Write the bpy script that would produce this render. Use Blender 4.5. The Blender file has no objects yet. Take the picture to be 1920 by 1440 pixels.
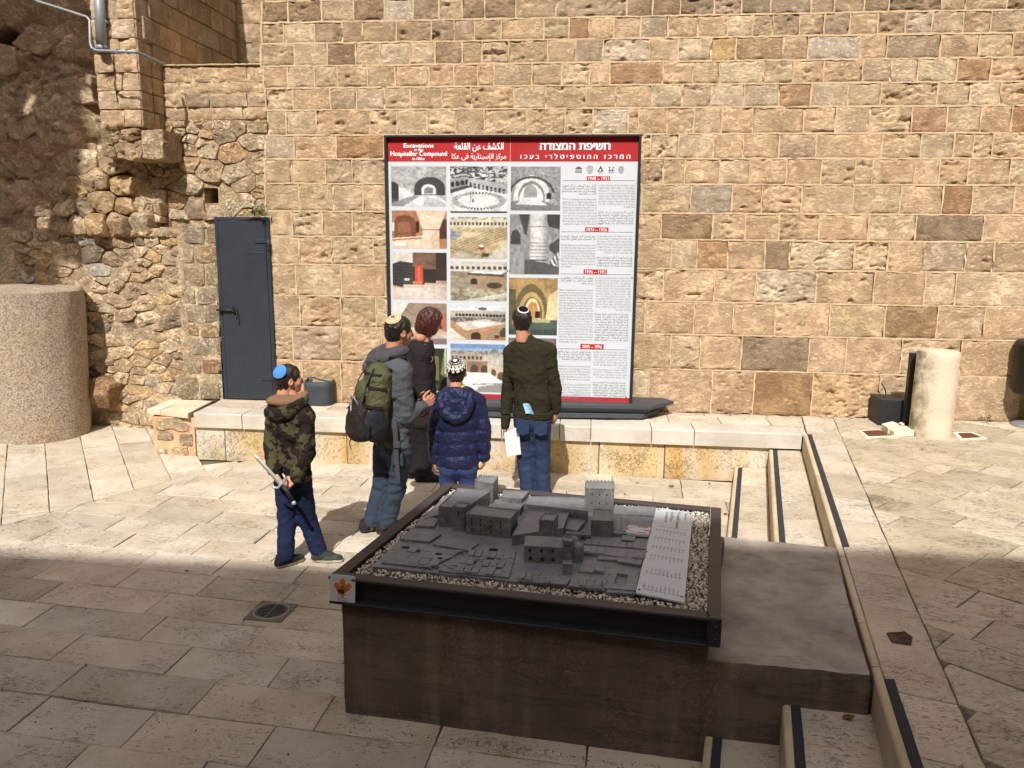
import bpy, math, random
import numpy as np
from mathutils import Vector, Matrix
random.seed(7)
SC = bpy.context.scene
COL = SC.collection
# ------------------------------------------------------------------ camera, world, sun, exposure
FPX, CXP, CYP, CAMH = 1480., 960., 720., 2.25
def _camrot(yh=443.2, s=0.0086, xv=-14500.):
    n = np.array([-s*FPX, FPX, -(yh-CYP)]); n /= np.linalg.norm(n); up = -n
    yv = yh+s*(xv-CXP)
    dx = -np.array([(xv-CXP)/FPX, (yv-CYP)/FPX, 1.]); dx /= np.linalg.norm(dx)
    return np.array([dx, np.cross(up, dx), up])
CR = _camrot()
CPOS = np.array([0., 0., CAMH])
cam = bpy.data.cameras.new('camera'); cam.sensor_width = 36; cam.lens = FPX/1920*36
cam.clip_start = .05; cam.clip_end = 3000
camo = bpy.data.objects.new('camera', cam); COL.objects.link(camo)
camo.matrix_world = Matrix([[CR[i][0], -CR[i][1], -CR[i][2], CPOS[i]] for i in range(3)]+[[0, 0, 0, 1]])
SC.camera = camo
SUN_EL, SUN_AZ = math.radians(47), math.radians(4)      # shadows run along +Y, 5 degrees towards +X
world = bpy.data.worlds.new('World'); SC.world = world; world.use_nodes = True
nt = world.node_tree; nt.nodes.clear()
sky = nt.nodes.new('ShaderNodeTexSky'); sky.sky_type = 'NISHITA'; sky.sun_disc = False
sky.air_density = .8; sky.dust_density = 6.; sky.ozone_density = .3
sky.sun_elevation = SUN_EL; sky.sun_rotation = math.radians(180)+SUN_AZ
bg = nt.nodes.new('ShaderNodeBackground'); bg.inputs[1].default_value = .09
wo = nt.nodes.new('ShaderNodeOutputWorld')
nt.links.new(sky.outputs[0], bg.inputs[0]); nt.links.new(bg.outputs[0], wo.inputs[0])
sun = bpy.data.lights.new('sun', 'SUN'); sun.energy = 4.35; sun.angle = math.radians(.53); sun.color = (1, .982, .95)
suno = bpy.data.objects.new('sun', sun); COL.objects.link(suno)
sd = Vector((math.sin(SUN_AZ)*math.cos(SUN_EL), math.cos(SUN_AZ)*math.cos(SUN_EL), -math.sin(SUN_EL)))
suno.rotation_euler = sd.to_track_quat('-Z', 'Y').to_euler(); suno.location = (-3, -20, 30)
vs = SC.view_settings; vs.view_transform = 'Standard'; vs.look = 'None'; vs.gamma = 1; vs.exposure = 0.15
vs.use_curve_mapping = False
SC.render.engine = 'CYCLES'; SC.cycles.max_bounces = 6; SC.cycles.use_denoising = True

# ------------------------------------------------------------------ geometry of the photograph: rays to planes of the place
def ray(px, py): return CR @ np.array([(px-CXP)/FPX, (py-CYP)/FPX, 1.])
def G(px, py, z=0.):
    d = ray(px, py); return CPOS+d*((z-CAMH)/d[2])
def W(px, py, y):
    d = ray(px, py); return CPOS+d*(y/d[1])
def WX(px, py, x):
    d = ray(px, py); return CPOS+d*(x/d[0])

# ------------------------------------------------------------------ noise
def _h(ix, iy, iz, seed):
    n = (ix*374761393+iy*668265263+iz*2147483647+seed*1274126177) & 0xffffffff
    n = ((n ^ (n >> 13))*1274126177) & 0xffffffff
    n = ((n ^ (n >> 16))*2246822519) & 0xffffffff
    return ((n ^ (n >> 15)) & 0xffffff)/float(0xffffff)
def vnoise(p, seed=0):
    p = np.asarray(p, float); i = np.floor(p).astype(np.int64); f = p-i; f = f*f*(3-2*f); r = 0
    for a in (0, 1):
        for b in (0, 1):
            for c in (0, 1):
                w = (f[..., 0] if a else 1-f[..., 0])*(f[..., 1] if b else 1-f[..., 1])*(f[..., 2] if c else 1-f[..., 2])
                r = r+w*_h(i[..., 0]+a, i[..., 1]+b, i[..., 2]+c, seed)
    return r
def fbm(p, octv=4, seed=0, gain=.5):
    p = np.asarray(p, float); s = 0; a = 1; t = 0
    for k in range(octv):
        s = s+a*vnoise(p*(2.03**k)+k*17.3, seed+k); t += a; a *= gain
    return s/t

# ------------------------------------------------------------------ objects
def tag(o, label=None, cat=None, group=None, kind=None):
    if label: o['label'] = label
    if cat: o['category'] = cat
    if group: o['group'] = group
    if kind: o['kind'] = kind
    return o
def empty(name, loc=(0, 0, 0), label=None, cat=None, group=None, kind=None):
    o = bpy.data.objects.new(name, None); COL.objects.link(o); o.location = loc; o.empty_display_size = .1
    return tag(o, label, cat, group, kind)
def mk(name, verts, faces, m, parent=None, smooth=False, col=None, midx=None, cols=None):
    """verts in world coordinates; parents are never rotated or scaled, so a child keeps world shape by its parent's location"""
    verts = np.asarray(verts, float)
    off = wloc(parent) if parent is not None else np.zeros(3)
    me = bpy.data.meshes.new(name)
    me.from_pydata((verts-off).tolist(), [], [list(map(int, f)) for f in faces])
    for mm in (m if isinstance(m, (list, tuple)) else [m]): me.materials.append(mm)
    if midx is not None: me.polygons.foreach_set('material_index', np.asarray(midx, np.int32))
    if smooth is True: me.polygons.foreach_set('use_smooth', np.ones(len(me.polygons), bool))
    elif smooth is not False: me.polygons.foreach_set('use_smooth', np.asarray(smooth, bool))
    if cols is not None:
        ca = me.color_attributes.new('Col', 'FLOAT_COLOR', 'CORNER')
        per = np.asarray(cols, np.float32); cnt = np.zeros(len(me.polygons), np.int32); me.polygons.foreach_get('loop_total', cnt)
        ca.data.foreach_set('color', np.repeat(np.c_[per, np.ones(len(per))], cnt, axis=0).ravel().astype(np.float32))
    me.update()
    o = bpy.data.objects.new(name, me); COL.objects.link(o)
    if parent is not None: o.parent = parent
    if col is not None: o.color = (col[0], col[1], col[2], 1)
    return o
def wloc(o):
    v = np.zeros(3)
    while o is not None:
        v = v+np.array(o.location); o = o.parent
    return v
class MB:
    """collects shapes, then links them as one mesh object"""
    def __init__(s): s.v = []; s.f = []; s.mi = []; s.sm = []; s.c = []
    def add(s, v, f, mi=0, sm=False, c=None):
        b = len(s.v); s.v += [tuple(map(float, x)) for x in v]
        for q in f:
            s.f.append([b+int(i) for i in q]); s.mi.append(mi); s.sm.append(sm)
            if c is not None: s.c.append(c)
        return s
    def build(s, name, m, parent=None, col=None):
        return mk(name, s.v, s.f, m, parent, s.sm, col, s.mi, s.c if len(s.c) == len(s.f) and s.c else None)
def S(srgb):
    out = []
    for c in srgb:
        c = c/255.; out.append(c/12.92 if c <= .04045 else ((c+.055)/1.055)**2.4)
    return tuple(out)

def chamfer_box(c, h, b=.004, ux=(1, 0, 0), uy=(0, 1, 0), uz=(0, 0, 1)):
    """box with chamfered edges: centre c, half sizes h, axes"""
    c = np.array(c, float); U = [np.array(u, float) for u in (ux, uy, uz)]; b = min(b, min(h)*.49)
    V = []; idx = {}
    for sx in (-1, 1):
        for sy in (-1, 1):
            for sz in (-1, 1):
                sg = (sx, sy, sz)
                for ax in range(3):
                    d = [(h[k]-(0 if k == ax else b))*sg[k] for k in range(3)]
                    idx[(sg, ax)] = len(V); V.append(c+sum(d[k]*U[k] for k in range(3)))
    F = []
    for ax in range(3):
        o1, o2 = [k for k in range(3) if k != ax]
        for s in (-1, 1):
            q = []
            for a, e in ((-1, -1), (1, -1), (1, 1), (-1, 1)):
                sg = [0, 0, 0]; sg[ax] = s; sg[o1] = a; sg[o2] = e; q.append(idx[(tuple(sg), ax)])
            F.append(q)
        for a in (-1, 1):
            for e in (-1, 1):
                s1 = [0, 0, 0]; s2 = [0, 0, 0]; s1[o1] = s2[o1] = a; s1[o2] = s2[o2] = e; s1[ax] = -1; s2[ax] = 1
                s1 = tuple(s1); s2 = tuple(s2); F.append([idx[(s1, o1)], idx[(s2, o1)], idx[(s2, o2)], idx[(s1, o2)]])
    for sx in (-1, 1):
        for sy in (-1, 1):
            for sz in (-1, 1): F.append([idx[((sx, sy, sz), a)] for a in range(3)])
    # orient outwards
    F2 = []
    for f in F:
        p = np.array([V[i] for i in f]); n = np.cross(p[1]-p[0], p[2]-p[0])
        F2.append(f if np.dot(n, p.mean(0)-c) > 0 else f[::-1])
    return V, F2
def box(mb, x0, x1, y0, y1, z0, z1, b=.003, mi=0):
    v, f = chamfer_box(((x0+x1)/2, (y0+y1)/2, (z0+z1)/2), ((x1-x0)/2, (y1-y0)/2, (z1-z0)/2), b); mb.add(v, f, mi); return mb
def obox(mb, a, b, w, h, bev=.003, mi=0, up=(0, 0, 1)):
    """bar from a to b, width w across, height h along up"""
    a = np.array(a, float); b = np.array(b, float); d = b-a; L = np.linalg.norm(d); d /= L
    up = np.array(up, float); sx = np.cross(d, up); sx /= np.linalg.norm(sx); up = np.cross(sx, d)
    v, f = chamfer_box((a+b)/2, (w/2, L/2, h/2), bev, sx, d, up); mb.add(v, f, mi); return mb
def prism(mb, poly, z0, z1, mi=0, bev=0., zb=None):
    """vertical prism over polygon (counter-clockwise or not), optional top chamfer"""
    p = np.array([q[:2] for q in poly], float)
    a = sum(p[i][0]*p[(i+1) % len(p)][1]-p[(i+1) % len(p)][0]*p[i][1] for i in range(len(p)))
    if a < 0: p = p[::-1]
    n = len(p); V = [(x, y, z0) for x, y in p]; F = [list(range(n))[::-1]]
    rings = [list(range(n))]
    if bev > 0:
        V += [(x, y, z1-bev) for x, y in p]; rings.append(list(range(n, 2*n)))
        q = inset(p, bev)
        V += [(x, y, z1) for x, y in q]; rings.append(list(range(2*n, 3*n)))
    else:
        V += [(x, y, z1) for x, y in p]; rings.append(list(range(n, 2*n)))
    for r0, r1 in zip(rings, rings[1:]):
        for i in range(n): F.append([r0[i], r0[(i+1) % n], r1[(i+1) % n], r1[i]])
    F.append(rings[-1]); mb.add(V, F, mi); return mb
def inset(p, d):
    """inset a convex counter-clockwise polygon by d"""
    p = np.array(p, float); n = len(p); out = []
    for i in range(n):
        a, b, c = p[i-1], p[i], p[(i+1) % n]
        e1 = (b-a)/max(1e-9, np.linalg.norm(b-a)); e2 = (c-b)/max(1e-9, np.linalg.norm(c-b))
        n1 = np.array([-e1[1], e1[0]]); n2 = np.array([-e2[1], e2[0]]); k = 1+np.dot(n1, n2)
        out.append(b+d*(n1+n2)/max(k, .35))
    return np.array(out)
def clip(poly, px, py, nx, ny):
    """keep the part of a polygon where (p-(px,py)).(nx,ny) >= 0"""
    out = []; n = len(poly)
    for i in range(n):
        a = poly[i]; b = poly[(i+1) % n]
        da = (a[0]-px)*nx+(a[1]-py)*ny; db = (b[0]-px)*nx+(b[1]-py)*ny
        if da >= 0: out.append(a)
        if da*db < 0: t = da/(da-db); out.append((a[0]+t*(b[0]-a[0]), a[1]+t*(b[1]-a[1])))
    return out
def area(p): return .5*abs(sum(p[i][0]*p[(i+1) % len(p)][1]-p[(i+1) % len(p)][0]*p[i][1] for i in range(len(p))))
def lathe(mb, c, prof, seg=32, mi=0, sm=True, noise=0., seed=0, cap=True, a0=0, a1=2*math.pi):
    """prof: list of (r, z)"""
    V = []; F = []; n = len(prof)
    for r, z in prof:
        for k in range(seg):
            a = a0+(a1-a0)*k/seg; V.append((c[0]+r*math.cos(a), c[1]+r*math.sin(a), c[2]+z))
    if noise:
        V = np.array(V); d = (fbm(V*6, 3, seed)-.5)*noise; ctr = np.array([c[0], c[1], 0]); rad = (V-ctr)*[1, 1, 0]
        V = V+rad/np.maximum(1e-6, np.linalg.norm(rad, axis=1))[:, None]*d[:, None]; V = [tuple(v) for v in V]
    for i in range(n-1):
        for k in range(seg): F.append([i*seg+k, i*seg+(k+1) % seg, (i+1)*seg+(k+1) % seg, (i+1)*seg+k])
    mb.add(V, F, mi, sm)
    if cap:
        mb.add(V[(n-1)*seg:], [list(range(seg))], mi, False); mb.add(V[:seg], [list(range(seg))[::-1]], mi, False)
    return mb
def tube(mb, pts, r, seg=8, mi=0, sm=True, cap=True):
    P = [np.array(p, float) for p in pts]; n = len(P); V = []; F = []
    rs = r if isinstance(r, (list, tuple)) else [r]*n
    t0 = P[1]-P[0]; ref = np.array([0, 0, 1.]) if abs(t0[2]) < .9*np.linalg.norm(t0) else np.array([1., 0, 0])
    for i in range(n):
        t = P[min(i+1, n-1)]-P[max(i-1, 0)]; t /= max(1e-9, np.linalg.norm(t))
        s = np.cross(t, ref); s /= max(1e-9, np.linalg.norm(s)); u = np.cross(s, t); ref = u
        for k in range(seg):
            a = 2*math.pi*k/seg; V.append(P[i]+rs[i]*(math.cos(a)*s+math.sin(a)*u))
    for i in range(n-1):
        for k in range(seg): F.append([i*seg+k, i*seg+(k+1) % seg, (i+1)*seg+(k+1) % seg, (i+1)*seg+k])
    if cap: F.append(list(range(seg))[::-1]); F.append([(n-1)*seg+k for k in range(seg)])
    mb.add(V, F, mi, sm); return mb
def ribbon(mb, pts, w, t, side, mi=0):
    """flat strap along pts: width w along 'side', thickness t"""
    P = [np.array(p, float) for p in pts]; n = len(P); V = []; F = []; side = np.array(side, float)
    for i in range(n):
        d = P[min(i+1, n-1)]-P[max(i-1, 0)]; d /= max(1e-9, np.linalg.norm(d))
        s = side-d*np.dot(side, d); s /= max(1e-9, np.linalg.norm(s)); nn = np.cross(d, s)
        for a, b in ((-1, -1), (1, -1), (1, 1), (-1, 1)): V.append(P[i]+s*a*w/2+nn*b*t/2)
    for i in range(n-1):
        for k in range(4): F.append([i*4+k, i*4+(k+1) % 4, (i+1)*4+(k+1) % 4, (i+1)*4+k])
    F += [[3, 2, 1, 0], [(n-1)*4+k for k in range(4)]]; mb.add(V, F, mi, False); return mb

# ------------------------------------------------------------------ materials
class N:
    def __init__(s, name):
        s.m = bpy.data.materials.new(name); s.m.use_nodes = True; s.t = s.m.node_tree; s.t.nodes.clear()
        s.o = s.t.nodes.new('ShaderNodeOutputMaterial'); s.b = s.t.nodes.new('ShaderNodeBsdfPrincipled')
        s.t.links.new(s.b.outputs[0], s.o.inputs[0])
    def n(s, typ, **kw):
        d = s.t.nodes.new('ShaderNode'+typ)
        for k, v in kw.items(): setattr(d, k, v)
        return d
    def l(s, a, b): s.t.links.new(a, b)
    def setin(s, node, key, v):
        i = node.inputs[key]
        if hasattr(v, 'is_output') or isinstance(v, bpy.types.NodeSocket): s.l(v, i)
        elif isinstance(v, (tuple, list)) and len(v) == 3 and i.type == 'RGBA': i.default_value = (*v, 1)
        else: i.default_value = v
    def pos(s, scale=1., rnd=True, obj=False):
        if obj: p = s.n('TexCoord').outputs['Object']
        else: p = s.n('NewGeometry').outputs['Position']
        if rnd:
            oi = s.n('ObjectInfo'); a = s.n('VectorMath', operation='MULTIPLY_ADD')
            s.l(p, a.inputs[0]); a.inputs[1].default_value = (1, 1, 1)
            k = s.n('VectorMath', operation='SCALE'); k.inputs[0].default_value = (37, 51, 23); s.l(oi.outputs['Random'], k.inputs['Scale'])
            s.l(k.outputs[0], a.inputs[2]); p = a.outputs[0]
        mp = s.n('Mapping'); s.l(p, mp.inputs[0])
        mp.inputs['Scale'].default_value = scale if isinstance(scale, (tuple, list)) else (scale,)*3
        return mp.outputs[0]
    def noise(s, vec, scale=5., detail=5., rough=.55, dist=0.):
        x = s.n('TexNoise'); s.l(vec, x.inputs['Vector']); x.inputs['Scale'].default_value = scale
        x.inputs['Detail'].default_value = detail; x.inputs['Roughness'].default_value = rough; x.inputs['Distortion'].default_value = dist
        return x.outputs[0]
    def voro(s, vec, scale=5., feature='F1', out='Distance', rand=1.):
        x = s.n('TexVoronoi'); x.feature = feature; s.l(vec, x.inputs['Vector']); x.inputs['Scale'].default_value = scale
        x.inputs['Randomness'].default_value = rand
        return x.outputs[out]
    def ramp(s, fac, stops):
        r = s.n('ValToRGB'); s.l(fac, r.inputs[0]); e = r.color_ramp.elements
        while len(e) < len(stops): e.new(.5)
        for i, (p, c) in enumerate(stops):
            e[i].position = p; e[i].color = (c, c, c, 1) if isinstance(c, (int, float)) else (*c, 1)
        return r.outputs[0]
    def mix(s, fac, a, b, mode='MIX'):
        x = s.n('Mix', data_type='RGBA', blend_type=mode)
        s.setin(x, 0, fac); s.setin(x, 6, a); s.setin(x, 7, b); return x.outputs[2]
    def math(s, op, a, b=0., c=None):
        x = s.n('Math', operation=op); s.setin(x, 0, a); s.setin(x, 1, b)
        if c is not None: s.setin(x, 2, c)
        return x.outputs[0]
    def bump(s, h, strength=.5, dist=.01, normal=None):
        x = s.n('Bump'); x.inputs['Strength'].default_value = strength; x.inputs['Distance'].default_value = dist
        s.l(h, x.inputs['Height'])
        if normal is not None: s.l(normal, x.inputs['Normal'])
        return x.outputs[0]
    def ocol(s): return s.n('ObjectInfo').outputs['Color']
    def fin(s, col, rough=.9, nor=None, metal=0., spec=.3):
        s.setin(s.b, 'Base Color', col); s.setin(s.b, 'Roughness', rough); s.b.inputs['Metallic'].default_value = metal
        s.b.inputs['Specular IOR Level'].default_value = spec
        if nor is not None: s.l(nor, s.b.inputs['Normal'])
        return s.m

def mat_block(name, pit=.55, sz=1., use_ocol=True, base=(.4, .3, .2), bstr=.9, streak=(1, 1, 2.6), pit_dark=.55, rnd=True):
    n = N(name); p = n.pos((streak[0]*sz, streak[1]*sz, streak[2]*sz), rnd); q = n.pos(sz, rnd)
    c = n.ocol() if use_ocol else None
    if c is None: c = n.n('RGB').outputs[0]; c.default_value = (*base, 1)
    big = n.noise(q, 3.2, 4, .6); c = n.mix(n.ramp(big, [(.3, 0.), (.7, 1.)]), n.mix(1., c, (.84, .80, .75), 'MULTIPLY'), n.mix(1., c, (1.12, 1.11, 1.10), 'MULTIPLY'))
    med = n.noise(q, 9, 5, .65); c = n.mix(n.math('MULTIPLY', n.ramp(med, [(.54, 0.), (.74, 1.)]), .38), c, n.mix(1., c, (1.04, .88, .70), 'MULTIPLY'))
    wv = n.noise(p, 13, 6, .70, 1.2); gro = n.math('ABSOLUTE', n.math('SUBTRACT', wv, .5)); gro = n.ramp(gro, [(.01, 0.), (.065, 1.)])
    patch = n.ramp(n.noise(q, 6., 3, .55), [(.38, .1), (.58, 1.)]); gro = n.math('SUBTRACT', 1., n.math('MULTIPLY', n.math('SUBTRACT', 1., gro), patch))
    f1 = n.noise(p, 30, 6, .68, .6); pits = n.math('MULTIPLY', n.ramp(f1, [(.37, 0.), (.46, 1.)]), gro)
    f2 = n.noise(p, 75, 4, .72)
    cav = n.voro(p, 16, 'SMOOTH_F1') if False else n.noise(p, 12, 3, .6, 1.2)
    cavr = n.ramp(cav, [(.25, 0.), (.38, 1.)])
    c = n.mix(n.math('MULTIPLY', n.math('SUBTRACT', 1., pits), pit_dark), c, n.mix(1., c, (.44, .34, .25), 'MULTIPLY'))  # shade and dirt of pits and grooves painted into the colour
    c = n.mix(n.math('MULTIPLY', n.ramp(f2, [(.34, 1.), (.5, 0.)]), .28), c, n.mix(1., c, (.5, .43, .36), 'MULTIPLY'))
    h = n.math('ADD', n.math('MULTIPLY', pits, .7), n.math('ADD', n.math('MULTIPLY', f2, .55), n.math('MULTIPLY', cavr, .6)))
    return n.fin(c, .93, n.bump(h, bstr, .016*1/sz if sz > 1 else .016), spec=.15)
def mat_tooled(name, base=None, scale=95., strength=.6, pit_dark=.4, stain=None, worn=0.):
    """dressed limestone with tooling dimples and small dark pits"""
    n = N(name); q = n.pos(1., True)
    if base is None: c = n.ocol()
    else: c = n.n('RGB').outputs[0]; c.default_value = (*base, 1)
    big = n.noise(q, 2.6, 5, .6); c = n.mix(n.ramp(big, [(.32, 0.), (.68, 1.)]), n.mix(1., c, (.84, .79, .70), 'MULTIPLY'), n.mix(1., c, (1.08, 1.06, 1.02), 'MULTIPLY'))
    p2 = n.pos((1., 2.2, 1.), True)
    pit = n.noise(p2, scale*.34, 6, .72, 1.2); patch = n.noise(q, 3.6, 4, .6)
    thr = n.math('MULTIPLY_ADD', patch, .36, .255)
    pm = n.math('SUBTRACT', thr, pit); pm = n.ramp(n.math('MULTIPLY', pm, 14.), [(0., 0.), (1., 1.)])
    c = n.mix(n.math('MULTIPLY', pm, pit_dark), c, n.mix(1., c, (.32, .26, .21), 'MULTIPLY'))
    fine = n.noise(q, scale, 3, .6)
    if worn:
        wn = n.noise(n.pos((1., 2.4, 1.), True), 7., 6, .72, 1.5); c = n.mix(n.math('MULTIPLY', n.ramp(wn, [(.50, 0.), (.62, 1.)]), worn), c, n.mix(1., c, (.50, .48, .46), 'MULTIPLY'))
    st = n.noise(n.pos(1., False), 1.1, 5, .65); c = n.mix(n.math('MULTIPLY', n.ramp(st, [(.5, 0.), (.72, 1.)]), .32), c, n.mix(1., c, (.72, .64, .55), 'MULTIPLY'))
    if stain:
        s2 = n.noise(n.pos((1, 1, .25), False), 2.4, 3, .5, .3); c = n.mix(n.ramp(s2, [(.42, 0.), (.6, .9)]), c, stain)
    h = n.math('SUBTRACT', n.math('MULTIPLY', fine, .5), n.math('MULTIPLY', pm, .8))
    return n.fin(c, .85, n.bump(h, strength, .008), spec=.25)
def mat_plain(name, base, rough=.6, metal=0., nscale=20., var=.15, bump=.1, spec=.4, bd=.002, fine=0.):
    n = N(name); q = n.pos(1., False, True); z = n.noise(q, nscale, 4, .6)
    c = n.mix(z, tuple(x*(1-var) for x in base), tuple(x*(1+var) for x in base))
    r = n.math('MULTIPLY_ADD', z, .2, rough-.1)
    return n.fin(c, r, n.bump(n.noise(q, nscale*6, 3), bump, bd) if bump else None, metal, spec)
def mat_cloth(name, base, weave=260., fold=.35, rough=.9, var=.12, sheen=.0, fs=9.):
    n = N(name); q = n.pos(1., False, True)
    z = n.noise(q, 7, 4, .6); c = n.mix(z, tuple(x*(1-var) for x in base), tuple(x*(1+var) for x in base))
    w = n.noise(q, weave, 2); f = n.noise(q, fs, 3, .5, 1.5)
    c = n.mix(n.math('MULTIPLY', w, .25), c, n.mix(1., c, (.7, .7, .7), 'MULTIPLY'))
    b1 = n.bump(w, .25, .002); b2 = n.bump(f, fold, .03, b1)
    return n.fin(c, rough, b2, spec=.15)
def mat_print(name='print_ink', rough=.45):
    n = N(name); a = n.n('Attribute'); a.attribute_name = 'Col'
    q = n.pos(1., False, True); z = n.noise(q, 3., 3)
    return n.fin(n.mix(n.math('MULTIPLY', z, .06), a.outputs[0], (.5, .48, .45)), rough, spec=.25)
# ================================================================== THE SETTING
ZP = .48                                   # level of the platform and of the upper court
YW = 8.08                                  # face of the tall wall
M_stone = mat_block('weathered_sandstone', pit_dark=.42, bstr=.75)
M_stone_soft = mat_block('soft_sandstone', pit=.4, bstr=.7)
M_rubble = mat_block('rubble_stone', pit=.5, streak=(1, 1, 1.3), bstr=.9)
def mat_mortar():
    n = N('joint_mortar'); q = n.pos(1., False); z = n.noise(q, 2.3, 5, .62); c = n.mix(n.ramp(z, [(.36, 0.), (.64, 1.)]), desat(S((196, 164, 122)), .14, 1.25), desat(S((208, 182, 144)), .12, 1.1))
    z2 = n.noise(q, 1.1, 4, .6); c = n.mix(n.ramp(z2, [(.64, 0.), (.74, .6)]), c, S((226, 220, 208))); f = n.noise(q, 60, 5, .7); c = n.mix(n.math('MULTIPLY', n.ramp(f, [(.32, 1.), (.5, 0.)]), .5), c, n.mix(1., c, (.45, .36, .28), 'MULTIPLY'))
    return n.fin(c, .95, n.bump(f, .8, .01), spec=.1)
def desat(c, s_=.22, k=1.):
    l = .3*c[0]+.59*c[1]+.11*c[2]; c = [(v*(1-s_)+l*s_)*k for v in c]; q = min(1., .78/max(c)); return tuple(v*q for v in c)
M_bed = mat_mortar()
M_mortar = mat_block('lime_mortar', pit=.35, streak=(1, 1, 1), bstr=.5, pit_dark=.2)
M_mortar_rough = mat_block('earthy_mortar', pit=.6, streak=(1, 1, 1.6), bstr=1., pit_dark=.34)
M_slab = mat_tooled('paving_limestone', pit_dark=.6)
M_coping = mat_tooled('white_limestone', None, 60, .25, .12)
M_face = mat_tooled('yellow_tooled_stone', None, 130, 1., .14, stain=(.66, .62, .52))
M_joint = mat_plain('joint_dirt', (.16, .125, .09), .95, 0, 30, .3, .5, .1)
rr = random.Random(11)

def grid_stone(name, x0, x1, z0, z1, y, parent, colr, amp=.012, cell=.018, thick=.10, seed=0, m=None, pitk=1., edge=.010, holes=None):
    """squared block whose weathered front is a real relief; front plane at y facing -Y"""
    w = x1-x0; h = z1-z0; nx = max(4, int(w/cell)); nz = max(4, int(h/cell))
    u = np.linspace(0, 1, nx+1); v = np.linspace(0, 1, nz+1); U, V = np.meshgrid(u, v)
    X = x0+U*w; Z = z0+V*h
    k = seed*3.7
    jx = (fbm(np.stack([X*0+k, Z*9, Z*0], -1), 3, seed)-.5)*.018; jz = (fbm(np.stack([X*7, Z*0+k, Z*0], -1), 3, seed+5)-.5)*.016
    X = X+jx*np.abs(2*U-1); Z = Z+jz*np.abs(2*V-1)
    P = np.stack([X*5.5, Z*11, Z*0+k], -1)
    d = (fbm(P, 4, seed)-.5)*2*amp
    n2 = fbm(np.stack([X*24, Z*46, Z*0+k+9], -1), 3, seed+2); d = d-np.clip(n2-.52, 0, 1)*.075*pitk
    n3 = fbm(np.stack([X*9, Z*20, Z*0+k+4], -1), 3, seed+8); d = d-np.clip(n3-.66, 0, 1)*.30*pitk
    e = np.minimum(np.minimum(U*w, (1-U)*w), np.minimum(V*h, (1-V)*h)); en = fbm(np.stack([X*13, Z*13, Z*0+k+2], -1), 3, seed+4); ew = .006+.05*np.clip(en-.42, 0, 1)*2; d = d-np.clip(1-e/ew, 0, 1)**1.5*(edge*.4+.03*np.clip(en-.42, 0, 1)*2)
    d = np.maximum(d, -.04)
    Y = y-d
    n = nx+1; ids = np.arange(n*(nz+1)).reshape(nz+1, n)
    vs_ = np.stack([X, Y, Z], -1).reshape(-1, 3)
    F = [(a, b, c, dd) for a, b, c, dd in zip(ids[:-1, :-1].ravel(), ids[:-1, 1:].ravel(), ids[1:, 1:].ravel(), ids[1:, :-1].ravel())]
    sm = [True]*len(F)
    loop = list(ids[0, :])+list(ids[1:, -1])+list(ids[-1, -2::-1])+list(ids[-2:0:-1, 0])
    b = len(vs_); L = len(loop); front = vs_[loop]; back = front.copy(); back[:, 1] = y+thick
    vs_ = np.concatenate([vs_, front, back])
    for i in range(L): F.append((b+i, b+L+i, b+L+(i+1) % L, b+(i+1) % L)); sm.append(False)
    return mk(name, vs_, F, m or M_stone, parent, sm, colr)

# ---- palette of the tall wall (albedo)
PAL = [S(c) for c in [(186, 156, 114), (194, 164, 120), (178, 144, 100), (201, 175, 134), (168, 138, 100), (190, 154, 104),
                      (182, 158, 122), (196, 158, 108), (206, 184, 148), (172, 148, 116), (186, 150, 104), (176, 146, 106)]]
def desat(c, s_=.22, k=1.):
    l = .3*c[0]+.59*c[1]+.11*c[2]; c = [(v*(1-s_)+l*s_)*k for v in c]; q = min(1., .78/max(c)); return tuple(v*q for v in c)
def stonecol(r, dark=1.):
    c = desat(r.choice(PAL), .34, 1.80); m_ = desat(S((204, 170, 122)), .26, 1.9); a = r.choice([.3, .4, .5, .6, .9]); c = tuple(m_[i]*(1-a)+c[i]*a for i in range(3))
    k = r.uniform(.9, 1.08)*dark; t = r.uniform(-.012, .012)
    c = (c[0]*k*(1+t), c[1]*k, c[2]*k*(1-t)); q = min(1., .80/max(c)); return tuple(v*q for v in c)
rowpx = [-62, -18, 25, 67, 112, 156, 200, 250, 297, 346, 401, 451, 507, 569, 631, 698, 788]
rowz = [float(W(1488, y, YW)[2]) for y in rowpx]; rowz[-1] = .47
def z4(v): return 1180+v/2.595
def z3(v): return 480+v/2.667
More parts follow.
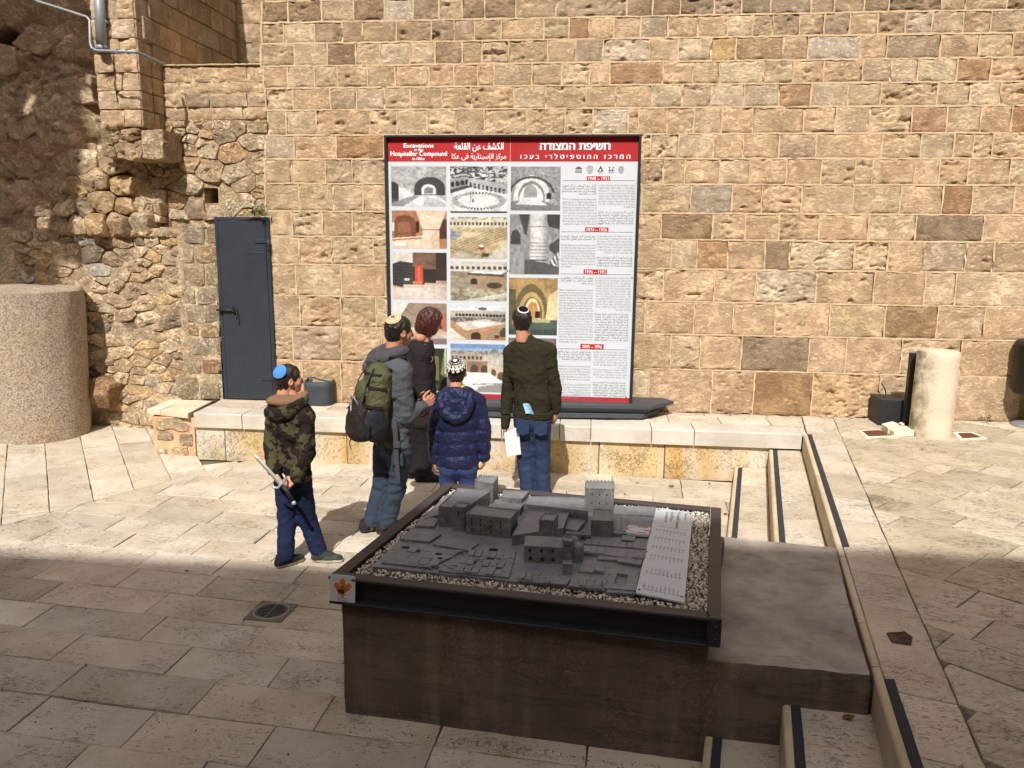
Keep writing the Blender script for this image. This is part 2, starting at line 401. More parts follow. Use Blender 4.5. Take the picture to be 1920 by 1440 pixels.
RX = [[0, 115, 250, 415, 550, 690, 885, 1000, 1145, 1265, 1520, 1640, 1840, 1960],
      [0, 55, 190, 335, 480, 600, 700, 830, 950, 1075, 1210, 1345, 1475, 1625, 1760, 1960],
      [0, 100, 240, 400, 520, 750, 870, 1125, 1255, 1515, 1700, 1865, 1990],
      [0, 165, 310, 440, 655, 800, 945, 1135, 1275, 1405, 1595, 1760, 1950],
      [0, 110, 260, 400, 560, 730, 885, 1065, 1225, 1500, 1660, 1805, 1960],
      [45, 185, 315, 450, 605, 850, 1005, 1170, 1375, 1545, 1710, 1860, 2010],
      [-60, 105, 240, 410, 555, 730, 910, 1230, 1420, 1580, 1675, 1770, 1960],
      [-110, 50, 165, 270, 440, 585, 765, 935, 1100, 1185, 1390, 1510, 1650, 1855, 2010],
      [-90, 60, 300, 500, 645, 840, 1090, 1320, 1525, 1670, 1875, 2050],
      [-60, 155, 405, 565, 730, 925, 1165, 1395, 1725, 1990],
      [-40, 205, 330, 480, 660, 780, 1095, 1260, 1430, 1640, 1775, 2010],
      [-60, 165, 415, 615, 910, 1190, 1440, 1590, 1990],
      [-90, 75, 315, 505, 710, 975, 1245, 1500, 1730, 2000],
      [-50, 200, 345, 545, 875, 1055, 1325, 1615, 2010],
      [-140, 95, 400, 605, 890, 1215, 1590, 2010]]
LX = [[z3(v) for v in a] for a in [[40, 157, 325, 485, 640, 785, 915, 1030, 1145, 1300, 1500, 1855],
      [40, 135, 290, 430, 530, 700, 875, 990, 1090, 1225, 1440, 1565, 1665, 1790],
      [48, 190, 355, 497, 620, 770, 895, 1030, 1130, 1265, 1460, 1600, 1735],
      [50, 155, 290, 405, 555, 695, 865, 990, 1110, 1190, 1380, 1530, 1670, 1770],
      [55, 185, 370, 500, 640, 770, 930, 1075, 1290, 1450, 1650, 1800],
      [60, 150, 300, 570, 705, 855, 1000, 1140, 1355, 1545, 1685, 1860],
      [65, 190, 400, 640, 800, 1000, 1180]]]
LX += [[505, 545, 610, 660, 735, 800, 880], [508, 560, 625, 680, 745, 830, 900], [508, 548, 605, 661, 740, 820, 900],
       [509, 561, 622, 700, 780, 860], [513, 555, 640, 722, 800, 880], [517, 563, 640, 705, 790, 870],
       [518, 550, 640, 715, 800, 890], [519, 568, 640, 735, 800, 900]]
SPECIAL = {}                                # (row, x) -> colour of stones one can point at
def sp(row, px, rgb, k=.85): SPECIAL[(row, px)] = desat(tuple(v*k for v in S(rgb)),   .12, 1.3)
sp(9, 1782, (125, 112, 98)); sp(13, 1453, (128, 114, 98)); sp(10, 1457, (140, 122, 100)); sp(8, 1333, (176, 168, 156), 1.); sp(2, 1357, (205, 168, 98))
sp(5, 1742, (180, 135, 108)); sp(5, 1908, (190, 135, 72)); sp(2, 1565, (205, 196, 182), 1.); sp(0, 744, (196, 186, 170), 1.); sp(3, 1392, (205, 190, 155), 1.)
sp(3, 1758, (205, 190, 155), 1.); sp(3, 1826, (186, 140, 100)); sp(4, 1492, (180, 135, 100)); sp(1, 548, (200, 184, 150), 1.); sp(1, 1086, (176, 132, 95)); sp(6, 673, (176, 128, 75))
sp(5, 775, (205, 186, 150), 1.); sp(0, 1480, (175, 160, 140)); sp(8, 1248, (205, 182, 145), 1.); sp(12, 1606, (206, 184, 140), 1.); sp(3, 1215, (188, 140, 104)); sp(10, 1345, (186, 140, 90))
sp(4, 1250, (208, 192, 160), 1.); sp(2, 855, (150, 125, 98)); sp(2, 640, (140, 116, 90)); sp(9, 1265, (140, 112, 80)); sp(14, 1465, (150, 112, 66)); sp(12, 1705, (158, 125, 84)); sp(2, 1712, (166, 152, 128)); sp(8, 1795, (166, 120, 76))

wall = empty('stone_wall', (0, YW, ZP), 'tall sunlit wall of squared honey-coloured stone blocks behind the board', 'wall', kind='thing')
xl0 = lambda i: W(498+14*i/15, rowpx[i+2], YW)[0]
ns = 0; JOINTS = []
for i in range(15):
    z1 = rowz[i+1]; z0 = rowz[i+2]; ym = (rowpx[i+1]+rowpx[i+2])/2
    px = sorted(LX[i])
    rx = [z4(v) for v in (RX[i][1:] if RX[i][0] == 0 else RX[i])]
    px = [p for p in px if p < rx[0]-16]+rx if i < 6 else px+[p for p in rx if p > px[-1]+30]
    for ki, (a, b) in enumerate(zip(px, px[1:])):
        if i >= 7 and a > 795 and b < 1150: continue              # hidden by the board
        if i == 6 and a > 770 and b < 1150: continue
        xa = W(a, ym, YW)[0]; xb = W(b, ym, YW)[0]; mid = (a+b)/2
        if ki == 0: xa -= rr.uniform(0., .07)
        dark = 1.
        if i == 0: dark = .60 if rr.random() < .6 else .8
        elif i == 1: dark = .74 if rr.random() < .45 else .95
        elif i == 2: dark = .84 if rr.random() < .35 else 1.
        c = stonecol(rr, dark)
        am = rr.choice([.003, .004, .006, .008]); pk = rr.choice([.15, .3, .5, .8, 1.2])
        best = [k for k in SPECIAL if k[0] == i and a-6 < k[1] < b+6]
        if best:
            c = SPECIAL[min(best, key=lambda k: abs(k[1]-mid))]; pk = .35; am = .004; c = tuple(.62*c[q]+.38*desat(S((196, 166, 126)), .18, 1.3)[q] for q in range(3))
        g = rr.uniform(.0045, .008); prot = rr.uniform(-.006, .008)
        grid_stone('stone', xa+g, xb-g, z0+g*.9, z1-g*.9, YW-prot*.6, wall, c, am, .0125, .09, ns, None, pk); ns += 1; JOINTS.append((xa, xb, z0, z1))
# mortar bed and core of the wall, one course above the picture and a strip to the right in one piece each
mb = MB()
x_l = W(500, 60, YW)[0]; x_l2 = W(518, 700, YW)[0]
mb.add([(x_l, YW+.045, 6.3), (x_l2, YW+.045, .3), (9.5, YW+.045, .3), (9.5, YW+.045, 6.3), (x_l, YW+.9, 6.3), (x_l2, YW+.9, .3), (9.5, YW+.9, .3), (9.5, YW+.9, 6.3)],
       [[0, 1, 2, 3], [3, 7, 4, 0], [0, 4, 5, 1], [3, 2, 6, 7], [4, 7, 6, 5]])
r2 = random.Random(5)
def mstrip(mb, a, b, w_, horiz):
    n_ = max(2, int(abs(b-a)/.05)); V = []
    for i in range(n_+1):
        t = a+(b-a)*i/n_; e1, e2 = r2.uniform(.3, 1.5)*w_, r2.uniform(.3, 1.5)*w_; y = YW+r2.uniform(-.001, .007)+(.03 if r2.random() < .03 else 0)
        V += [(t, y, horiz-e1), (t, y, horiz+e2)]
    return V, [(2*i, 2*i+2, 2*i+3, 2*i+1) for i in range(n_)]
for xa, xb, z0, z1 in JOINTS:
    v, f = mstrip(mb, xa-.012, xb+.012, .0085, z0); mb.add(v, f)
    v, f = mstrip(mb, z0, z1, .008, 0.); v = [(xa+z, y, t) for t, y, z in v]; mb.add(v, [q[::-1] for q in f])
for i in range(15):
    v, f = mstrip(mb, x_l, 5.6, .0085, rowz[i+1]); mb.add(v, f)
mb.build('mortar', M_bed, wall)
mb = MB()
for zz0, zz1, xs, xe in [(rowz[0]-.01, rowz[0]+.3, x_l, 7.5), (rowz[1], rowz[0]-.01, x_l, 7.5)]+[(rowz[i+2], rowz[i+1], W(z4(RX[i][-1]), 400, YW)[0], 8.5) for i in range(15)]:
    x = xs
    while x < xe:
        w = r2.uniform(.3, .52); v, f = chamfer_box((x+w/2, YW+.03, (zz0+zz1)/2), (w/2-.007, .035, abs(zz1-zz0)/2-.007), .006); mb.add(v, f); x += w
o = mb.build('upper_courses', M_stone, wall, PAL[0]); o['kind'] = 'stuff'
for px, py in ((1365, 770), (1635, 772), (1838, 788), (1250, 768)):    # weeds in the foot of the wall
    p = W(px, py, YW-.02)

# ------------------------------------------------------------------ rubble
def cells(pts, rect, asp):
    """Voronoi cells in (u, w) with wide cells: asp = width over height"""
    P = np.array(pts)*[1/asp, 1]; R = [(rect[0]/asp, rect[2]), (rect[1]/asp, rect[2]), (rect[1]/asp, rect[3]), (rect[0]/asp, rect[3])]
    out = []
    for i, p in enumerate(P):
        d = np.sum((P-p)**2, axis=1); near = np.argsort(d)[1:22]; c = R
        for j in near:
            q = P[j]; m = (p+q)/2; nn = p-q; c = clip(c, m[0], m[1], nn[0], nn[1])
            if len(c) < 3: break
        out.append([(x*asp, y) for x, y in c] if len(c) >= 3 else None)
    return out
def scatter(rect, n, asp, r, relax=2):
    pts = [(r.uniform(rect[0], rect[1]), r.uniform(rect[2], rect[3])) for _ in range(n)]
    for _ in range(relax):
        cs = cells(pts, rect, asp)
        pts = [tuple(np.mean(c, axis=0)*.6+np.array(p)*.4) if c else p for c, p in zip(cs, pts)]
    return pts
def boulder(name, poly, org, ux, uz, un, parent, colr, hgt=.05, gap=.01, seed=0, m=None, seg=28, rough=.35, back=.06):
    """one rubble stone: polygon in (u, w), bulging along un"""
    a = sum(poly[i][0]*poly[(i+1) % len(poly)][1]-poly[(i+1) % len(poly)][0]*poly[i][1] for i in range(len(poly)))
    if a < 0: poly = poly[::-1]
    p = np.array(poly); ctr = p.mean(0); sz = math.sqrt(area(poly))
    # resample + round corners
    per = np.r_[0, np.cumsum(np.linalg.norm(np.roll(p, -1, 0)-p, axis=1))]; pp = np.r_[p, p[:1]]
    t = np.linspace(0, per[-1], seg, endpoint=False); q = np.stack([np.interp(t, per, pp[:, 0]), np.interp(t, per, pp[:, 1])], 1)
    q = .76*q+.12*(np.roll(q, 1, 0)+np.roll(q, -1, 0))
    k = max(.3, 1-gap/sz*1.6); q = ctr+(q-ctr)*k
    R = []; D = []
    for f, h in ((1., -back), (.99, -.004), (.96, hgt*.62), (.90, hgt*.88), (.80, hgt*.97), (.66, hgt), (.50, hgt), (.34, hgt), (.17, hgt)):
        R.append(ctr+(q-ctr)*f); D.append(np.full(seg, h))
    seg = max(seg, 26) if False else seg; U = np.concatenate(R+[ctr[None]]); Dd = np.concatenate(D+[[hgt]])
    nz_ = fbm(np.c_[U*9/ max(sz, .12)*.35, np.full(len(U), seed*1.7)], 4, seed)-.5
    n2 = fbm(np.c_[U*np.array([22., 34.]), np.full(len(U), seed*.7)], 3, seed+3)-.5
    lift = np.r_[np.zeros(seg), np.full(seg, .4), np.ones(len(U)-2*seg)]
    tilt = np.random.RandomState(seed).uniform(-.35, .35, 2); rel = (U-ctr)/sz
    Dd = Dd+lift*(nz_*hgt*2*rough*1.8+n2*.055*rough+(rel@tilt)*hgt)
    rs_ = np.random.RandomState(seed+9000)
    for _ in range(4):
        sl = rs_.uniform(-1.5, 1.5, 2); Dd = np.where(lift > 0, np.minimum(Dd, hgt*(rs_.uniform(.72, 1.15)+rel@sl)), Dd)
    Dd = np.maximum(Dd, -back); Dd = Dd+lift*n2*.016*rough
    jit = np.stack([fbm(np.c_[U*7, np.full(len(U), seed+.3)], 3, seed+6)-.5, fbm(np.c_[U*7, np.full(len(U), seed+5.3)], 3, seed+7)-.5], 1)*sz*.22
    U = U+jit
    org = np.array(org); V = org+U[:, :1]*np.array(ux)+U[:, 1:]*np.array(uz)+Dd[:, None]*np.array(un)
    F = []
    nr = 9
    for i in range(nr-1):
        for j in range(seg): F.append((i*seg+j, i*seg+(j+1) % seg, (i+1)*seg+(j+1) % seg, (i+1)*seg+j))
    for j in range(seg): F.append(((nr-1)*seg+j, (nr-1)*seg+(j+1) % seg, nr*seg))
    # outward orientation
    e = np.cross(np.array(ux), np.array(uz)); 
    if np.dot(e, np.array(un)) < 0: F = [f[::-1] for f in F]
    return mk(name, V, F, m or M_rubble, parent, [k_ % 3 != 0 for k_ in range(len(F))] if False else False, colr)
RPAL = [S(c) for c in [(182, 158, 122), (192, 168, 132), (170, 148, 116), (204, 184, 150), (186, 156, 112), (160, 140, 112), (196, 176, 144), (176, 150, 112)]]
def rubcol(r, k=1.):
    c = desat(r.choice(RPAL), .18, 1.6); k *= r.uniform(.88, 1.1); return tuple(v*k for v in c)

# low rubble wall left of the door
YR = 8.22
rub = empty('rubble_wall', (-5, YR, 0), 'low rubble stone wall between the granite column and the dark door', 'wall', kind='thing')
x0 = W(40, 600, YR)[0]; x1 = W(424, 600, YR)[0]; zt = W(250, 432, YR)[2]
rect = (x0, x1, -.02, zt)
xj = W(352, 600, YR)[0]
r3 = random.Random(21)
# sizes grade from small flat stones high up to larger fieldstone low down
pts = scatter((x0, xj, .27, zt), 165, 1.75, r3)
for k, c in enumerate(cells(pts, (x0, xj, .27, zt), 1.75)):
    if not c or area(c) < .002: continue
    zc = np.mean([q[1] for q in c]); xc = np.mean([q[0] for q in c])
    sunk = (xc > W(240, 700, YR)[0] and zc < 1.25) or r3.random() < .25
    colr = rubcol(r3, 1.)
    if r3.random() < .05: colr = S((212, 206, 194))
    if r3.random() < .05: colr = S((168, 154, 134))
    boulder('stone', c, (0, YR, 0), (1, 0, 0), (0, 0, 1), (0, -1, 0), rub, colr, r3.uniform(.014, .028) if sunk else r3.uniform(.03, .065), .005, k, None, 26, .75)
# squared stones at its foot
xs = [W(p, 790, YR)[0] for p in (60, 115, 150, 178, 196, 262, 292)]
for k, (a, b) in enumerate(zip(xs, xs[1:])):
    grid_stone('stone', a+.008, b-.008, .125, .265, YR-.02, rub, rubcol(r3), .012, .02, .1, 900+k, M_rubble)
xs = [W(p, 805, YR)[0] for p in (60, 130, 172, 195, 226, 250, 288)]
for k, (a, b) in enumerate(zip(xs, xs[1:])):
    grid_stone('stone', a+.006, b-.006, -.02, .115, YR-.05, rub, rubcol(r3, 1.06), .014, .02, .1, 920+k, M_rubble)
# jamb stones beside the door, two to a course
jr = [(65, 165, 340, 387, 412), (175, 270, 342, 364, 411), (280, 390, 343, 385, 413), (395, 495, 345, 368, 413), (490, 590, 349, 383, 414), (598, 668, 353, 374, 415), (675, 770, 356, 406, 416), (785, 872, 352, 379, 416), (880, 1008, 330, 372, 414)]
JC = [S(c) for c in [(178, 172, 160), (176, 146, 90), (196, 176, 140), (192, 160, 104), (184, 160, 122), (196, 176, 130), (192, 176, 146), (186, 172, 150), (190, 180, 162), (186, 176, 158), (190, 150, 100), (196, 166, 112), (204, 196, 178), (170, 150, 120), (176, 160, 132), (184, 122, 78), (190, 172, 140), (200, 186, 156)]]
YJ = 8.14
for k, (ya, yb, a, b, c) in enumerate(jr):
    ym = 400+(ya+yb)/2/2.88; z1 = W(380, 400+ya/2.88, YJ)[2]; z0 = W(380, 400+yb/2.88, YJ)[2]
    for j, (p, q) in enumerate(((a, b), (b, c))):
        xa, xb = W(p, ym, YJ)[0], W(q, ym, YJ)[0]
        cc = [(xa, z0), (xb, z0), (xb, z1), (xa, z1)]
        boulder('stone', cc, (0, YJ, 0), (1, 0, 0), (0, 0, 1), (0, -1, 0), rub, tuple(.5*desat(JC[(2*k+j) % len(JC)], .2)[q]+.5*desat(S((200, 178, 144)), .1)[q] for q in range(3)), r3.uniform(.015, .03), .012, 700+2*k+j, None, 24, .35)
mb = MB()
xg = np.linspace(x0-.6, W(416, 600, YR)[0], 90); zg = np.linspace(-.1, zt+.02, 90); X, Z = np.meshgrid(xg, zg)
D = (fbm(np.stack([X*6, Z*6, X*0], -1), 4, 33)-.5)*.06-.002
blend = np.clip((X-W(335, 600, YR)[0])/.15, 0, 1)*(Z > .42); D = D*(1-blend)+blend*(YR-YJ+.004+(D-.012)*.15)
idx = np.arange(X.size).reshape(X.shape)
mb.add(np.stack([X, YR-D, Z], -1).reshape(-1, 3), [(a, b, c, d) for a, b, c, d in zip(idx[:-1, :-1].ravel(), idx[:-1, 1:].ravel(), idx[1:, 1:].ravel(), idx[1:, :-1].ravel())], 0, True)
# rough sloping top of the wall
xg = np.linspace(x0-.6, W(416, 600, YR)[0], 70); tg = np.linspace(0, 1, 18); X, T = np.meshgrid(xg, tg)
Yt = YR+.03+T*.75; Zt = zt-.03+T*.06+(fbm(np.stack([X*4, Yt*5, X*0], -1), 4, 12)-.5)*.16*np.clip(T*4, .1, 1)
idx = np.arange(X.size).reshape(X.shape)
mb.add(np.stack([X, Yt-.02, Zt], -1).reshape(-1, 3), [(a, b, c, d) for a, b, c, d in zip(idx[:-1, :-1].ravel(), idx[:-1, 1:].ravel(), idx[1:, 1:].ravel(), idx[1:, :-1].ravel())], 0, True)
mb.build('mortar', M_mortar_rough, rub, desat(S((220, 198, 162)), .1, 1.25))
# stones along the top edge
for k in range(16):
    px = 125+k*15.5+r3.uniform(-4, 4); x = W(px, 430, YR)[0]; s_ = r3.uniform(.06, .13)
    c = [(x-s_, zt-.07), (x+s_, zt-.07), (x+s_*.8, zt+r3.uniform(.0, .06)), (x-s_*.7, zt+r3.uniform(.0, .06))]
    boulder('stone', c, (0, YR, 0), (1, 0, 0), (0, 0, 1), (0, -1, 0), rub, rubcol(r3, 1.05), r3.uniform(.04, .08), .005, 800+k, None, 18, .6, .3)

# middle wall above the door and the low wall
YM = 8.40
mid = empty('ruined_wall', (-4.5, YM, 2.3), 'sunlit patched wall with squared stones over rubble and a dark square hole', 'wall', kind='thing')
def zmid(py): return W(400, py, YM)[2]
for k, (ya, yb, xs) in enumerate([(124, 154, [304, 360, 410, 462, 497]), (154, 175, [305, 335, 370, 430, 498]), (175, 201, [306, 349, 392, 463, 499]), (201, 225, [307, 350, 396, 455, 500])]):
    for j, (a, b) in enumerate(zip(xs, xs[1:])):
        ym = (ya+yb)/2
        grid_stone('stone', W(a, ym, YM)[0]+.006, W(b, ym, YM)[0]-.004, zmid(yb)+.006, zmid(ya)-.006, YM-(0. if k < 2 else r3.uniform(0, .02)), mid, rubcol(r3, 1.04) if k > 1 else stonecol(r3, 1.08), .012, .018, .1, 500+k*10+j)
xa, xb, za, zb = W(306, 300, YM)[0], W(503, 300, YM)[0], zmid(412), zmid(226)
hx0, hx1, hz0, hz1 = W(382, 365, YM)[0], W(408, 365, YM)[0], zmid(380), zmid(352)
pts = scatter((xa, xb, za, zb), 38, 1.75, r3)
for k, c in enumerate(cells(pts, (xa, xb, za, zb), 1.5)):
    if not c or area(c) < .003: continue
    # keep stones off the hole
    xc = np.mean([q[0] for q in c]); zc = np.mean([q[1] for q in c])
    if hx0-.06 < xc < hx1+.06 and hz0-.05 < zc < hz1+.05: continue
    if min(q[0] for q in c) < hx1 and max(q[0] for q in c) > hx0 and min(q[1] for q in c) < hz1 and max(q[1] for q in c) > hz0:
        if xc < hx0: c = clip(c, hx0, 0, -1, 0)
        elif xc > hx1: c = clip(c, hx1, 0, 1, 0)
        elif zc > hz1: c = clip(c, 0, hz1, 0, 1)
        else: c = clip(c, 0, hz0, 0, -1)
        if len(c) < 3 or area(c) < .002: continue
    boulder('stone', c, (0, YM, 0), (1, 0, 0), (0, 0, 1), (0, -1, 0), mid, rubcol(r3), r3.uniform(.012, .045), .002, 300+k, None, 28, .9)
mb = MB()
for (a, b, c, d) in ((W(303, 300, YM)[0], hx0, za-.1, zmid(122)), (hx1, W(503, 300, YM)[0], za-.1, zmid(122)), (hx0, hx1, za-.1, hz0), (hx0, hx1, hz1, zmid(122))):
    mb.add([(a, YM+.017, c), (b, YM+.017, c), (b, YM+.017, d), (a, YM+.017, d)], [[0, 1, 2, 3]])
mb.add([(hx0, YM+.012, hz0), (hx1, YM+.012, hz0), (hx1, YM+.012, hz1), (hx0, YM+.012, hz1), (hx0, YM+.5, hz0), (hx1, YM+.5, hz0), (hx1, YM+.5, hz1), (hx0, YM+.5, hz1)],
       [[0, 4, 5, 1], [1, 5, 6, 2], [2, 6, 7, 3], [3, 7, 4, 0], [4, 7, 6, 5]])
mb.build('mortar', M_mortar_rough, mid, desat(S((214, 190, 150)), .1, 1.25))
mb = MB(); xa, xb = W(303, 122, YM)[0], W(499, 122, YM)[0]; zc = zmid(123)
n = 30
for i in range(n):
    a = xa+(xb-xa)*i/n; b = xa+(xb-xa)*(i+1)/n; hh = .012+.006*rr.random()
    v, f = chamfer_box(((a+b)/2, YM+.45, zc+hh/2), ((b-a)/2+.001, .46+.006*rr.random(), hh/2), .004); mb.add(v, f)
mb.build('capping', M_mortar, mid, S((205, 186, 150)))

# recess above: side wall running back, and a back wall
rec = empty('recess_wall', (-4.6, YM+1, 4.2), 'shaded block wall running back in the recess above the patched wall', 'wall', kind='thing')
XS = W(300, 60, YM)[0]; YB = YM+1.9
def side_stone(y0, y1, z0, z1, x, parent, colr, seed):
    v, f = chamfer_box((x-.05, (y0+y1)/2, (z0+z1)/2), (.05, (y1-y0)/2-.006, (z1-z0)/2-.006), .008)
    return mk('stone', v, f, M_stone, parent, False, colr)
z = zmid(122)-.05; k = 0
while z < 6.2:
    h = .235; y = YM-.52+(.2 if k % 2 else 0)
    while y < YB:
        w = rr.uniform(.3, .45); y2 = min(y+w, YB)
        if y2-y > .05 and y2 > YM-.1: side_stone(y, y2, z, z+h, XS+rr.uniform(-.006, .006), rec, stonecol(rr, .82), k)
        y += w
    z += h; k += 1
xb1 = W(497, 60, YM)[0]+.35
z = zmid(122)-.05; k = 0
while z < 6.2:
    h = .235; x = XS+.02
    while x < xb1:
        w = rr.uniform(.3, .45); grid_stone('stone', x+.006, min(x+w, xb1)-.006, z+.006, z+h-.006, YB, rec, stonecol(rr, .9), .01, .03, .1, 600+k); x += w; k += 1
    z += h
mb = MB(); mb.add([(XS-.02, YM-.1, 3.2), (XS-.02, YB+.2, 3.2), (XS-.02, YB+.2, 6.2), (XS-.02, YM-.1, 6.2)], [[0, 1, 2, 3]])
mb.add([(XS-.02, YB+.014, 3.2), (xb1, YB+.014, 3.2), (xb1, YB+.014, 6.2), (XS-.02, YB+.014, 6.2)], [[0, 1, 2, 3]])
mb.build('mortar', M_mortar, rec, S((170, 148, 116)))

# pier with its corbelled lower stones
YPR = 7.97
XR = W(305, 200, YM)[0]                            # right face of the pier
pier = empty('stone_pier', (XR-.2, YPR, 3), 'squared stone pier with the downpipe at its left edge', 'pier', kind='thing')
def xpr(px, py=150): return W(px, py, YPR)[0]
xf0 = xpr(180); xf1 = XR
zs = [float(W(220, y, YPR)[2]) for y in (-60, -12, 35, 72, 100, 136, 170, 205, 238)]
for k, (a, b) in enumerate(zip(zs[1:], zs)):
    xm = xf0+(xf1-xf0)*(.45+.15*(k % 2))
    for j, (p, q) in enumerate(((xf0, xm), (xm, xf1))):
        pr_ = rr.uniform(0, .012)
        v, f = [], []
        grid_stone('stone', p+.004, q-.004, a+.004, b-.004, YPR-pr_, pier, stonecol(rr, 1.06), .010, .018, .25, 640+k*2+j)
    # right cheek of the pier
    y = YPR+.01
    for j in range(2):
        y2 = YPR+.01+(.24 if j == 0 else .49); v, f = chamfer_box((XR-.05, (y+y2)/2, (a+b)/2), (.054+rr.uniform(0, .01), (y2-y)/2-.005, (b-a)/2-.005), .008)
        mk('stone', v, f, M_stone, pier, False, stonecol(rr, .95)); y = y2
r4 = random.Random(9)
# rough broken stones below the squared part, stepping back into the dark
def patch(parent, rect, Y, n, asp, depth, r, h0, h1, keep=None, seed=0, m=None, k=1., back=.12, seg=26, rough=.6, colf=None):
    """irregular stones over a rectangle of the photograph; depth(px, py) is how far they stand out of plane Y"""
    xa, xb = W(rect[0], 300, Y)[0], W(rect[1], 300, Y)[0]; za, zb = W(250, rect[3], Y)[2], W(250, rect[2], Y)[2]
    for i, c in enumerate(cells(scatter((xa, xb, za, zb), n, asp, r), (xa, xb, za, zb), asp)):
        if not c or area(c) < .0015: continue
        mx, mz = np.mean([q[0] for q in c]), np.mean([q[1] for q in c]); px = rect[0]+(mx-xa)/(xb-xa)*(rect[1]-rect[0]); py = rect[3]+(mz-za)/(zb-za)*(rect[2]-rect[3])
        if keep and not keep(px, py): continue
        boulder('stone', c, (0, Y-depth(px, py), 0), (1, 0, 0), (0, 0, 1), (0, -1, 0), parent, (colf or rubcol)(r) if k == 1. else tuple(v*k for v in (colf or rubcol)(r)), r.uniform(h0, h1), .004, seed+i, m, seg, rough, back)
for k, (q0, q1, y0, y1, h) in enumerate([(187, 222, 238, 268, .05), (220, 262, 239, 262, .06), (188, 214, 266, 292, .03), (213, 264, 261, 298, .05), (260, 304, 240, 296, .0)]):
    a, b = W(q0, 260, YPR)[0], W(q1, 260, YPR)[0]; zt_, zb_ = W(220, y0, YPR)[2], W(220, y1, YPR)[2]
    boulder('stone', [(a, zb_), ((a+b)/2, zb_-.02), (b, zb_), (b, zt_), (a, zt_)], (0, YPR+.03+.02*(k % 2), 0), (1, 0, 0), (0, 0, 1), (0, -1, 0), pier, rubcol(r4, .8), h+.02, .004, 40+k, None, 40, 1.0, .36)
patch(pier, (246, 308, 296, 418), YM, 14, 1.3, lambda x, y: .04+.10*(y > 372), r4, .02, .06, None, 1700, None, 1., .2)
mb = MB(); box(mb, xf0-.0, XR-.02, YPR+.03, YM+.1, zs[-1]-.02, 6.2, .01); box(mb, xf0+.05, XR-.0, YM-.01, YM+.2, 2.2, zs[-1], .01); mb.build('core', M_mortar_rough, pier, desat(S((176, 146, 110))))

# lump of old masonry under the pier
lump = empty('masonry_lump', (-5, 8.2, 2.3), 'sunlit lump of broken masonry sticking out below the squared pier', 'masonry', kind='thing')
YL = 8.36
def inlump(x, y): return (x > 158-(y-290)*.30) and (x < 252+(y-290)*.22) and y > 283+abs(x-205)*.25
def dlump(x, y): return .05+.10*math.exp(-((x-205)/55)**2)*(1 if y > 300 else .6)+(y-290)*.0006
patch(lump, (112, 292, 280, 440), YL, 19, 1.2, dlump, r4, .06, .14, inlump, 60, None, 1., .25, 28, .6)
xg = np.linspace(W(116, 350, YL)[0], W(290, 350, YL)[0], 80); zg = np.linspace(W(200, 446, YL)[2], W(200, 272, YL)[2], 80); X, Z = np.meshgrid(xg, zg)
uu = (X-xg[0])/(xg[-1]-xg[0]); vv = (Z-zg[0])/(zg[-1]-zg[0])
D = .10+(fbm(np.stack([X*6, Z*6, X*0+3], -1), 5, 71)-.5)*.28-np.clip(vv*.9-uu*1.4, 0, 1)*.5-np.clip((uu-.80)*5, 0, 1)*.3*vv
idx = np.arange(X.size).reshape(X.shape)
mk('mortar', np.stack([X, YL-D, Z], -1).reshape(-1, 3), [(a, b, c, d) for a, b, c, d in zip(idx[:-1, :-1].ravel(), idx[:-1, 1:].ravel(), idx[1:, 1:].ravel(), idx[1:, :-1].ravel())], M_mortar_rough, lump, True, desat(S((220, 196, 158)), .1, 1.25))

# rough core masonry at the far left, deeply eroded
rough = empty('rough_masonry', (-5.6, 8.2, 1.7), 'deeply eroded dark brown rubble masonry rising at the left edge', 'masonry', kind='thing')
YG = 8.36
def surf(px): return YG
xa, xb = W(-150, 250, YG)[0], W(200, 250, YG)[0]; za, zb = W(80, 535, YG)[2], 6.0
xg = np.linspace(xa, xb, 190); zg = np.linspace(za-.2, zb, 260); X, Z = np.meshgrid(xg, zg)
P = np.stack([X*1.6, Z*2.0, X*0], -1)
big = fbm(P, 3, 91)-.5; med = fbm(P*3.3, 4, 95)-.5; fine = fbm(P*11, 3, 99)-.5
D = big*.48+np.abs(med)*.22-.02+fine*.07
lay = np.sin(Z*9+fbm(np.stack([X*2, Z*.5, X*0], -1), 3, 77)*6)*.025; D = D+lay
low = np.clip((W(60, 440, YG)[2]-Z)/.06, 0, 1); D = D*(1-low*.55)-low*.22*np.clip((X-W(118, 480, YG)[0])/.05+1, 0, 1)
D = D-np.clip((X-W(168, 480, YG)[0])/.2, 0, 1)*.25
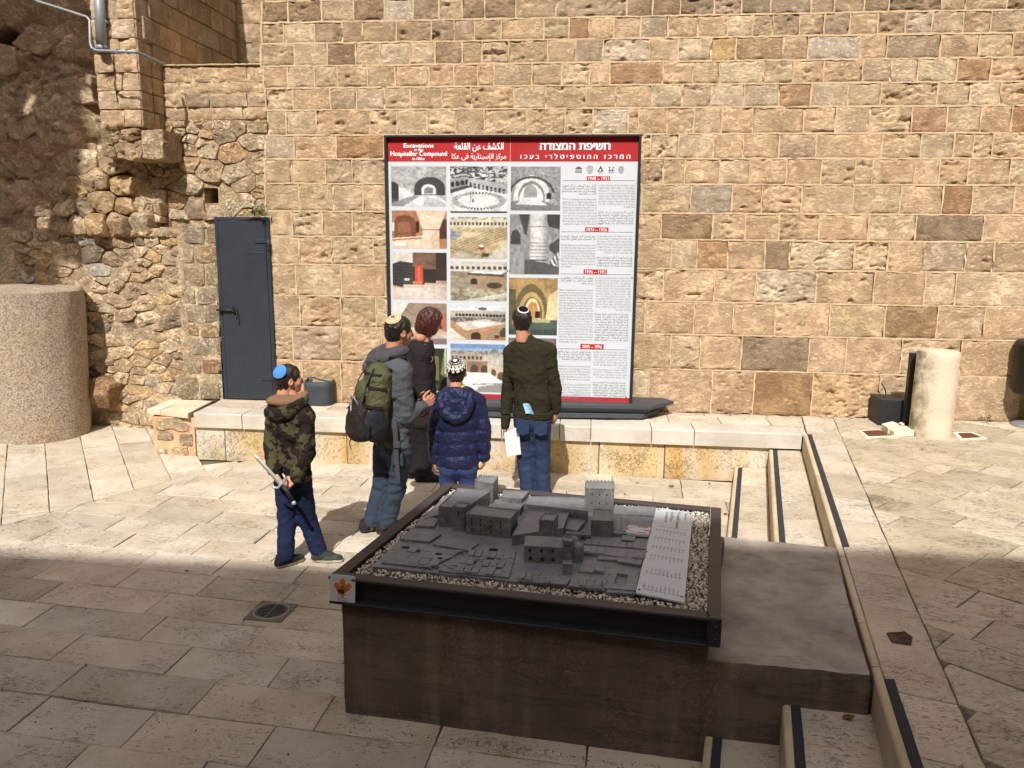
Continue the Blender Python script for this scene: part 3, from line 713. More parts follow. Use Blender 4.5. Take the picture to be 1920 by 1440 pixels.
# a dark pocket in the masonry near the left edge of the picture
hx, hz = W(6, 75, YG)[0], W(6, 75, YG)[2]; D = D-.5*np.exp(-(((X-hx)/.16)**2+((Z-hz)/.12)**2)**2)
idx = np.arange(X.size).reshape(X.shape)
mk('masonry_core', np.stack([X, YG-D, Z], -1).reshape(-1, 3), [(a, b, c, d) for a, b, c, d in zip(idx[:-1, :-1].ravel(), idx[:-1, 1:].ravel(), idx[1:, 1:].ravel(), idx[1:, :-1].ravel())], M_mortar_rough, rough, True, desat(S((222, 190, 152)), .22, 1.25))
r5 = random.Random(31)
pts = scatter((xa, xb-.1, za, zb), 120, 1.5, r5)
for k, c in enumerate(cells(pts, (xa, xb-.1, za, zb), 1.5)):
    if not c or area(c) < .004 or r5.random() < .40: continue
    xc = np.mean([q[0] for q in c]); zc = np.mean([q[1] for q in c])
    if abs(xc-hx) < .22 and abs(zc-hz) < .18: continue
    i = int(np.clip(np.searchsorted(zg, zc), 0, len(zg)-1)); j = int(np.clip(np.searchsorted(xg, xc), 0, len(xg)-1))
    boulder('stone', c, (0, YG-D[i, j]+.03, 0), (1, 0, 0), (0, 0, 1), (0, -1, 0), rough, desat(S((216, 184, 144)), .26, r5.uniform(1.05, 1.4)), r5.uniform(.015, .07), .01, 1000+k, M_mortar_rough, 22, .8, .14)

# ------------------------------------------------------------------ ground and paving
gm = MB()
gm.add([(-400, -400, -.03), (400, -400, -.03), (400, 400, -.03), (-400, 400, -.03)], [[0, 1, 2, 3]])
tag(gm.build('ground', M_joint), kind='structure')
M_slabw = mat_tooled('worn_paving_limestone', pit_dark=.75, worn=.55)
SLC = [desat(S(c), .30, 1.0) for c in [(212, 198, 176), (206, 192, 170), (216, 204, 184), (200, 186, 162), (210, 194, 168), (212, 196, 172)]]
def slabcol(r, k=1.): c = r.choice(SLC); k *= r.uniform(.9, 1.07); return tuple(v*k for v in c)
def slab(poly, z, parent, colr, r, gap=.0032, th=.05, name='slab', m=None, bev=.0035, zf=None):
    if len(poly) < 3 or area(poly) < .004: return None
    a = sum(poly[i][0]*poly[(i+1) % len(poly)][1]-poly[(i+1) % len(poly)][0]*poly[i][1] for i in range(len(poly)))
    if a < 0: poly = poly[::-1]
    # drop near-duplicate corners
    q = [poly[0]]
    for p in poly[1:]:
        if math.hypot(p[0]-q[-1][0], p[1]-q[-1][1]) > .012: q.append(p)
    if math.hypot(q[0][0]-q[-1][0], q[0][1]-q[-1][1]) < .012: q.pop()
    if len(q) < 3: return None
    p = inset(q, gap*r.uniform(.5, 1.1)); 
    if area(p) < .002: return None
    # edges broken into short worn pieces
    pts = []
    for i in range(len(p)):
        A, B = p[i], p[(i+1) % len(p)]; L = np.linalg.norm(B-A); n = max(1, int(L/.11)); nn = np.array([-(B-A)[1], (B-A)[0]])/max(L, 1e-6)
        for k in range(n):
            t = k/n; pts.append(A+(B-A)*t+(nn*r.uniform(-.0015, .0035) if k else 0))
    p = np.array(pts); n = len(p); ctr = p.mean(0)
    tl = (r.uniform(-.009, .009), r.uniform(-.009, .009)); dz = r.uniform(-.003, .003)
    zz = (lambda x, y: z+dz+tl[0]*(x-ctr[0])+tl[1]*(y-ctr[1])+(zf(x, y) if zf else 0))
    q2 = ctr+(p-ctr)*(1-bev*2.0/np.maximum(.05, np.linalg.norm(p-ctr, axis=1)))[:, None]
    V = [(x, y, zz(x, y)-th) for x, y in p]+[(x, y, zz(x, y)-bev) for x, y in p]+[(x, y, zz(x, y)) for x, y in q2]
    F = [[i, (i+1) % n, n+(i+1) % n, n+i] for i in range(n)]+[[n+i, n+(i+1) % n, 2*n+(i+1) % n, 2*n+i] for i in range(n)]+[list(range(2*n, 3*n))]
    return mk(name, V, F, m or M_slab, parent, False, colr)
def at2(o, u, v, a, b): return (o[0]+u[0]*a+v[0]*b, o[1]+u[1]*a+v[1]*b)

court = empty('courtyard_paving', (0, 4, 0), kind='structure')
rp = random.Random(3)
u = np.array([math.cos(math.radians(-5.2)), math.sin(math.radians(-5.2))]); v = np.array([.045, .999])
O = np.array([-2.32, 4.437])
FA = G(467, 862)[:2]; FB = G(141, 948)[:2]; fd = FB-FA; fn = np.array([-fd[1], fd[0]]); fn /= np.linalg.norm(fn)
if np.dot(np.array([0, 4])-FA, fn) < 0: fn = -fn                       # main pattern lies on this side
e1a = np.array([1.39, 7.30]); e1d = np.array([.2035, 1.])
known = {0: -1.95+2.32, }
for row in range(-14, 11):
    b0 = row*.288; offs = (row*.37) % .66
    a = -4.6+offs+rp.uniform(-.05, .05)
    while a < 4.6:
        L = rp.choice([.58, .62, .64, .68, .76]); p = [at2(O, u, v, a, b0), at2(O, u, v, a+L, b0), at2(O, u, v, a+L, b0+.288), at2(O, u, v, a, b0+.288)]
        a += L
        p = clip(p, FA[0], FA[1], fn[0], fn[1]) if p[0][1] > 4.9 or p[0][0] < -3.6 else p
        if p: p = clip(p, -3.9, 7.42, .03, -1.)
        if p: p = clip(p, e1a[0], e1a[1], -1, .2035)
        if p and np.mean([q[1] for q in p]) < .6: continue
        if p: slab(p, 0, court, slabcol(rp), rp)
def zfan(x, y): return float(min(.11, max(0., -((x-FA[0])*fn[0]+(y-FA[1])*fn[1])*.052)))
# fan of slabs in the left corner
cu = np.array([math.cos(math.radians(-53.5)), math.sin(math.radians(-53.5))]); cv = np.array([math.cos(math.radians(36.5)), math.sin(math.radians(36.5))])
for c in range(-8, 9):
    a = -3.2+rp.uniform(0, .4); b0 = -.405+.33*c
    while a < 3.4:
        L = rp.choice([.36, .42, .48, .55]); Oo = np.array([-5.3, 7.2]); base = np.dot(Oo, np.array([.804, .595]))
        p = [at2(Oo, cu, cv, a, b0-base), at2(Oo, cu, cv, a+L, b0-base), at2(Oo, cu, cv, a+L, b0+.33-base), at2(Oo, cu, cv, a, b0+.33-base)]
        a += L
        p = clip(p, FA[0], FA[1], -fn[0], -fn[1])
        if p: p = clip(p, 0, 8.38, 0, -1)
        if p: p = clip(p, -3.98, 7.5, -1, 0) if np.mean([q[1] for q in p]) > 7.4 else p
        if p: p = clip(p, -4.35, 5.31, .118, 1.)
        if p: slab(p, 0, court, slabcol(rp, 1.02), rp, .0035, zf=zfan)

# upper court
upper = empty('upper_court_paving', (2.5, 5, ZP), kind='structure')
E3 = (np.array([2.008, 7.386]), np.array([1.099, 2.525])); ed = (E3[1]-E3[0])/(E3[1][1]-E3[0][1])     # x per unit y
def e3x(y, off=0): return E3[0][0]+ed[0]*(y-E3[0][1])+off
def jx(y): return 2.44+.1972*(y-7.88)
mb = MB(); yy0, yy1 = -3, 8.3
mb.add([(e3x(yy0, .02), yy0, ZP-.03), (9, yy0, ZP-.03), (9, yy1, ZP-.03), (e3x(yy1, .02), yy1, ZP-.03), (e3x(yy0, .02), yy0, -.05), (e3x(yy1, .02), yy1, -.05)], [[0, 1, 2, 3], [0, 3, 5, 4]])
mb.build('bedding', M_joint, upper)
ys = [8.08, 7.42, 6.98, 6.5, 6.12, 5.5, 5.05, 4.62, 4.2, 3.795, 3.02, 2.6, 2.15, 1.7, 1.2]
for a, b in zip(ys, ys[1:]):
    sk = -.16
    p = [(e3x(a, .035), a), (jx(a+sk*.45), a-.45*.17), (jx(b+sk*.45), b-.45*.17), (e3x(b, .035), b)]
    slab(p, ZP, upper, slabcol(rp, 1.0), rp, .005)
ua = np.array([math.cos(math.radians(-41)), math.sin(math.radians(-41))]); ub = np.array([math.cos(math.radians(46)), math.sin(math.radians(46))])
Oj = np.array([2.071, 4.37])
for row in range(-14, 20):
    a = -7+((row*.41) % .62); b0 = row*.295
    while a < 7:
        L = rp.choice([.46, .52, .6, .66]); p = [at2(Oj, ua, ub, a, b0), at2(Oj, ua, ub, a+L, b0), at2(Oj, ua, ub, a+L, b0+.295), at2(Oj, ua, ub, a, b0+.295)]; a += L
        c = np.mean(p, axis=0)
        if c[1] < .8 or c[1] > 8.3 or c[0] > 6.8: continue
        p = clip(p, 2.44, 7.88, 1, -.1972)
        if p: p = clip(p, 0, 8.06, 0, -1)
        if p: slab(p, ZP, upper, tuple(v*k for v, k in zip(slabcol(rp, .95), (1, .985, .93))), rp, .004, m=M_slabw)

# ------------------------------------------------------------------ platform under the board
plat = empty('stone_platform', (-1, 7.7, 0), 'long raised platform with white coping over yellow tooled stone', 'platform', kind='thing')
cf = np.array([(-3.977, 7.385), (1.99, 7.305)])                       # front edge of the coping
def cfy(x): return cf[0][1]+(cf[1][1]-cf[0][1])*(x-cf[0][0])/(cf[1][0]-cf[0][0])
cx = [G(p, 785+.03*(p-600), ZP)[0] for p in (354.5, 447, 556, 690, 826, 940, 1049, 1108, 1222, 1302, 1503)]
rc = random.Random(8)
for a, b in zip(cx, cx[1:]):
    mb = MB(); n = 10; V = []; F = []
    prof = [(.0, -.146), (0, -.012), (.012, 0), (.30, 0), (.30, -.146)]
    xs = np.linspace(a+.004, b-.004, n)
    for x in xs:
        for d, z in prof: V.append((x, cfy(x)+d+rc.uniform(0, .002), ZP+z))
    m_ = len(prof)
    for i in range(n-1):
        for j in range(m_): F.append([i*m_+j, i*m_+(j+1) % m_, (i+1)*m_+(j+1) % m_, (i+1)*m_+j][::-1])
    F += [list(range(m_)), [(n-1)*m_+j for j in range(m_)][::-1]]
    mb.add(V, F); k = rc.uniform(.94, 1.04); mb.build('coping_stone', M_coping, plat, tuple(v*k*.80 for v in S((226, 221, 212))))
fx = [G(p, 858+.047*(p-357), 0)[0] for p in (357, 369, 424, 520, 650, 760, 880, 1000, 1122, 1246, 1372)]
for k, (a, b) in enumerate(zip(fx, fx[1:])):
    y0 = cfy(a)+.035; c = (desat(S((206, 180, 130)), .12) if k % 3 else desat(S((204, 168, 106)), .1)); kk = rc.uniform(.92, 1.06)
    b = b+(.04 if b == fx[-1] else 0); v, f = chamfer_box(((a+b)/2, y0+.15, ZP/2-.08), ((b-a)/2-.004, .15, ZP/2-.073+.01), .005)
    mk('face_stone', v, f, M_face, plat, False, tuple(q*kk for q in c))
a, b = fx[-1], G(1446, 842, .33)[0]; v, f = chamfer_box(((a+b)/2, cfy(a)+.185, .225), ((b-a)/2-.003, .15, .11), .004); mk('face_stone', v, f, M_face, plat, False, S((210, 190, 146)))
mb = MB(); box(mb, cx[0]+.02, cx[-1], cfy(0)+.2, 8.07, 0, ZP-.03, .003); box(mb, fx[0]+.03, fx[-1], cfy(0)+.10, cfy(0)+.25, 0, ZP-.06, .002); mb.build('core', M_joint, plat)
x = cx[0]
rows_ = [(cfy(0)+.315, cfy(0)+.62), (cfy(0)+.62, 8.06)]
for y0, y1 in rows_:
    x = cx[0]-.02
    while x < 2.25:
        L = rc.uniform(.45, .75); pq = clip([(x, y0+.0), (min(x+L, 2.3), y0), (min(x+L, 2.3), y1), (x, y1)], 2.008+.033, 7.386, -1, .187); pq and slab(pq, ZP, plat, slabcol(rc, 1.05), rc, .004, .03); x += L
slab([(1.992, 7.33), (2.03, 7.33), (2.075, 7.63), (1.992, 7.63)], ZP-.004, plat, slabcol(rc, 1.05), rc, .0, .03)
# thin white slab and rubble base at the left end
p0 = G(275, 768, ZP)[:2]; p1 = G(354, 776, ZP)[:2]; p2 = G(398, 752, ZP)[:2]; p3 = G(322, 748, ZP)[:2]
mid_ = (p0*.68+p1*.32); midb = (p3*.68+p2*.32)
slab([tuple(p0), tuple(mid_), tuple(midb), tuple(p3)], ZP+.005, plat, S((230, 218, 196)), rc, .003, .05, 'coping_stone', M_coping)
slab([tuple(mid_), tuple(p1-[.012, 0]), tuple(p2-[.0, 0]), tuple(midb)], ZP+.003, plat, S((226, 214, 190)), rc, .003, .05, 'coping_stone', M_coping)
ye = p1[1]+.06; zl = ZP-.05
xa_, xb_ = W(287, 800, ye)[0], cx[0]-.005
mb = MB(); mb.add([(xa_, ye, 0), (xb_, ye, 0), (xb_, ye, zl), (xa_, ye, zl), (xa_, 8.3, 0), (xa_, 8.3, zl)], [[0, 1, 2, 3], [0, 3, 5, 4]]); mb.build('mortar', M_mortar, plat, S((222, 186, 150)))
for k, (a, b, c, d) in enumerate([(.02, .95, .68, .98), (.05, .5, .42, .66), (.6, .97, .30, .62), (.02, .32, .04, .24), (.4, .85, .06, .28)]):
    boulder('stone', [(xa_+(xb_-xa_)*a, zl*c), (xa_+(xb_-xa_)*b, zl*c), (xa_+(xb_-xa_)*b, zl*d), (xa_+(xb_-xa_)*a, zl*d)], (0, ye, 0), (1, 0, 0), (0, 0, 1), (0, -1, 0), plat, rubcol(rc), .02, .01, 60+k, None, 20, .5)

# ------------------------------------------------------------------ steps
M_grip = mat_plain('grip_tape', (.045, .047, .052), .85, 0, 60, .3, .8, .2, .004)
steps = empty('stone_steps', (1.3, 5, 0), 'three low limestone steps with dark grip strips, split by the concrete block', 'steps', kind='thing')
SE = [(1.39, 7.30, .55, 3.169, .127, 0.), (1.704, 7.345, .852, 3.116, .316, .127), (2.008, 7.386, 1.099, 2.525, ZP, .316)]
def sx(k, y, off=0): x0, y0, x1, y1, _, _ = SE[k]; return x0+(x1-x0)*(y-y0)/(y1-y0)+off
spans = [(7.30, 4.60), (3.20, 1.0)]
blk_far = lambda x: 4.62-.15*(x-.84); blk_near = lambda x: 3.19-.10*(x-.55)
for k in range(3):
    _, _, _, _, zt_, zb_ = SE[k]
    for si, (ya, yb) in enumerate(spans):
        y_hi = (cfy(1.5)+(.03 if k < 2 else .0)) if si == 0 else blk_near(sx(k, 3.1))-.004
        y_lo = blk_far(sx(k, 4.6))+.004 if si == 0 else 1.0
        if k == 2 and si == 0: y_lo = 3.19
        if k == 2 and si == 1: y_hi = 3.19
        # nosing stones with the riser
        y = y_hi
        while y > y_lo+.01:
            L = rc.choice([.5, .62, .8, .95]); y2 = max(y-L, y_lo)
            if y2-y_lo < .15: y2 = y_lo
            n = 5; V = []; F = []
            prof = [(0., zb_-.02-zt_), (0., -.012), (.004, -.004), (.012, 0), (.033, 0), (.033, zb_-.02-zt_)]
            for i in range(n):
                t = y-.003+(y2-y+.006)*i/(n-1)
                for d, z in prof: V.append((sx(k, t, d)+rc.uniform(0, .0012), t, zt_+z))
            m_ = len(prof)
            for i in range(n-1):
                for j in range(m_): F.append([i*m_+j, i*m_+(j+1) % m_, (i+1)*m_+(j+1) % m_, (i+1)*m_+j])
            F += [list(range(m_))[::-1], [(n-1)*m_+j for j in range(m_)]]
            kk = rc.uniform(.95, 1.04); mk('nosing', V, F, M_coping, steps, False, tuple(q*kk*.85 for q in S((222, 206, 178)))); y = y2
        if k < 2:
            y = y_hi
            while y > y_lo+.01:
                L = rc.choice([.4, .55, .75, .9]); y2 = max(y-L, y_lo)
                if y2-y_lo < .15: y2 = y_lo
                slab([(sx(k, y, .034), y), (sx(k+1, y, -.001), y-.04*(si == 1)), (sx(k+1, y2, -.001), y2-.04*(si == 1)), (sx(k, y2, .034), y2)], zt_, steps, tuple(q for q in slabcol(rc, 1.04)), rc, .003, .12, 'tread'); y = y2
        # grip strip
        y0s, y1s = y_hi-.012, y_lo+.01
        if k == 2: y0s, y1s = (y_hi-.03, 4.53) if si == 0 else (3.09, 1.0)
        V = []; n = 40
        for i in range(n+1):
            t = y0s+(y1s-y0s)*i/n
            for d, z in ((.036, 0), (.036, .005), (.074, .005), (.074, 0)): V.append((sx(k, t, d)+rc.uniform(-.0008, .0008), t, zt_+z))
        F = []
        for i in range(n):
            for j in range(3): F.append([i*4+j, i*4+j+1, (i+1)*4+j+1, (i+1)*4+j])
        F += [[0, 1, 2, 3][::-1], [n*4+j for j in range(4)]]
        mk('grip_strip', V, F, M_grip, steps)
mb = MB()
for k in range(3):
    mb.add([(sx(k, 7.3, .03), 7.3, SE[k][4]-.03), (sx(k, .9, .03), .9, SE[k][4]-.03), (sx(2, .9, .2), .9, SE[k][4]-.03), (sx(2, 7.3, .2), 7.3, SE[k][4]-.03)], [[0, 1, 2, 3]])
mb.build('bedding', M_joint, steps)

# ------------------------------------------------------------------ unseen shade casters, both added: building behind the camera, pierced screen at the left
r8 = random.Random(14); mb = MB()
for i in range(16):
    for j in range(12):
        if i % 3 == 1 and j % 3: continue
        x1 = -5.80-.26*max(0, (3-j))*.35+r8.uniform(-.12, .1)-i*.32
        v, f = chamfer_box((x1-.17, 3.9+r8.uniform(-.03, .03), 6.55+j*.4+r8.uniform(-.01, .01)), (.24, .2, .215), .02); mb.add(v, f)
box(mb, -11, -10.2, 3.5, 4.3, 0, 11.8, .05)
tag(mb.build('shade_screen', M_rubble, None, desat(S((190, 160, 120)))), 'unseen pierced screen added above the left edge to shade the eroded masonry', 'shade screen', kind='thing')
M_off = mat_block('shade_wall_stone')
mb = MB(); HB = 14.; YS = 5.03-HB/math.tan(SUN_EL)
box(mb, -30, 30, YS-9, YS, -.02, HB, .05)
for i in range(9): box(mb, -20+i*5, -18.6+i*5, YS-.01, YS+.06, 2.2, 4.6, .02)
tag(mb.build('building', M_off, None, S((196, 170, 128))), 'tall unseen building added behind the viewpoint to shade the near paving', 'building', kind='thing')
# ================================================================== OBJECTS
M_steel = mat_plain('dark_grey_paint', S((48, 53, 62)), .5, 0, 5, .22, .2, .4, .003)
M_dark = mat_plain('black_paint', S((38, 38, 42)), .5, 0, 14, .2, .2, .4)
M_galv = mat_plain('grey_pipe', S((150, 155, 158)), .5, .3, 6, .15, .1, .5)
M_leaf = mat_plain('leaf_green', (.06, .10, .02), .6, 0, 8, .4, .1, .3)
M_ink = mat_print()

# ---- door
YD = 8.07
def dp(px, py): return W(px, py, YD)
dl0, dl1 = dp(419, 748)[0], dp(519, 750)[0]; dz0 = ZP+.004; dz1 = dp(457, 407)[2]
dl0t, dl1t = dp(407, 407)[0], dp(507, 407)[0]
dl0 = (dl0+dl0t)/2; dl1 = (dl1+dl1t)/2
door = empty('doorway', ((dl0+dl1)/2, YD, dz0), 'tall narrow dark grey metal door with a sliding bolt', 'door', kind='thing')
mb = MB(); fw = .035
box(mb, dl0, dl0+fw, YD-.02, YD+.10, dz0, dz1, .004); box(mb, dl1-fw, dl1, YD-.03, YD+.06, dz0, dz1, .004); box(mb, dl0+fw, dl1-fw, YD-.02, YD+.10, dz1-fw, dz1, .004)
mb.build('frame', M_steel, door)
mb = MB(); box(mb, dl0+fw+.004, dl1-fw-.004, YD-.028, YD+.02, dz0+.012, dz1-fw-.004, .004)
leafo = mb.build('door_leaf', M_steel, door)
mb = MB(); obox(mb, (dl1-.22, YD-.034, dz1-.36), (dl1-.06, YD-.034, dz1-.36), .006, .002, .0005); mb.build('scratch', mat_plain('scratched_paint', S((120, 126, 134)), .7), door)
zb = dp(440, 581)[2]; mb = MB()
tube(mb, [(dl0-.02, YD-.05, zb), (dl0+.21, YD-.05, zb)], .011, 10); tube(mb, [(dl0+.19, YD-.05, zb), (dl0+.215, YD-.075, zb-.01), (dl0+.215, YD-.08, zb-.10)], .006, 8)
for x in (dl0+.02, dl0+.17): box(mb, x-.012, x+.012, YD-.065, YD-.02, zb-.018, zb+.018, .003)
tube(mb, [(dl0+.16, YD-.04, zb+.01), (dl0+.15, YD-.05, zb+.045)], .006, 6)
mb.build('bolt', M_dark, door)
for zc in (dp(500, 452)[2], dp(500, 708)[2]):
    mb = MB(); box(mb, dl1-.155, dl1-.01, YD-.040, YD-.026, zc-.022, zc+.022, .003); tube(mb, [(dl1-.004, YD-.045, zc-.09), (dl1-.004, YD-.045, zc+.02)], .012, 8); mb.build('hinge', M_steel, door)
mb = MB(); box(mb, dl0-.05, dl0, YD-.03, YD+.02, dp(410, 697)[2]-.02, dp(410, 697)[2]+.02, .003); mb.build('wall_lug', M_dark, door)

def plant(px0, px1, py, y, n, s, label, seed, group='weeds growing from the masonry', up=1.):
    r = random.Random(seed); mb = MB(); st = MB()
    base = W((px0+px1)/2, py, y)
    for i in range(n):
        p = W(r.uniform(px0, px1), py, y); p[1] -= r.uniform(0, .10)
        h = r.uniform(.3, 1.)*s*up; top = p+np.array([r.uniform(-.4, .4)*s, -r.uniform(0, .4)*s, h])
        tube(st, [p, (p+top)/2+np.array([0, 0, h*.1]), top], .0016, 4)
        for k in range(7):
            c = p+(top-p)*r.uniform(.35, 1.05)+np.array([r.uniform(-1, 1), r.uniform(-1, .2), r.uniform(-.4, .6)])*s*.22
            a = np.array([r.uniform(-1, 1), r.uniform(-1, 0), r.uniform(-.5, .8)]); a /= np.linalg.norm(a); b = np.cross(a, [r.uniform(-1, 1), r.uniform(-1, 1), 1.]); b /= np.linalg.norm(b)
            L = s*r.uniform(.12, .22); w = L*.42
            mb.add([c, c+a*L*.5+b*w, c+a*L, c+a*L*.5-b*w], [[0, 1, 2, 3]])
    t = empty('weed', tuple(base), label, 'plant', group, 'thing')
    mb.build('leaves', M_leaf, t); st.build('stem', M_leaf, t); return t
plant(470, 503, 405, YD-.0, 26, .11, 'green weed growing on top of the dark metal door', 1)
plant(345, 358, 418, YR-.02, 7, .09, 'small weed on the ledge left of the door top', 2)
plant(337, 352, 536, YR-.08, 5, .07, 'tiny weed in the rubble left of the door', 3)
plant(1357, 1370, 776, YW-.03, 6, .06, 'tiny weed at the wall foot right of the board', 4)
plant(1630, 1642, 768, YW-.03, 7, .07, 'tiny weed at the wall foot beside the black box', 5)
plant(1834, 1852, 788, YW-.03, 10, .08, 'weed at the wall foot right of the pale column', 6)

# ---- downpipe and conduit
pp = MB(); a = W(184, -40, YPR-.06); b = W(191, 92, YPR-.06); tube(pp, [a, (a+b)/2, b], .05, 18)
dpipe = empty('downpipe', tuple(b), 'grey downpipe ending half way up the pier at top left', 'pipe', kind='thing')
pp.build('pipe', M_galv, dpipe)
mb = MB(); tube(mb, [b+[0, 0, -.01], b+[0, 0, .03]], .056, 18); mb.build('collar', M_galv, dpipe)
mb = MB(); c = a+(b-a)*.6; box(mb, c[0]-.06, c[0]+.06, c[1]-.0, YPR+.02, c[2]-.012, c[2]+.012, .003); mb.build('bracket', M_galv, dpipe)
mb = MB(); path = [W(40, -8, 7.75), W(75, 4, 7.72), W(120, 18, 7.7), W(163, 32, 7.68), W(168, 38, 7.66), W(169, 80, 7.64), W(172, 90, 7.63), W(182, 95, 7.62), W(220, 96, 7.62), W(252, 97, 7.62), W(258, 98, 7.64), W(303, 118, 8.02), W(310, 119.5, 8.12)]
tube(mb, path, .013, 8)
cond = empty('conduit', tuple(path[7]), 'thin grey conduit bent round the pier below the downpipe', 'conduit', kind='thing'); mb.build('pipe', M_galv, cond)
mb = MB()
for q in (path[8], W(238, 96.5, 7.62)): box(mb, q[0]-.008, q[0]+.008, q[1]-.018, q[1]+.04, q[2]-.02, q[2]+.02, .002)
mb.build('clip', M_galv, cond)

# ---- granite column at the left, pale column at the right
n = N('pink_granite'); q = n.pos(1., False); v1 = n.voro(q, 85, 'F1', 'Color'); sep = n.n('SeparateColor'); n.l(v1, sep.inputs[0])
c = n.ramp(sep.outputs[0], [(0., S((128, 116, 104))), (.3, S((172, 156, 138))), (.55, S((186, 169, 148))), (.8, S((202, 187, 168))), (1., S((150, 136, 122)))])
c = n.mix(n.ramp(n.noise(q, 3, 5, .6), [(.35, 0.), (.7, .75)]), c, n.mix(1., c, (1.03, .92, .80), 'MULTIPLY')); c = n.mix(n.ramp(n.noise(q, 60, 4, .7), [(.3, .6), (.5, 0.)]), c, S((106, 84, 70)))
M_gran = n.fin(c, .8, n.bump(n.noise(q, 70, 5, .7), .8, .012), spec=.3)
gb = G(35, 837, .10); R = .54; gy = gb[1]+R-.02; gx = W(141, 560, gy)[0]-R*.995
gz = W(110, 532, gy+.2)[2]
col = empty('granite_column', (gx, gy, 0), 'thick broken pinkish granite column drum standing at the left edge', 'column', kind='thing')
mb = MB(); prof = [(R*.90, -.03), (R*.905, .1)]+[(R*(.905+.095*k/12), .1+(gz-.16)*k/12) for k in range(1, 13)]
lathe(mb, (gx, gy, 0), prof, 96, 0, True, .035, 4, False)
V = []; F = []; seg = 96; base = [tuple(v) for v in mb.v[-seg:]]
rings = [(1, 0), (.985, .012), (.93, .022), (.7, .03), (.4, .03), (.12, .03)]
for f, h in rings:
    for k in range(seg):
        x, y, z = base[k]; xx = gx+(x-gx)*f; yy = gy+(y-gy)*f
        hh = h+((fbm(np.array([[xx*5, yy*5, 2.]]), 4, 6)[0]-.5)*.05+(yy-gy)*.04)*(h > 0); V.append((xx, yy, z+hh))
for i in range(len(rings)-1):
    for k in range(seg): F.append([i*seg+k, i*seg+(k+1) % seg, (i+1)*seg+(k+1) % seg, (i+1)*seg+k])
F.append([(len(rings)-1)*seg+k for k in range(seg)])
mb.add(V, F, 0, True); mb.build('drum', M_gran, col)
blk = [(-.13, -.2), (.12, -.2), (.16, .1), (.02, .2), (-.14, .16)]
boulder('rock', [(x+gx+R+.0, y*.9+.52) for x, y in blk], (0, gy+.28, 0), (1, 0, 0), (0, 0, 1), (0, -1, 0), rub, S((170, 140, 108)), .12, .0, 5, M_rubble, 24, .4, .2)

n = N('pale_limestone_column'); q = n.pos(1., False); c = n.mix(n.noise(q, 4, 5, .6), S((210, 194, 168)), S((226, 213, 192)))
sepn = n.n('SeparateXYZ'); n.l(q, sepn.inputs[0])
left_tint = n.math('MULTIPLY', n.ramp(n.noise(q, 9, 5, .65), [(.42, 0.), (.6, 1.)]), n.ramp(n.math('MULTIPLY_ADD', sepn.outputs[0], -6., 18.65), [(0., 0.), (1., 1.)]))  # patchy dark olive towards the left side
c = n.mix(left_tint, c, S((92, 84, 40)))
M_pale = n.fin(c, .9, n.bump(n.noise(q, 60, 4, .6, .6), .6, .012), spec=.2)
cb = G(1743, 823, ZP); cR = .178; cyy = cb[1]+cR*.9; cxx = (W(1709, 740, cyy)[0]+W(1793, 740, cyy)[0])/2; cz = W(1755, 658, cyy)[2]
pc = empty('stone_column', (cxx, cyy, ZP), 'short pale limestone column standing on the upper court by the wall', 'column', kind='thing')
mb = MB(); lathe(mb, (cxx, cyy, 0), [(cR*.99, ZP-.02)]+[(cR*(.995+.008*math.sin(k)), ZP+(cz-ZP-.012)*k/14) for k in range(15)]+[(cR*.975, cz)], 64, 0, True, .012, 9); mb.build('shaft', M_pale, pc)
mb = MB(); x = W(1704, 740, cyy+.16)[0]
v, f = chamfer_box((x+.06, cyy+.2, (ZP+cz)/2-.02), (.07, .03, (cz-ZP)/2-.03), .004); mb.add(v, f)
post = mb.build('shade_panel', M_dark, None); tag(post, 'narrow dark panel standing in for shade beside the pale column', 'panel', kind='thing')  # dark panel added as the strip of shade left of the column

# ---- black box by the pale column, white blocks, two covers
bb = G(1672, 801, ZP); bx0, bx1 = W(1645, 780, bb[1]+.1)[0], W(1706, 780, bb[1]+.1)[0]; bz = W(1675, 748, bb[1]+.1)[2]
bbx = empty('black_box', ((bx0+bx1)/2, bb[1]+.12, ZP), 'plain black metal box at the wall foot left of the pale column', 'box', kind='thing')
mb = MB(); V = []; pr = [(bx0, bb[1]+.06), (bx0+(bx1-bx0)*.68, bb[1]+.03), (bx1, bb[1]+.10), (bx1, bb[1]+.34), (bx0, bb[1]+.34)]
prism(mb, pr, ZP+.0, bz, 0, .006); mb.build('housing', M_dark, bbx)
mb = MB(); tube(mb, [((bx0+bx1)/2+.0, bb[1]+.33, bz-.02), ((bx0+bx1)/2-.03, bb[1]+.30, bz+.06), ((bx0+bx1)/2-.07, bb[1]+.30, bz+.12)], .006, 6); mb.build('cable', M_dark, bbx)
M_wblk = mat_tooled('white_block', S((232, 226, 212)), 50, .3, .1); r6 = random.Random(2)
for k, (pts_, lab) in enumerate([([(1652, 806), (1672, 801), (1684, 806), (1664, 814)], 'tilted white stone offcut against the black box'), ([(1665, 812), (1684, 806), (1712, 808), (1713, 817), (1676, 818)], 'largest white stone offcut lying before the pale column'), ([(1684, 802), (1690, 800), (1697, 803), (1692, 807)], 'smallest white stone offcut beside the black box')]):
    p = [G(x, y, ZP+.01)[:2] for x, y in pts_]; mb = MB(); prism(mb, inset(p, .0) if area(p) else p, ZP+.005, ZP+(.07, .055, .06)[k], 0, .004)
    o = mb.build('stone_offcut', M_wblk); tag(o, lab, 'stone block', 'white stone offcuts by the pale column', 'thing')
M_rust = mat_plain('rusty_lid', S((112, 70, 48)), .9, .1, 30, .3, .5, .2, .006)
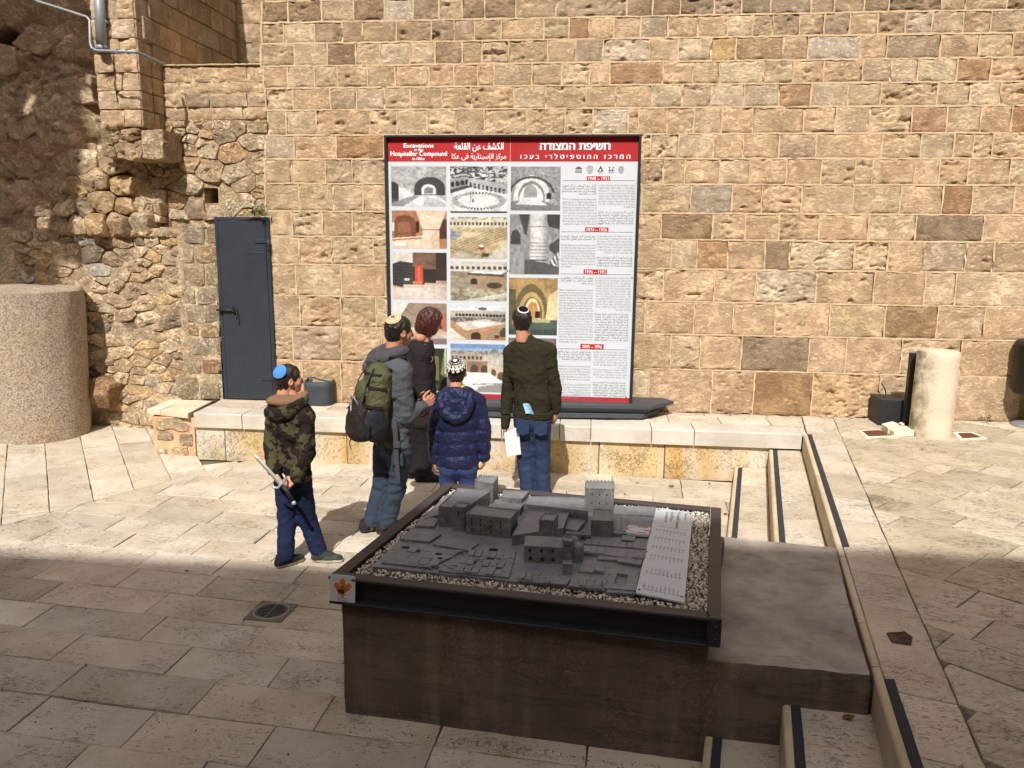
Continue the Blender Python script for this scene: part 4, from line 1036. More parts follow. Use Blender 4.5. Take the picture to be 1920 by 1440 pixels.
for quad, lab in (([(1607, 808), (1648, 806), (1700, 819), (1624, 822)], 'rusty floor cover in a white frame left of the pale column'), ([(1786, 812), (1822, 811), (1853, 823), (1800, 826)], 'rusty floor cover in a white frame right of the pale column')):
    p = np.array([G(x, y, ZP)[:2] for x, y in quad]); c = p.mean(0)
    t = empty('floor_cover', (c[0], c[1], ZP), lab, 'floor cover', 'rusty covers beside the pale column', 'thing')
    a_ = sum(p[i][0]*p[(i+1) % 4][1]-p[(i+1) % 4][0]*p[i][1] for i in range(4)); p = p if a_ > 0 else p[::-1]
    q = inset(p, .035); mb = MB()
    V = [(x, y, ZP+.006) for x, y in p]+[(x, y, ZP+.008) for x, y in q]+[(x, y, ZP-.03) for x, y in p]
    mb.add(V, [[i, (i+1) % 4, 4+(i+1) % 4, 4+i] for i in range(4)]+[[8+i, 8+(i+1) % 4, (i+1) % 4, i] for i in range(4)]); mb.build('frame', M_wblk, t)
    mb = MB(); prism(mb, inset(q, .003), ZP-.02, ZP+.0045, 0, .002); mb.build('lid', M_rust, t)

# ---- litter bin cut by the right edge, tin bin left of the people
bp_ = G(1922, 800, ZP); by = bp_[1]+.02; bR = .24; bcx = W(1903, 700, by+.0)[0]+bR; bzt = W(1912, 642, by)[2]; bzb = W(1905, 737, by)[2]
lb = empty('litter_bin', (bcx, by, ZP), 'dark round litter bin on a foot cut off by the right edge', 'bin', kind='thing')
mb = MB(); lathe(mb, (bcx, by, 0), [(bR*.9, bzb), (bR, bzb+.04), (bR, bzt-.05), (bR*1.02, bzt-.05), (bR*1.02, bzt), (bR*.9, bzt+.02)], 40); mb.build('body', M_dark, lb)
mb = MB(); lathe(mb, (bcx, by, 0), [(.05, ZP), (.05, bzb+.01)], 20); mb.build('post', M_dark, lb)
mb = MB(); lathe(mb, (bcx, by, 0), [(.2, ZP), (.2, ZP+.02), (.16, ZP+.035), (.06, ZP+.05)], 36); mb.build('foot', M_galv, lb)
tb = G(600, 762, ZP); ty = tb[1]+.12; tx0, tx1 = W(574, 740, ty)[0], W(625, 740, ty)[0]; tcx = (tx0+tx1)/2; tr = (tx1-tx0)/2; tz = W(600, 713, ty)[2]
tin = empty('metal_bin', (tcx, ty, ZP), 'open dented grey metal bin standing on the platform right of the door', 'bin', kind='thing')
M_tin = mat_plain('old_grey_paint', S((58, 64, 72)), .6, 0, 18, .25, .5, .4, .01)
mb = MB(); seg = 40
def sq(rad, k, zz): 
    a = 2*math.pi*k/seg; c_, s_ = math.cos(a), math.sin(a); e = .55
    return (tcx+rad*math.copysign(abs(c_)**e, c_)*(1.0), ty+rad*.8*math.copysign(abs(s_)**e, s_), zz)
V = []; rings = [(tr*.97, ZP+.0), (tr*.985, ZP+.03), (tr, ZP+(tz-ZP)*.4), (tr*.985, ZP+(tz-ZP)*.55), (tr, ZP+(tz-ZP)*.75), (tr, tz), (tr*.95, tz), (tr*.93, ZP+.03)]
for rd, zz in rings: V += [sq(rd, k, zz) for k in range(seg)]
V = [(x, y-(.012*(fbm(np.array([[x*20, z*20, 1.]]), 3, 3)[0]-.5) if ZP+.1 < z < tz-.05 else 0), z) for x, y, z in V]
F = [[i*seg+k, i*seg+(k+1) % seg, (i+1)*seg+(k+1) % seg, (i+1)*seg+k] for i in range(len(rings)-1) for k in range(seg)]+[[(len(rings)-1)*seg+k for k in range(seg)][::-1]]
mb.add(V, F, 0, True); mb.build('drum', M_tin, tin)
mb = MB(); ribbon(mb, [(tcx-tr*.9, ty-.02, tz-.02), (tcx-tr*.75, ty-.02, tz+.03), (tcx-tr*.4, ty-.02, tz+.035), (tcx+tr*.3, ty-.03, tz+.005), (tcx+tr*.9, ty-.03, tz-.01)], .05, .004, (0, 1, 0)); mb.build('strap', M_tin, tin)

# ------------------------------------------------------------------ writing: glyph outlines filled in rows (print on flat things)
def glyph_rows(txt, res=3, rows=16, bold=0.):
    """returns list of (x0, x1, y0, y1) rectangles of one line of text of size 1"""
    c = bpy.data.curves.new('glyphs', 'FONT'); c.body = txt; c.size = 1; c.resolution_u = res
    o = bpy.data.objects.new('glyphs', c); COL.objects.link(o)
    dg = bpy.context.evaluated_depsgraph_get(); cu = o.to_curve(dg); E = []
    for sp_ in cu.splines:
        pts = []
        if sp_.type == 'BEZIER':
            bps = sp_.bezier_points; nb = len(bps)
            for i in range(nb):
                p0, h0, h1, p1 = bps[i].co, bps[i].handle_right, bps[(i+1) % nb].handle_left, bps[(i+1) % nb].co
                for k in range(res):
                    t = k/res; s_ = 1-t; pts.append((s_**3*p0.x+3*s_*s_*t*h0.x+3*s_*t*t*h1.x+t**3*p1.x, s_**3*p0.y+3*s_*s_*t*h0.y+3*s_*t*t*h1.y+t**3*p1.y))
        else: pts = [(p.co.x, p.co.y) for p in sp_.points]
        for i in range(len(pts)): E.append((*pts[i], *pts[(i+1) % len(pts)]))
    o.to_curve_clear(); bpy.data.objects.remove(o); bpy.data.curves.remove(c)
    if not E: return [], 0, 0
    E = np.array(E); lo, hi = -.32, .86; dy = (hi-lo)/rows; R = []
    for k in range(rows):
        y = lo+(k+.5)*dy; m = ((E[:, 1] <= y) & (E[:, 3] > y)) | ((E[:, 3] <= y) & (E[:, 1] > y)); e = E[m]
        if not len(e): continue
        x = e[:, 0]+(y-e[:, 1])/(e[:, 3]-e[:, 1])*(e[:, 2]-e[:, 0]); w = np.where(e[:, 3] > e[:, 1], 1, -1); o_ = np.argsort(x); x = x[o_]; w = w[o_]; s_ = 0
        runs = []
        for i in range(len(x)):
            if s_ == 0: st = x[i]
            s_ += w[i]
            if s_ == 0:
                a, b = st-bold, x[i]+bold
                if runs and a <= runs[-1][1]: runs[-1][1] = b
                else: runs.append([a, b])
        R += [(a, b, y-dy/2, y+dy/2) for a, b in runs]
    x0 = min(r[0] for r in R); x1 = max(r[1] for r in R)
    return R, x0, x1
AR = {'ا': 'ﺍﺎ', 'أ': 'ﺃﺄ', 'إ': 'ﺇﺈ', 'ب': 'ﺏﺐﺑﺒ', 'ت': 'ﺕﺖﺗﺘ', 'ث': 'ﺙﺚﺛﺜ', 'ة': 'ﺓﺔ', 'ج': 'ﺝﺞﺟﺠ', 'ح': 'ﺡﺢﺣﺤ', 'خ': 'ﺥﺦﺧﺨ', 'د': 'ﺩﺪ', 'ذ': 'ﺫﺬ', 'ر': 'ﺭﺮ', 'ز': 'ﺯﺰ', 'س': 'ﺱﺲﺳﺴ', 'ش': 'ﺵﺶﺷﺸ', 'ص': 'ﺹﺺﺻﺼ', 'ض': 'ﺽﺾﺿﻀ', 'ط': 'ﻁﻂﻃﻄ', 'ع': 'ﻉﻊﻋﻌ', 'غ': 'ﻍﻎﻏﻐ', 'ف': 'ﻑﻒﻓﻔ', 'ق': 'ﻕﻖﻗﻘ', 'ك': 'ﻙﻚﻛﻜ', 'ل': 'ﻝﻞﻟﻠ', 'م': 'ﻡﻢﻣﻤ', 'ن': 'ﻥﻦﻧﻨ', 'ه': 'ﻩﻪﻫﻬ', 'و': 'ﻭﻮ', 'ي': 'ﻱﻲﻳﻴ', 'ى': 'ﻯﻰ'}
def arabic(t):
    out = []
    for i, ch in enumerate(t):
        if ch not in AR: out.append(ch); continue
        f = AR[ch]; pj = i > 0 and t[i-1] in AR and len(AR[t[i-1]]) == 4; nj = i+1 < len(t) and t[i+1] in AR and len(f) == 4
        k = (1 if pj else 0)+(2 if nj else 0); out.append(f[{0: 0, 1: 1, 2: 2, 3: 3}[k]] if len(f) == 4 else f[1 if pj else 0])
    return ''.join(out[::-1])
def rtl(t): return t[::-1]
def text_into(mb, txt, org, ux, uz, un, width=None, size=None, align='c', rows=14, bold=0., c=(1, 1, 1), lift=.0012, xs=1.):
    R, x0, x1 = glyph_rows(txt, 3, rows, bold)
    if not R: return
    if width is not None and size is None: size = width/(x1-x0)
    kx = size*xs if width is None else width/(x1-x0)
    org = np.array(org, float); ux = np.array(ux, float); uz = np.array(uz, float); un = np.array(un, float)
    sh = {'c': -(x0+x1)/2, 'l': -x0, 'r': -x1}[align]
    for a, b, y0, y1 in R:
        A, B = (a+sh)*kx, (b+sh)*kx
        mb.add([org+ux*A+uz*y0*size+un*lift, org+ux*B+uz*y0*size+un*lift, org+ux*B+uz*y1*size+un*lift, org+ux*A+uz*y1*size+un*lift], [[0, 1, 2, 3]], 0, False, c)
def prect(mb, org, ux, uz, un, a0, a1, b0, b1, c, lift=.0008):
    org = np.array(org, float); ux = np.array(ux, float); uz = np.array(uz, float); un = np.array(un, float)
    mb.add([org+ux*a0+uz*b0+un*lift, org+ux*a1+uz*b0+un*lift, org+ux*a1+uz*b1+un*lift, org+ux*a0+uz*b1+un*lift], [[0, 1, 2, 3]], 0, False, c)
def ppoly(mb, org, ux, uz, un, pts, c, lift=.001):
    org = np.array(org, float); ux = np.array(ux, float); uz = np.array(uz, float); un = np.array(un, float)
    mb.add([org+ux*a+uz*b+un*lift for a, b in pts], [list(range(len(pts)))], 0, False, c)

# ------------------------------------------------------------------ the information board
YS_ = 7.72
b_tl, b_tr, b_br, b_bl = [W(x, y, YS_) for x, y in ((723, 257), (1200.5, 257), (1178, 758), (735.5, 746))]
bx0_ = (b_tl[0]+b_bl[0])/2; bx1_ = (b_tr[0]+b_br[0])/2; bz1_ = (b_tl[2]+b_tr[2])/2; bz0_ = (b_br[2]+b_bl[2])/2
board = empty('information_board', ((bx0_+bx1_)/2, YS_, ZP), 'large white information board with a red title band and photographs', 'sign', kind='thing')
M_white = mat_plain('white_panel', S((204, 209, 213)), .4, 0, 3, .02, 0, .4)
mb = MB(); box(mb, bx0_, bx1_, YS_+.045, YS_+.075, bz0_, bz1_, .002); mb.build('panel', M_white, board)
mb = MB(); d0 = YS_-.005
box(mb, bx0_-.025, bx0_-.001, d0, YS_+.10, bz0_-.02, bz1_+.022, .003); box(mb, bx1_+.001, bx1_+.025, d0, YS_+.10, bz0_-.02, bz1_+.022, .003); box(mb, bx0_-.001, bx1_+.001, d0, YS_+.10, bz1_+.002, bz1_+.022, .003)
mb.build('frame', M_dark, board)
pl = YS_+.045                                  # printed plane
UX, UZ, UN = (1, 0, 0), (0, 0, 1), (0, -1, 0)
def bq(px, py):
    p = W(px, py, pl); return p[0], p[2]
OB = np.array([0, pl, 0])
mb = MB(); RED = S((176, 34, 38))
xm = bq(957, 290)[0]; zr = bq(960, 303)[1]
prect(mb, OB, UX, UZ, UN, bx0_, xm-.002, zr, bz1_, RED); mb.build('title_band', M_ink, board); mb = MB(); prect(mb, OB, UX, UZ, UN, xm+.001, bx1_, zr, bz1_, S((170, 30, 36))); mb.build('title_band', M_ink, board); mb = MB()
zb1 = bq(1100, 744)[1]; prect(mb, OB, UX, UZ, UN, bx0_, bx1_, bz0_, zb1, S((172, 40, 44)))
mb.build('bottom_band', M_ink, board)
mb = MB(); WHT = (.86, .86, .86)
def tline(m_, txt, px, py, wpx, hsz, bold=.02, c=WHT, rows=16, align='c', lift=.0022):
    x, z = bq(px, py); k = pl/FPX
    text_into(m_, txt, (x, pl, z), UX, UZ, UN, wpx*k if wpx else None, hsz*k, align, rows, bold, c, lift)
tline(mb, 'Excavations', 785, 276.5, 56, 10.5, .035); tline(mb, 'in the', 785, 283, 17, 7, .035); tline(mb, 'Hospitaller Compound', 785, 292, 106, 11.5, .035); tline(mb, 'in Akko', 785, 300, 23, 7.5, .035)
tline(mb, arabic('الكشف عن القلعة'), 898, 280, 91, 17, .03); tline(mb, arabic('مركز الإسبتارية في عكا'), 898, 297.5, 100, 13, .012)
tline(mb, rtl('חשיפת המצודה'), 1078, 281, 127, 20, .04, rows=22); tline(mb, rtl('ה מ ר כ ז   ה ה ו ס פ י ט ל ר י   ב ע כ ו'), 1078, 297.5, 198, 11.5, .03)
mb.build('title_lettering', M_ink, board)
# rules, date tags and columns of text
mb = MB(); GR = S((70, 72, 76))
BL = [(335, 1122, 1056, 1190, '1948 – 1921'), (431, 1119, 1053, 1187, '1974 – 1956'), (510, 1116, 1051, 1183, '1996 – 1991'), (650, 1110, 1047, 1176, '2005 – 1996')]
for py, pc_, xa, xb, t in BL:
    mb = MB()
    x0_, z0_ = bq(xa, py+3.5); x1_, _ = bq(xb, py+3.5); prect(mb, OB, UX, UZ, UN, x0_, x1_, z0_-.002, z0_+.002, GR)
    xx0, zz0 = bq(pc_-22, py+4); xx1, zz1 = bq(pc_+22, py-4.5); prect(mb, OB, UX, UZ, UN, xx0, xx1, zz0, zz1, RED, .0016)
    tline(mb, t, pc_, py+3, 37, 8.8, .008, WHT, 14, 'c', .0024); mb.build('date_tag', M_ink, board)
mb = MB()
EN = [(1055, 1117, 371, 5.12, ["The first excavation at the Hospitaller", "compound in Akko took place in", "1921, during the British Mandate in", "Palestine. It revealed the upper level", "of the Pillared Hall (the Refectory). In", "1947, a group of Jewish prisoners dug", "a tunnel from their prison cell located", "in the upper part of the compound.", "During their failed escape they", "exposed a vault in the Northern Hall."]),
      (1052, 1115, 457, 5.0, ["Israel's Department of Antiquities with", "the Old Acre Development Company", "conducted archaeological excavations", "in the compound. Archaeologists", "unearthed parts of the Northern Hall,", "the Hall of Columns, the Pillared", "Hall and the underground sewer", "system. These areas are now open to", "the public."]),
      (1048, 1111, 541, 4.85, ["Major excavations were initiated", "because of engineering problems", "caused by the soil fill between the", "various layers in the areas so far", "cleared. It was decided to clear the", "soil and separate the Ottoman level", "(with the British Central Prison) from", "the Crusader remains below.", "The work was carried out under the", "supervision of the Israel Antiquities", "Authority and financed by the Old", "Acre Development Company and Is-", "rael's Ministry of Tourism. A team of", "archaeologists, engineers, architects", "and conservators of the Israel Antiq-", "uities Authority worked together with", "some hundred laborers from the Old", "City of Akko and neighboring set-", "tlements. The excavations revealed", "a large compound belonging to the", "Hospitaller Order."]),
      (1044, 1107, 683.5, 4.9, ["Excavation and conservation works", "continued, in the various structures", "within the compound. These unveiled", "that the site served as headquarters", "and administrative center of the", "Hospitaller Order during the Crusader", "period.", "Sections of the compound still", "open with other areas awaiting to be", "uncovered. The impressive finds in", "resulted in Akko's Old City being", "declared as a UNESCO World", "Heritage Site in 2001."])]
for xa, xb, y0, dy, L in EN:
    for k, t in enumerate(L):
        last = k == len(L)-1 or len(t) < 14; tline(mb, t, xa, y0+dy*(k+.75), None if last else xb-xa, 4.9, .0, S((120, 122, 126)), 8, 'l', .0012)
HE = "בשנת בתקופת המנדט הבריטי בארץ החלה חפירה ראשונה במתחם ההוספיטלרי חשפו את הקומה העליונה של אולם העמודים חדר האוכל קבוצת אסירים יהודים חפרה מנהרה מתא הכלא בחלק העליון של המצודה ונחשף אולם צפוני לאחר שנים רבות אגף העתיקות והחברה לפיתוח עכו העתיקה".split()
ARB = "خلال فترة الانتداب البريطاني بدأت الحفريات الأثرية الأولى في مركز الإسبتارية وقد كشفت عن الطابق العلوي من قاعة الأعمدة وبعد سنوات قامت سلطة الآثار وشركة تطوير عكا القديمة بالحفر في القلعة".split()
r7 = random.Random(4)
def para(words, shape, xa, xb, y0, dy, n, size, short=.5):
    for k in range(n):
        s_ = ''; 
        while len(s_) < 31: s_ = (s_+' ' if s_ else '')+r7.choice(words)
        last = k == n-1; w_ = (xb-xa)*(short if last else 1.)
        if last: s_ = s_[:int(len(s_)*short)]
        tline(mb, shape(s_), xb, y0+dy*(k+.75), w_, size, .004, S((104, 106, 110)), 8, 'r', .0012)
para(ARB, arabic, 1056, 1118, 346, 5, 4, 5.); para(HE, rtl, 1125, 1190, 345.5, 5.05, 9, 5., .3); para(ARB, arabic, 1123, 1187, 396, 5.1, 5, 5., 1.)
para(ARB, arabic, 1053, 1116, 441, 5, 2, 5., 1.); para(HE, rtl, 1121, 1186, 441, 5.1, 7, 5., .8); para(ARB, arabic, 1120, 1185, 481, 5, 4, 5., 1.)
para(ARB, arabic, 1050, 1112, 519, 5, 3, 4.9, .35); para(HE, rtl, 1118, 1182, 519.5, 4.95, 13, 4.8, .45); para(ARB, arabic, 1115, 1178, 587.5, 4.85, 11, 4.8, 1.)
para(ARB, arabic, 1046, 1108, 658, 4.7, 4, 4.8, .9); para(HE, rtl, 1113, 1176, 659, 4.8, 7, 4.7, .35); para(HE, rtl, 1112, 1175, 692, 4.8, 4, 4.7, .9); para(ARB, arabic, 1111, 1173, 715.5, 4.9, 6, 4.8, 1.)
mb.build('body_text', M_ink, board)
# row of five small emblems
mb = MB(); K = pl/FPX; INK = S((66, 68, 72))
def em(px, py): x, z = bq(px, py); return np.array([x, pl, z])
o1 = em(1085, 318)
ppoly(mb, o1, UX, UZ, UN, [(-6*K, 2.5*K), (6*K, 2.5*K), (0, 5.5*K)], INK); prect(mb, o1, UX, UZ, UN, -6.5*K, 6.5*K, -5.2*K, -4*K, INK); prect(mb, o1, UX, UZ, UN, -6*K, 6*K, 1.6*K, 2.3*K, INK)
for k in range(6): prect(mb, o1, UX, UZ, UN, (-5.4+k*2)*K, (-4.5+k*2)*K, -4*K, 1.6*K, INK)
def ringp(o, r0, r1, n=28, c=INK, lift=.001):
    for k in range(n):
        a, b = 2*math.pi*k/n, 2*math.pi*(k+1)/n
        ppoly(mb, o, UX, UZ, UN, [(r0*math.cos(a), r0*math.sin(a)), (r1*math.cos(a), r1*math.sin(a)), (r1*math.cos(b), r1*math.sin(b)), (r0*math.cos(b), r0*math.sin(b))], c, lift)
mb.build('emblem', M_ink, board); mb = MB(); o2 = em(1106, 317); ringp(o2, 5.3*K, 6*K); ringp(o2, 3.4*K, 4*K); ringp(o2, 1.6*K, 2.2*K); prect(mb, o2, UX, UZ, UN, -4*K, 4*K, -7.6*K, -7*K, INK)
mb.build('emblem', M_ink, board); mb = MB(); o3 = em(1126, 317.5); ppoly(mb, o3, UX, UZ, UN, [(-5.5*K, -4*K), (5.5*K, -4*K), (0, 6.5*K)], INK); ppoly(mb, o3, UX, UZ, UN, [(-2.4*K, -2.6*K), (1.5*K, -2.6*K), (-.6*K, 1.6*K)], (.8, .82, .82), .0016); prect(mb, o3, UX, UZ, UN, -4*K, 4*K, -7*K, -6.2*K, INK)
mb.build('emblem', M_ink, board); mb = MB(); o4 = em(1146, 317.5)
for a in ((-5, -3.5), (0, -3.5)): ppoly(mb, o4, UX, UZ, UN, [(a[0]*K, a[1]*K), ((a[0]+5)*K, a[1]*K), ((a[0]+2.5)*K, (a[1]+5)*K)], INK)
ppoly(mb, o4, UX, UZ, UN, [(-5*K, 4*K), (-1.5*K, 4*K), (-3.2*K, 1*K)], INK); ppoly(mb, o4, UX, UZ, UN, [(2*K, 4*K), (5.5*K, 4*K), (3.7*K, 1*K)], INK); prect(mb, o4, UX, UZ, UN, -5*K, 5*K, -6.2*K, -5.5*K, INK)
mb.build('emblem', M_ink, board); mb = MB(); o5 = em(1164.5, 317.5); ringp(o5, 4.7*K, 5.3*K); ringp(o5, 2.6*K, 3.6*K); ringp(o5, .0, 1.2*K, 12); prect(mb, o5, UX, UZ, UN, -4*K, 4*K, -7*K, -6.3*K, INK)
mb.build('emblem', M_ink, board)
for x, y in ((729, 513), (952, 508), (956, 508), (1185, 521), (1174, 745), (729, 262)):
    mb = MB(); o = em(x, y); v, f = chamfer_box(o+[0, -.001, 0], (.006, .003, .006), .002); mb.add(v, f); mb.build('screw', M_dark, board)

# ---- photographs on the board: small painted prints, one mesh of coloured cells each
def canvas(w, h, c): return np.ones((h, w, 3))*np.array(c, float)
def grid01(a): h, w = a.shape[:2]; return np.meshgrid((np.arange(w)+.5)/w, 1-(np.arange(h)+.5)/h)
def noi(X, Y, sx, sy, seed, o=4): return fbm(np.stack([X*sx, Y*sy, X*0+seed], -1), o, seed)
def put(a, m, c, k=1.):
    m = np.asarray(m, float)[..., None]*k; a[:] = a*(1-m)+np.array(c)*m
def arch(X, Y, cx, y0, hw, hs, pt=.0):
    """opening with a rounded or pointed head: half width hw, springing at hs above y0"""
    d = np.abs(X-cx)/hw; top = y0+hs+hw*np.sqrt(np.clip(1-d**2, 0, 1))*(1+pt)-pt*hw*.4*d
    return (d < 1) & (Y > y0) & (Y < top)
def poly(X, Y, pts):
    ins = np.zeros(X.shape, bool); n = len(pts)
    for i in range(n):
        x0, y0 = pts[i]; x1, y1 = pts[(i+1) % n]
        c = ((y0 > Y) != (y1 > Y)); ins ^= c & (X < (x1-x0)*(Y-y0)/((y1-y0) if y1 != y0 else 1e-9)+x0)
    return ins
def arcade(a, X, Y, x0, y0, x1, y1, n, hw, h, c, slope=0.):
    for k in range(n):
        t = (k+.5)/n; put(a, arch(X, Y, x0+(x1-x0)*t, y0+(y1-y0)*t, hw, h), c)
g = lambda v: S((v, v, v))
def pic_vault(a, X, Y, pt=.2, dark=40):
    put(a, X > -1, g(150)); s_ = noi(X, Y, 26, 26, 1); a *= (.55+1.0*s_)[..., None]
    put(a, Y < .26+.10*np.abs(X-.6), g(205)); put(a, (X < .3) & (Y < .1+.2*X), g(90))
def P1():
    a = canvas(96, 72, g(150)); X, Y = grid01(a); s_ = noi(X*.6+Y, Y-X*.5, 40, 22, 3); put(a, X > -1, g(172)); a *= (.45+1.05*s_)[..., None]
    put(a, arch(X, Y, .0, .1, .14, .38), g(46)); put(a, (X < .14) & (Y < .2), g(80))
    put(a, poly(X, Y, [(.14, .5), (.42, .35), (.42, .14), (.14, .14)]), g(205))
    put(a, arch(X, Y, .70, .28, .28, .18), g(60)); put(a, arch(X, Y, .68, .30, .13, .12), g(225)); put(a, arch(X, Y, .68, .32, .085, .08), g(120)); put(a, poly(X, Y, [(.2, 0), (1, 0), (1, .1), (.84, .28), (.55, .28)]), g(215)); put(a, poly(X, Y, [(.58, .0), (1, 0), (.95, .12), (.58, .27)]), g(190)); put(a, poly(X, Y, [(0, .0), (.22, 0), (.5, .24), (.42, .28), (0, .08)]), g(140))
    a *= (.82+.36*noi(X, Y, 30, 30, 8))[..., None]; return a
def P2():
    a = canvas(96, 80, g(200)); X, Y = grid01(a); n1 = noi(X, Y, 22, 34, 5)
    put(a, (Y > .55) & (n1 > .52), g(50)); put(a, (Y > .78) & (noi(X, Y, 16, 40, 9) > .56), g(90))
    put(a, poly(X, Y, [(0, .46), (.3, .58), (.3, .78), (0, .74)]), g(150)); arcade(a, X, Y, .0, .55, .34, .62, 4, .034, .08, g(40)); put(a, poly(X, Y, [(.3, .58), (1, .42), (1, .62), (.32, .76)]), g(170))
    for k in range(9): put(a, (np.abs(X-.36-.072*k) < .018) & (np.abs(Y-(.63-.018*k)) < .028), g(40))
    for k in range(9): put(a, (np.abs(X-.36-.072*k) < .022) & (np.abs(Y-(.56-.018*k)) < .035), g(55))
    put(a, poly(X, Y, [(0, .42), (.35, .55), (.3, .6), (0, .5)]), g(60))
    put(a, poly(X, Y, [(0, .0), (1, 0), (1, .4), (.35, .55), (0, .4)]), g(214))
    th = np.arctan2((Y-.26)/.17, (X-.5)/.42); rr_ = np.hypot((X-.5)/.42, (Y-.26)/.17)
    put(a, (np.abs(rr_-1) < .14) & (np.sin(th*46) > -.1), g(40)); put(a, (np.abs(X-.36) < .008) & (Y > .2) & (Y < .45), g(60)); put(a, (np.abs(X-.40) < .012) & (np.abs(Y-.26) < .04), g(50)); put(a, Y < .035, g(60))
    return a
def P3():
    a = canvas(90, 80, g(120)); X, Y = grid01(a); s_ = noi(X, Y, 34, 34, 13); put(a, X > -1, g(150)); a *= (.35+1.2*s_)[..., None]
    put(a, arch(X, Y, .42, .2, .36, .16, .25), g(212)); put(a, arch(X, Y, .42, .2, .27, .14, .25) & ~arch(X, Y, .42, .18, .24, .12, .25), g(120)); put(a, arch(X, Y, .40, .3, .13, .14, .2), g(150)); put(a, arch(X, Y, .77, .26, .05, .1), g(40))
    put(a, (np.abs(np.hypot((X-.42)/.46, (Y-.3)/.46)-1) < .06) & (Y > .4), g(70))
    put(a, poly(X, Y, [(0, 0), (1, 0), (1, .1), (.66, .22), (.2, .24), (0, .2)]), g(120)); put(a, poly(X, Y, [(.2, .24), (.6, .22), (.75, .12), (.1, .14)]), g(210)); a *= (.8+.4*noi(X, Y, 40, 40, 4))[..., None]; return a
def P4():
    a = canvas(90, 96, g(140)); X, Y = grid01(a); s_ = noi(X, Y, 16, 20, 17); a *= (.6+.8*s_)[..., None]
    put(a, arch(X, Y, .12, .5, .1, .12, .3), g(60)); put(a, poly(X, Y, [(.18, 1), (.4, 1), (.34, .66), (.3, .66)]), g(64)); put(a, poly(X, Y, [(.7, 1), (.78, .8), (1, .75), (1, 1)]), g(60)); put(a, poly(X, Y, [(.8, .5), (1, .62), (1, .3), (.8, .4)]), g(70))
    put(a, (np.abs(X-.58) < .165) & (Y > .2), g(198)); sh = np.clip(np.abs(X-.54)/.165, 0, 1); m = (np.abs(X-.58) < .165) & (Y > .2); a[m] *= (1.08-.5*sh[m]**3)[:, None]
    for k, y in enumerate((.8, .53, .47, .41, .36, .30, .24)): put(a, m & (np.abs(Y-y) < .006), g(60))
    put(a, poly(X, Y, [(0, 0), (.12, .4), (.2, .4), (.45, 0)]), g(150)); put(a, poly(X, Y, [(.3, .25), (.72, .2), (1, .12), (1, 0), (.3, 0)]), g(84)); 
    for k in range(7): put(a, poly(X, Y, [(.8+.03*k, .22+.03*k), (.83+.03*k, .22+.03*k), (.9+.02*k, .12+.03*k), (.87+.02*k, .12+.03*k)]), g(225 if k % 2 else 60))
    a *= (.85+.3*noi(X, Y, 40, 40, 24))[..., None]; return a
def P5():
    a = canvas(96, 70, S((176, 112, 66))); X, Y = grid01(a); a *= (.55+.9*noi(X, Y, 12, 12, 21))[..., None]
    put(a, arch(X, Y, .02, .45, .1, .14), S((236, 214, 190))); put(a, arch(X, Y, .24, .3, .2, .38), S((120, 66, 34))); put(a, arch(X, Y, .22, .3, .12, .3), S((150, 86, 48))); put(a, arch(X, Y, .95, .25, .13, .4), S((84, 44, 24))); put(a, (np.abs(X-.47) < .035) & (Y > .42) & (Y < .72), S((50, 26, 16)))
    put(a, poly(X, Y, [(.55, .0), (.86, 0), (.86, .5), (.99, 1), (.44, 1), (.56, .5)]), S((226, 196, 164))); put(a, (X > .55) & (X < .86) & (np.abs(Y-.5) < .02), S((150, 110, 80)))
    put(a, poly(X, Y, [(0, 0), (.56, 0), (.56, .26), (0, .2)]), S((232, 196, 160))); put(a, poly(X, Y, [(0, .24), (.7, .32), (.7, .35), (0, .27)]), S((240, 220, 196))); put(a, poly(X, Y, [(0, .36), (.5, .42), (.5, .44), (0, .38)]), S((90, 50, 30))); put(a, (np.hypot((X-.14)/.12, (Y-.12)/.05) < 1), S((250, 236, 214)))
    a *= (.8+.4*noi(X, Y, 30, 30, 31))[..., None]; return a
def P6():
    a = canvas(96, 84, S((200, 170, 140))); X, Y = grid01(a); put(a, Y > .4, S((120, 84, 62))); a *= (.6+.8*noi(X, Y, 14, 14, 23))[..., None]
    put(a, (X < .38) & (Y > .76), S((220, 206, 190))); put(a, arch(X, Y, .47, .3, .12, .3), S((70, 30, 20))); put(a, (X > .42) & (X < .56) & (Y > .35) & (Y < .74), S((196, 66, 22))); put(a, (X > .47) & (X < .5) & (Y > .4) & (Y < .7), S((230, 96, 30)))
    put(a, (X > .56) & (X < .8) & (Y > .36) & (Y < .66), S((44, 36, 34))); put(a, (X > .8) & (Y > .42), S((54, 38, 32))); put(a, poly(X, Y, [(0, .3), (.15, .26), (.38, .32), (.38, .78), (.15, .82), (0, .76)]), S((62, 58, 62)))
    for k in range(7): put(a, (X < .38) & (np.abs(Y-(.34+.07*k)+.05*np.abs(X-.15)) < .008), S((30, 28, 30)))
    put(a, (X > .22) & (X < .31) & (Y > .4) & (Y < .45), S((210, 206, 200))); put(a, (Y < .32) & (X > .2), S((206, 186, 166))); put(a, Y < .24, S((214, 198, 184))); put(a, (X > .38) & (X < .54) & (np.abs(Y-.36) < .03), S((214, 110, 40))); a *= (.88+.24*noi(X, Y, 20, 30, 33))[..., None]; return a
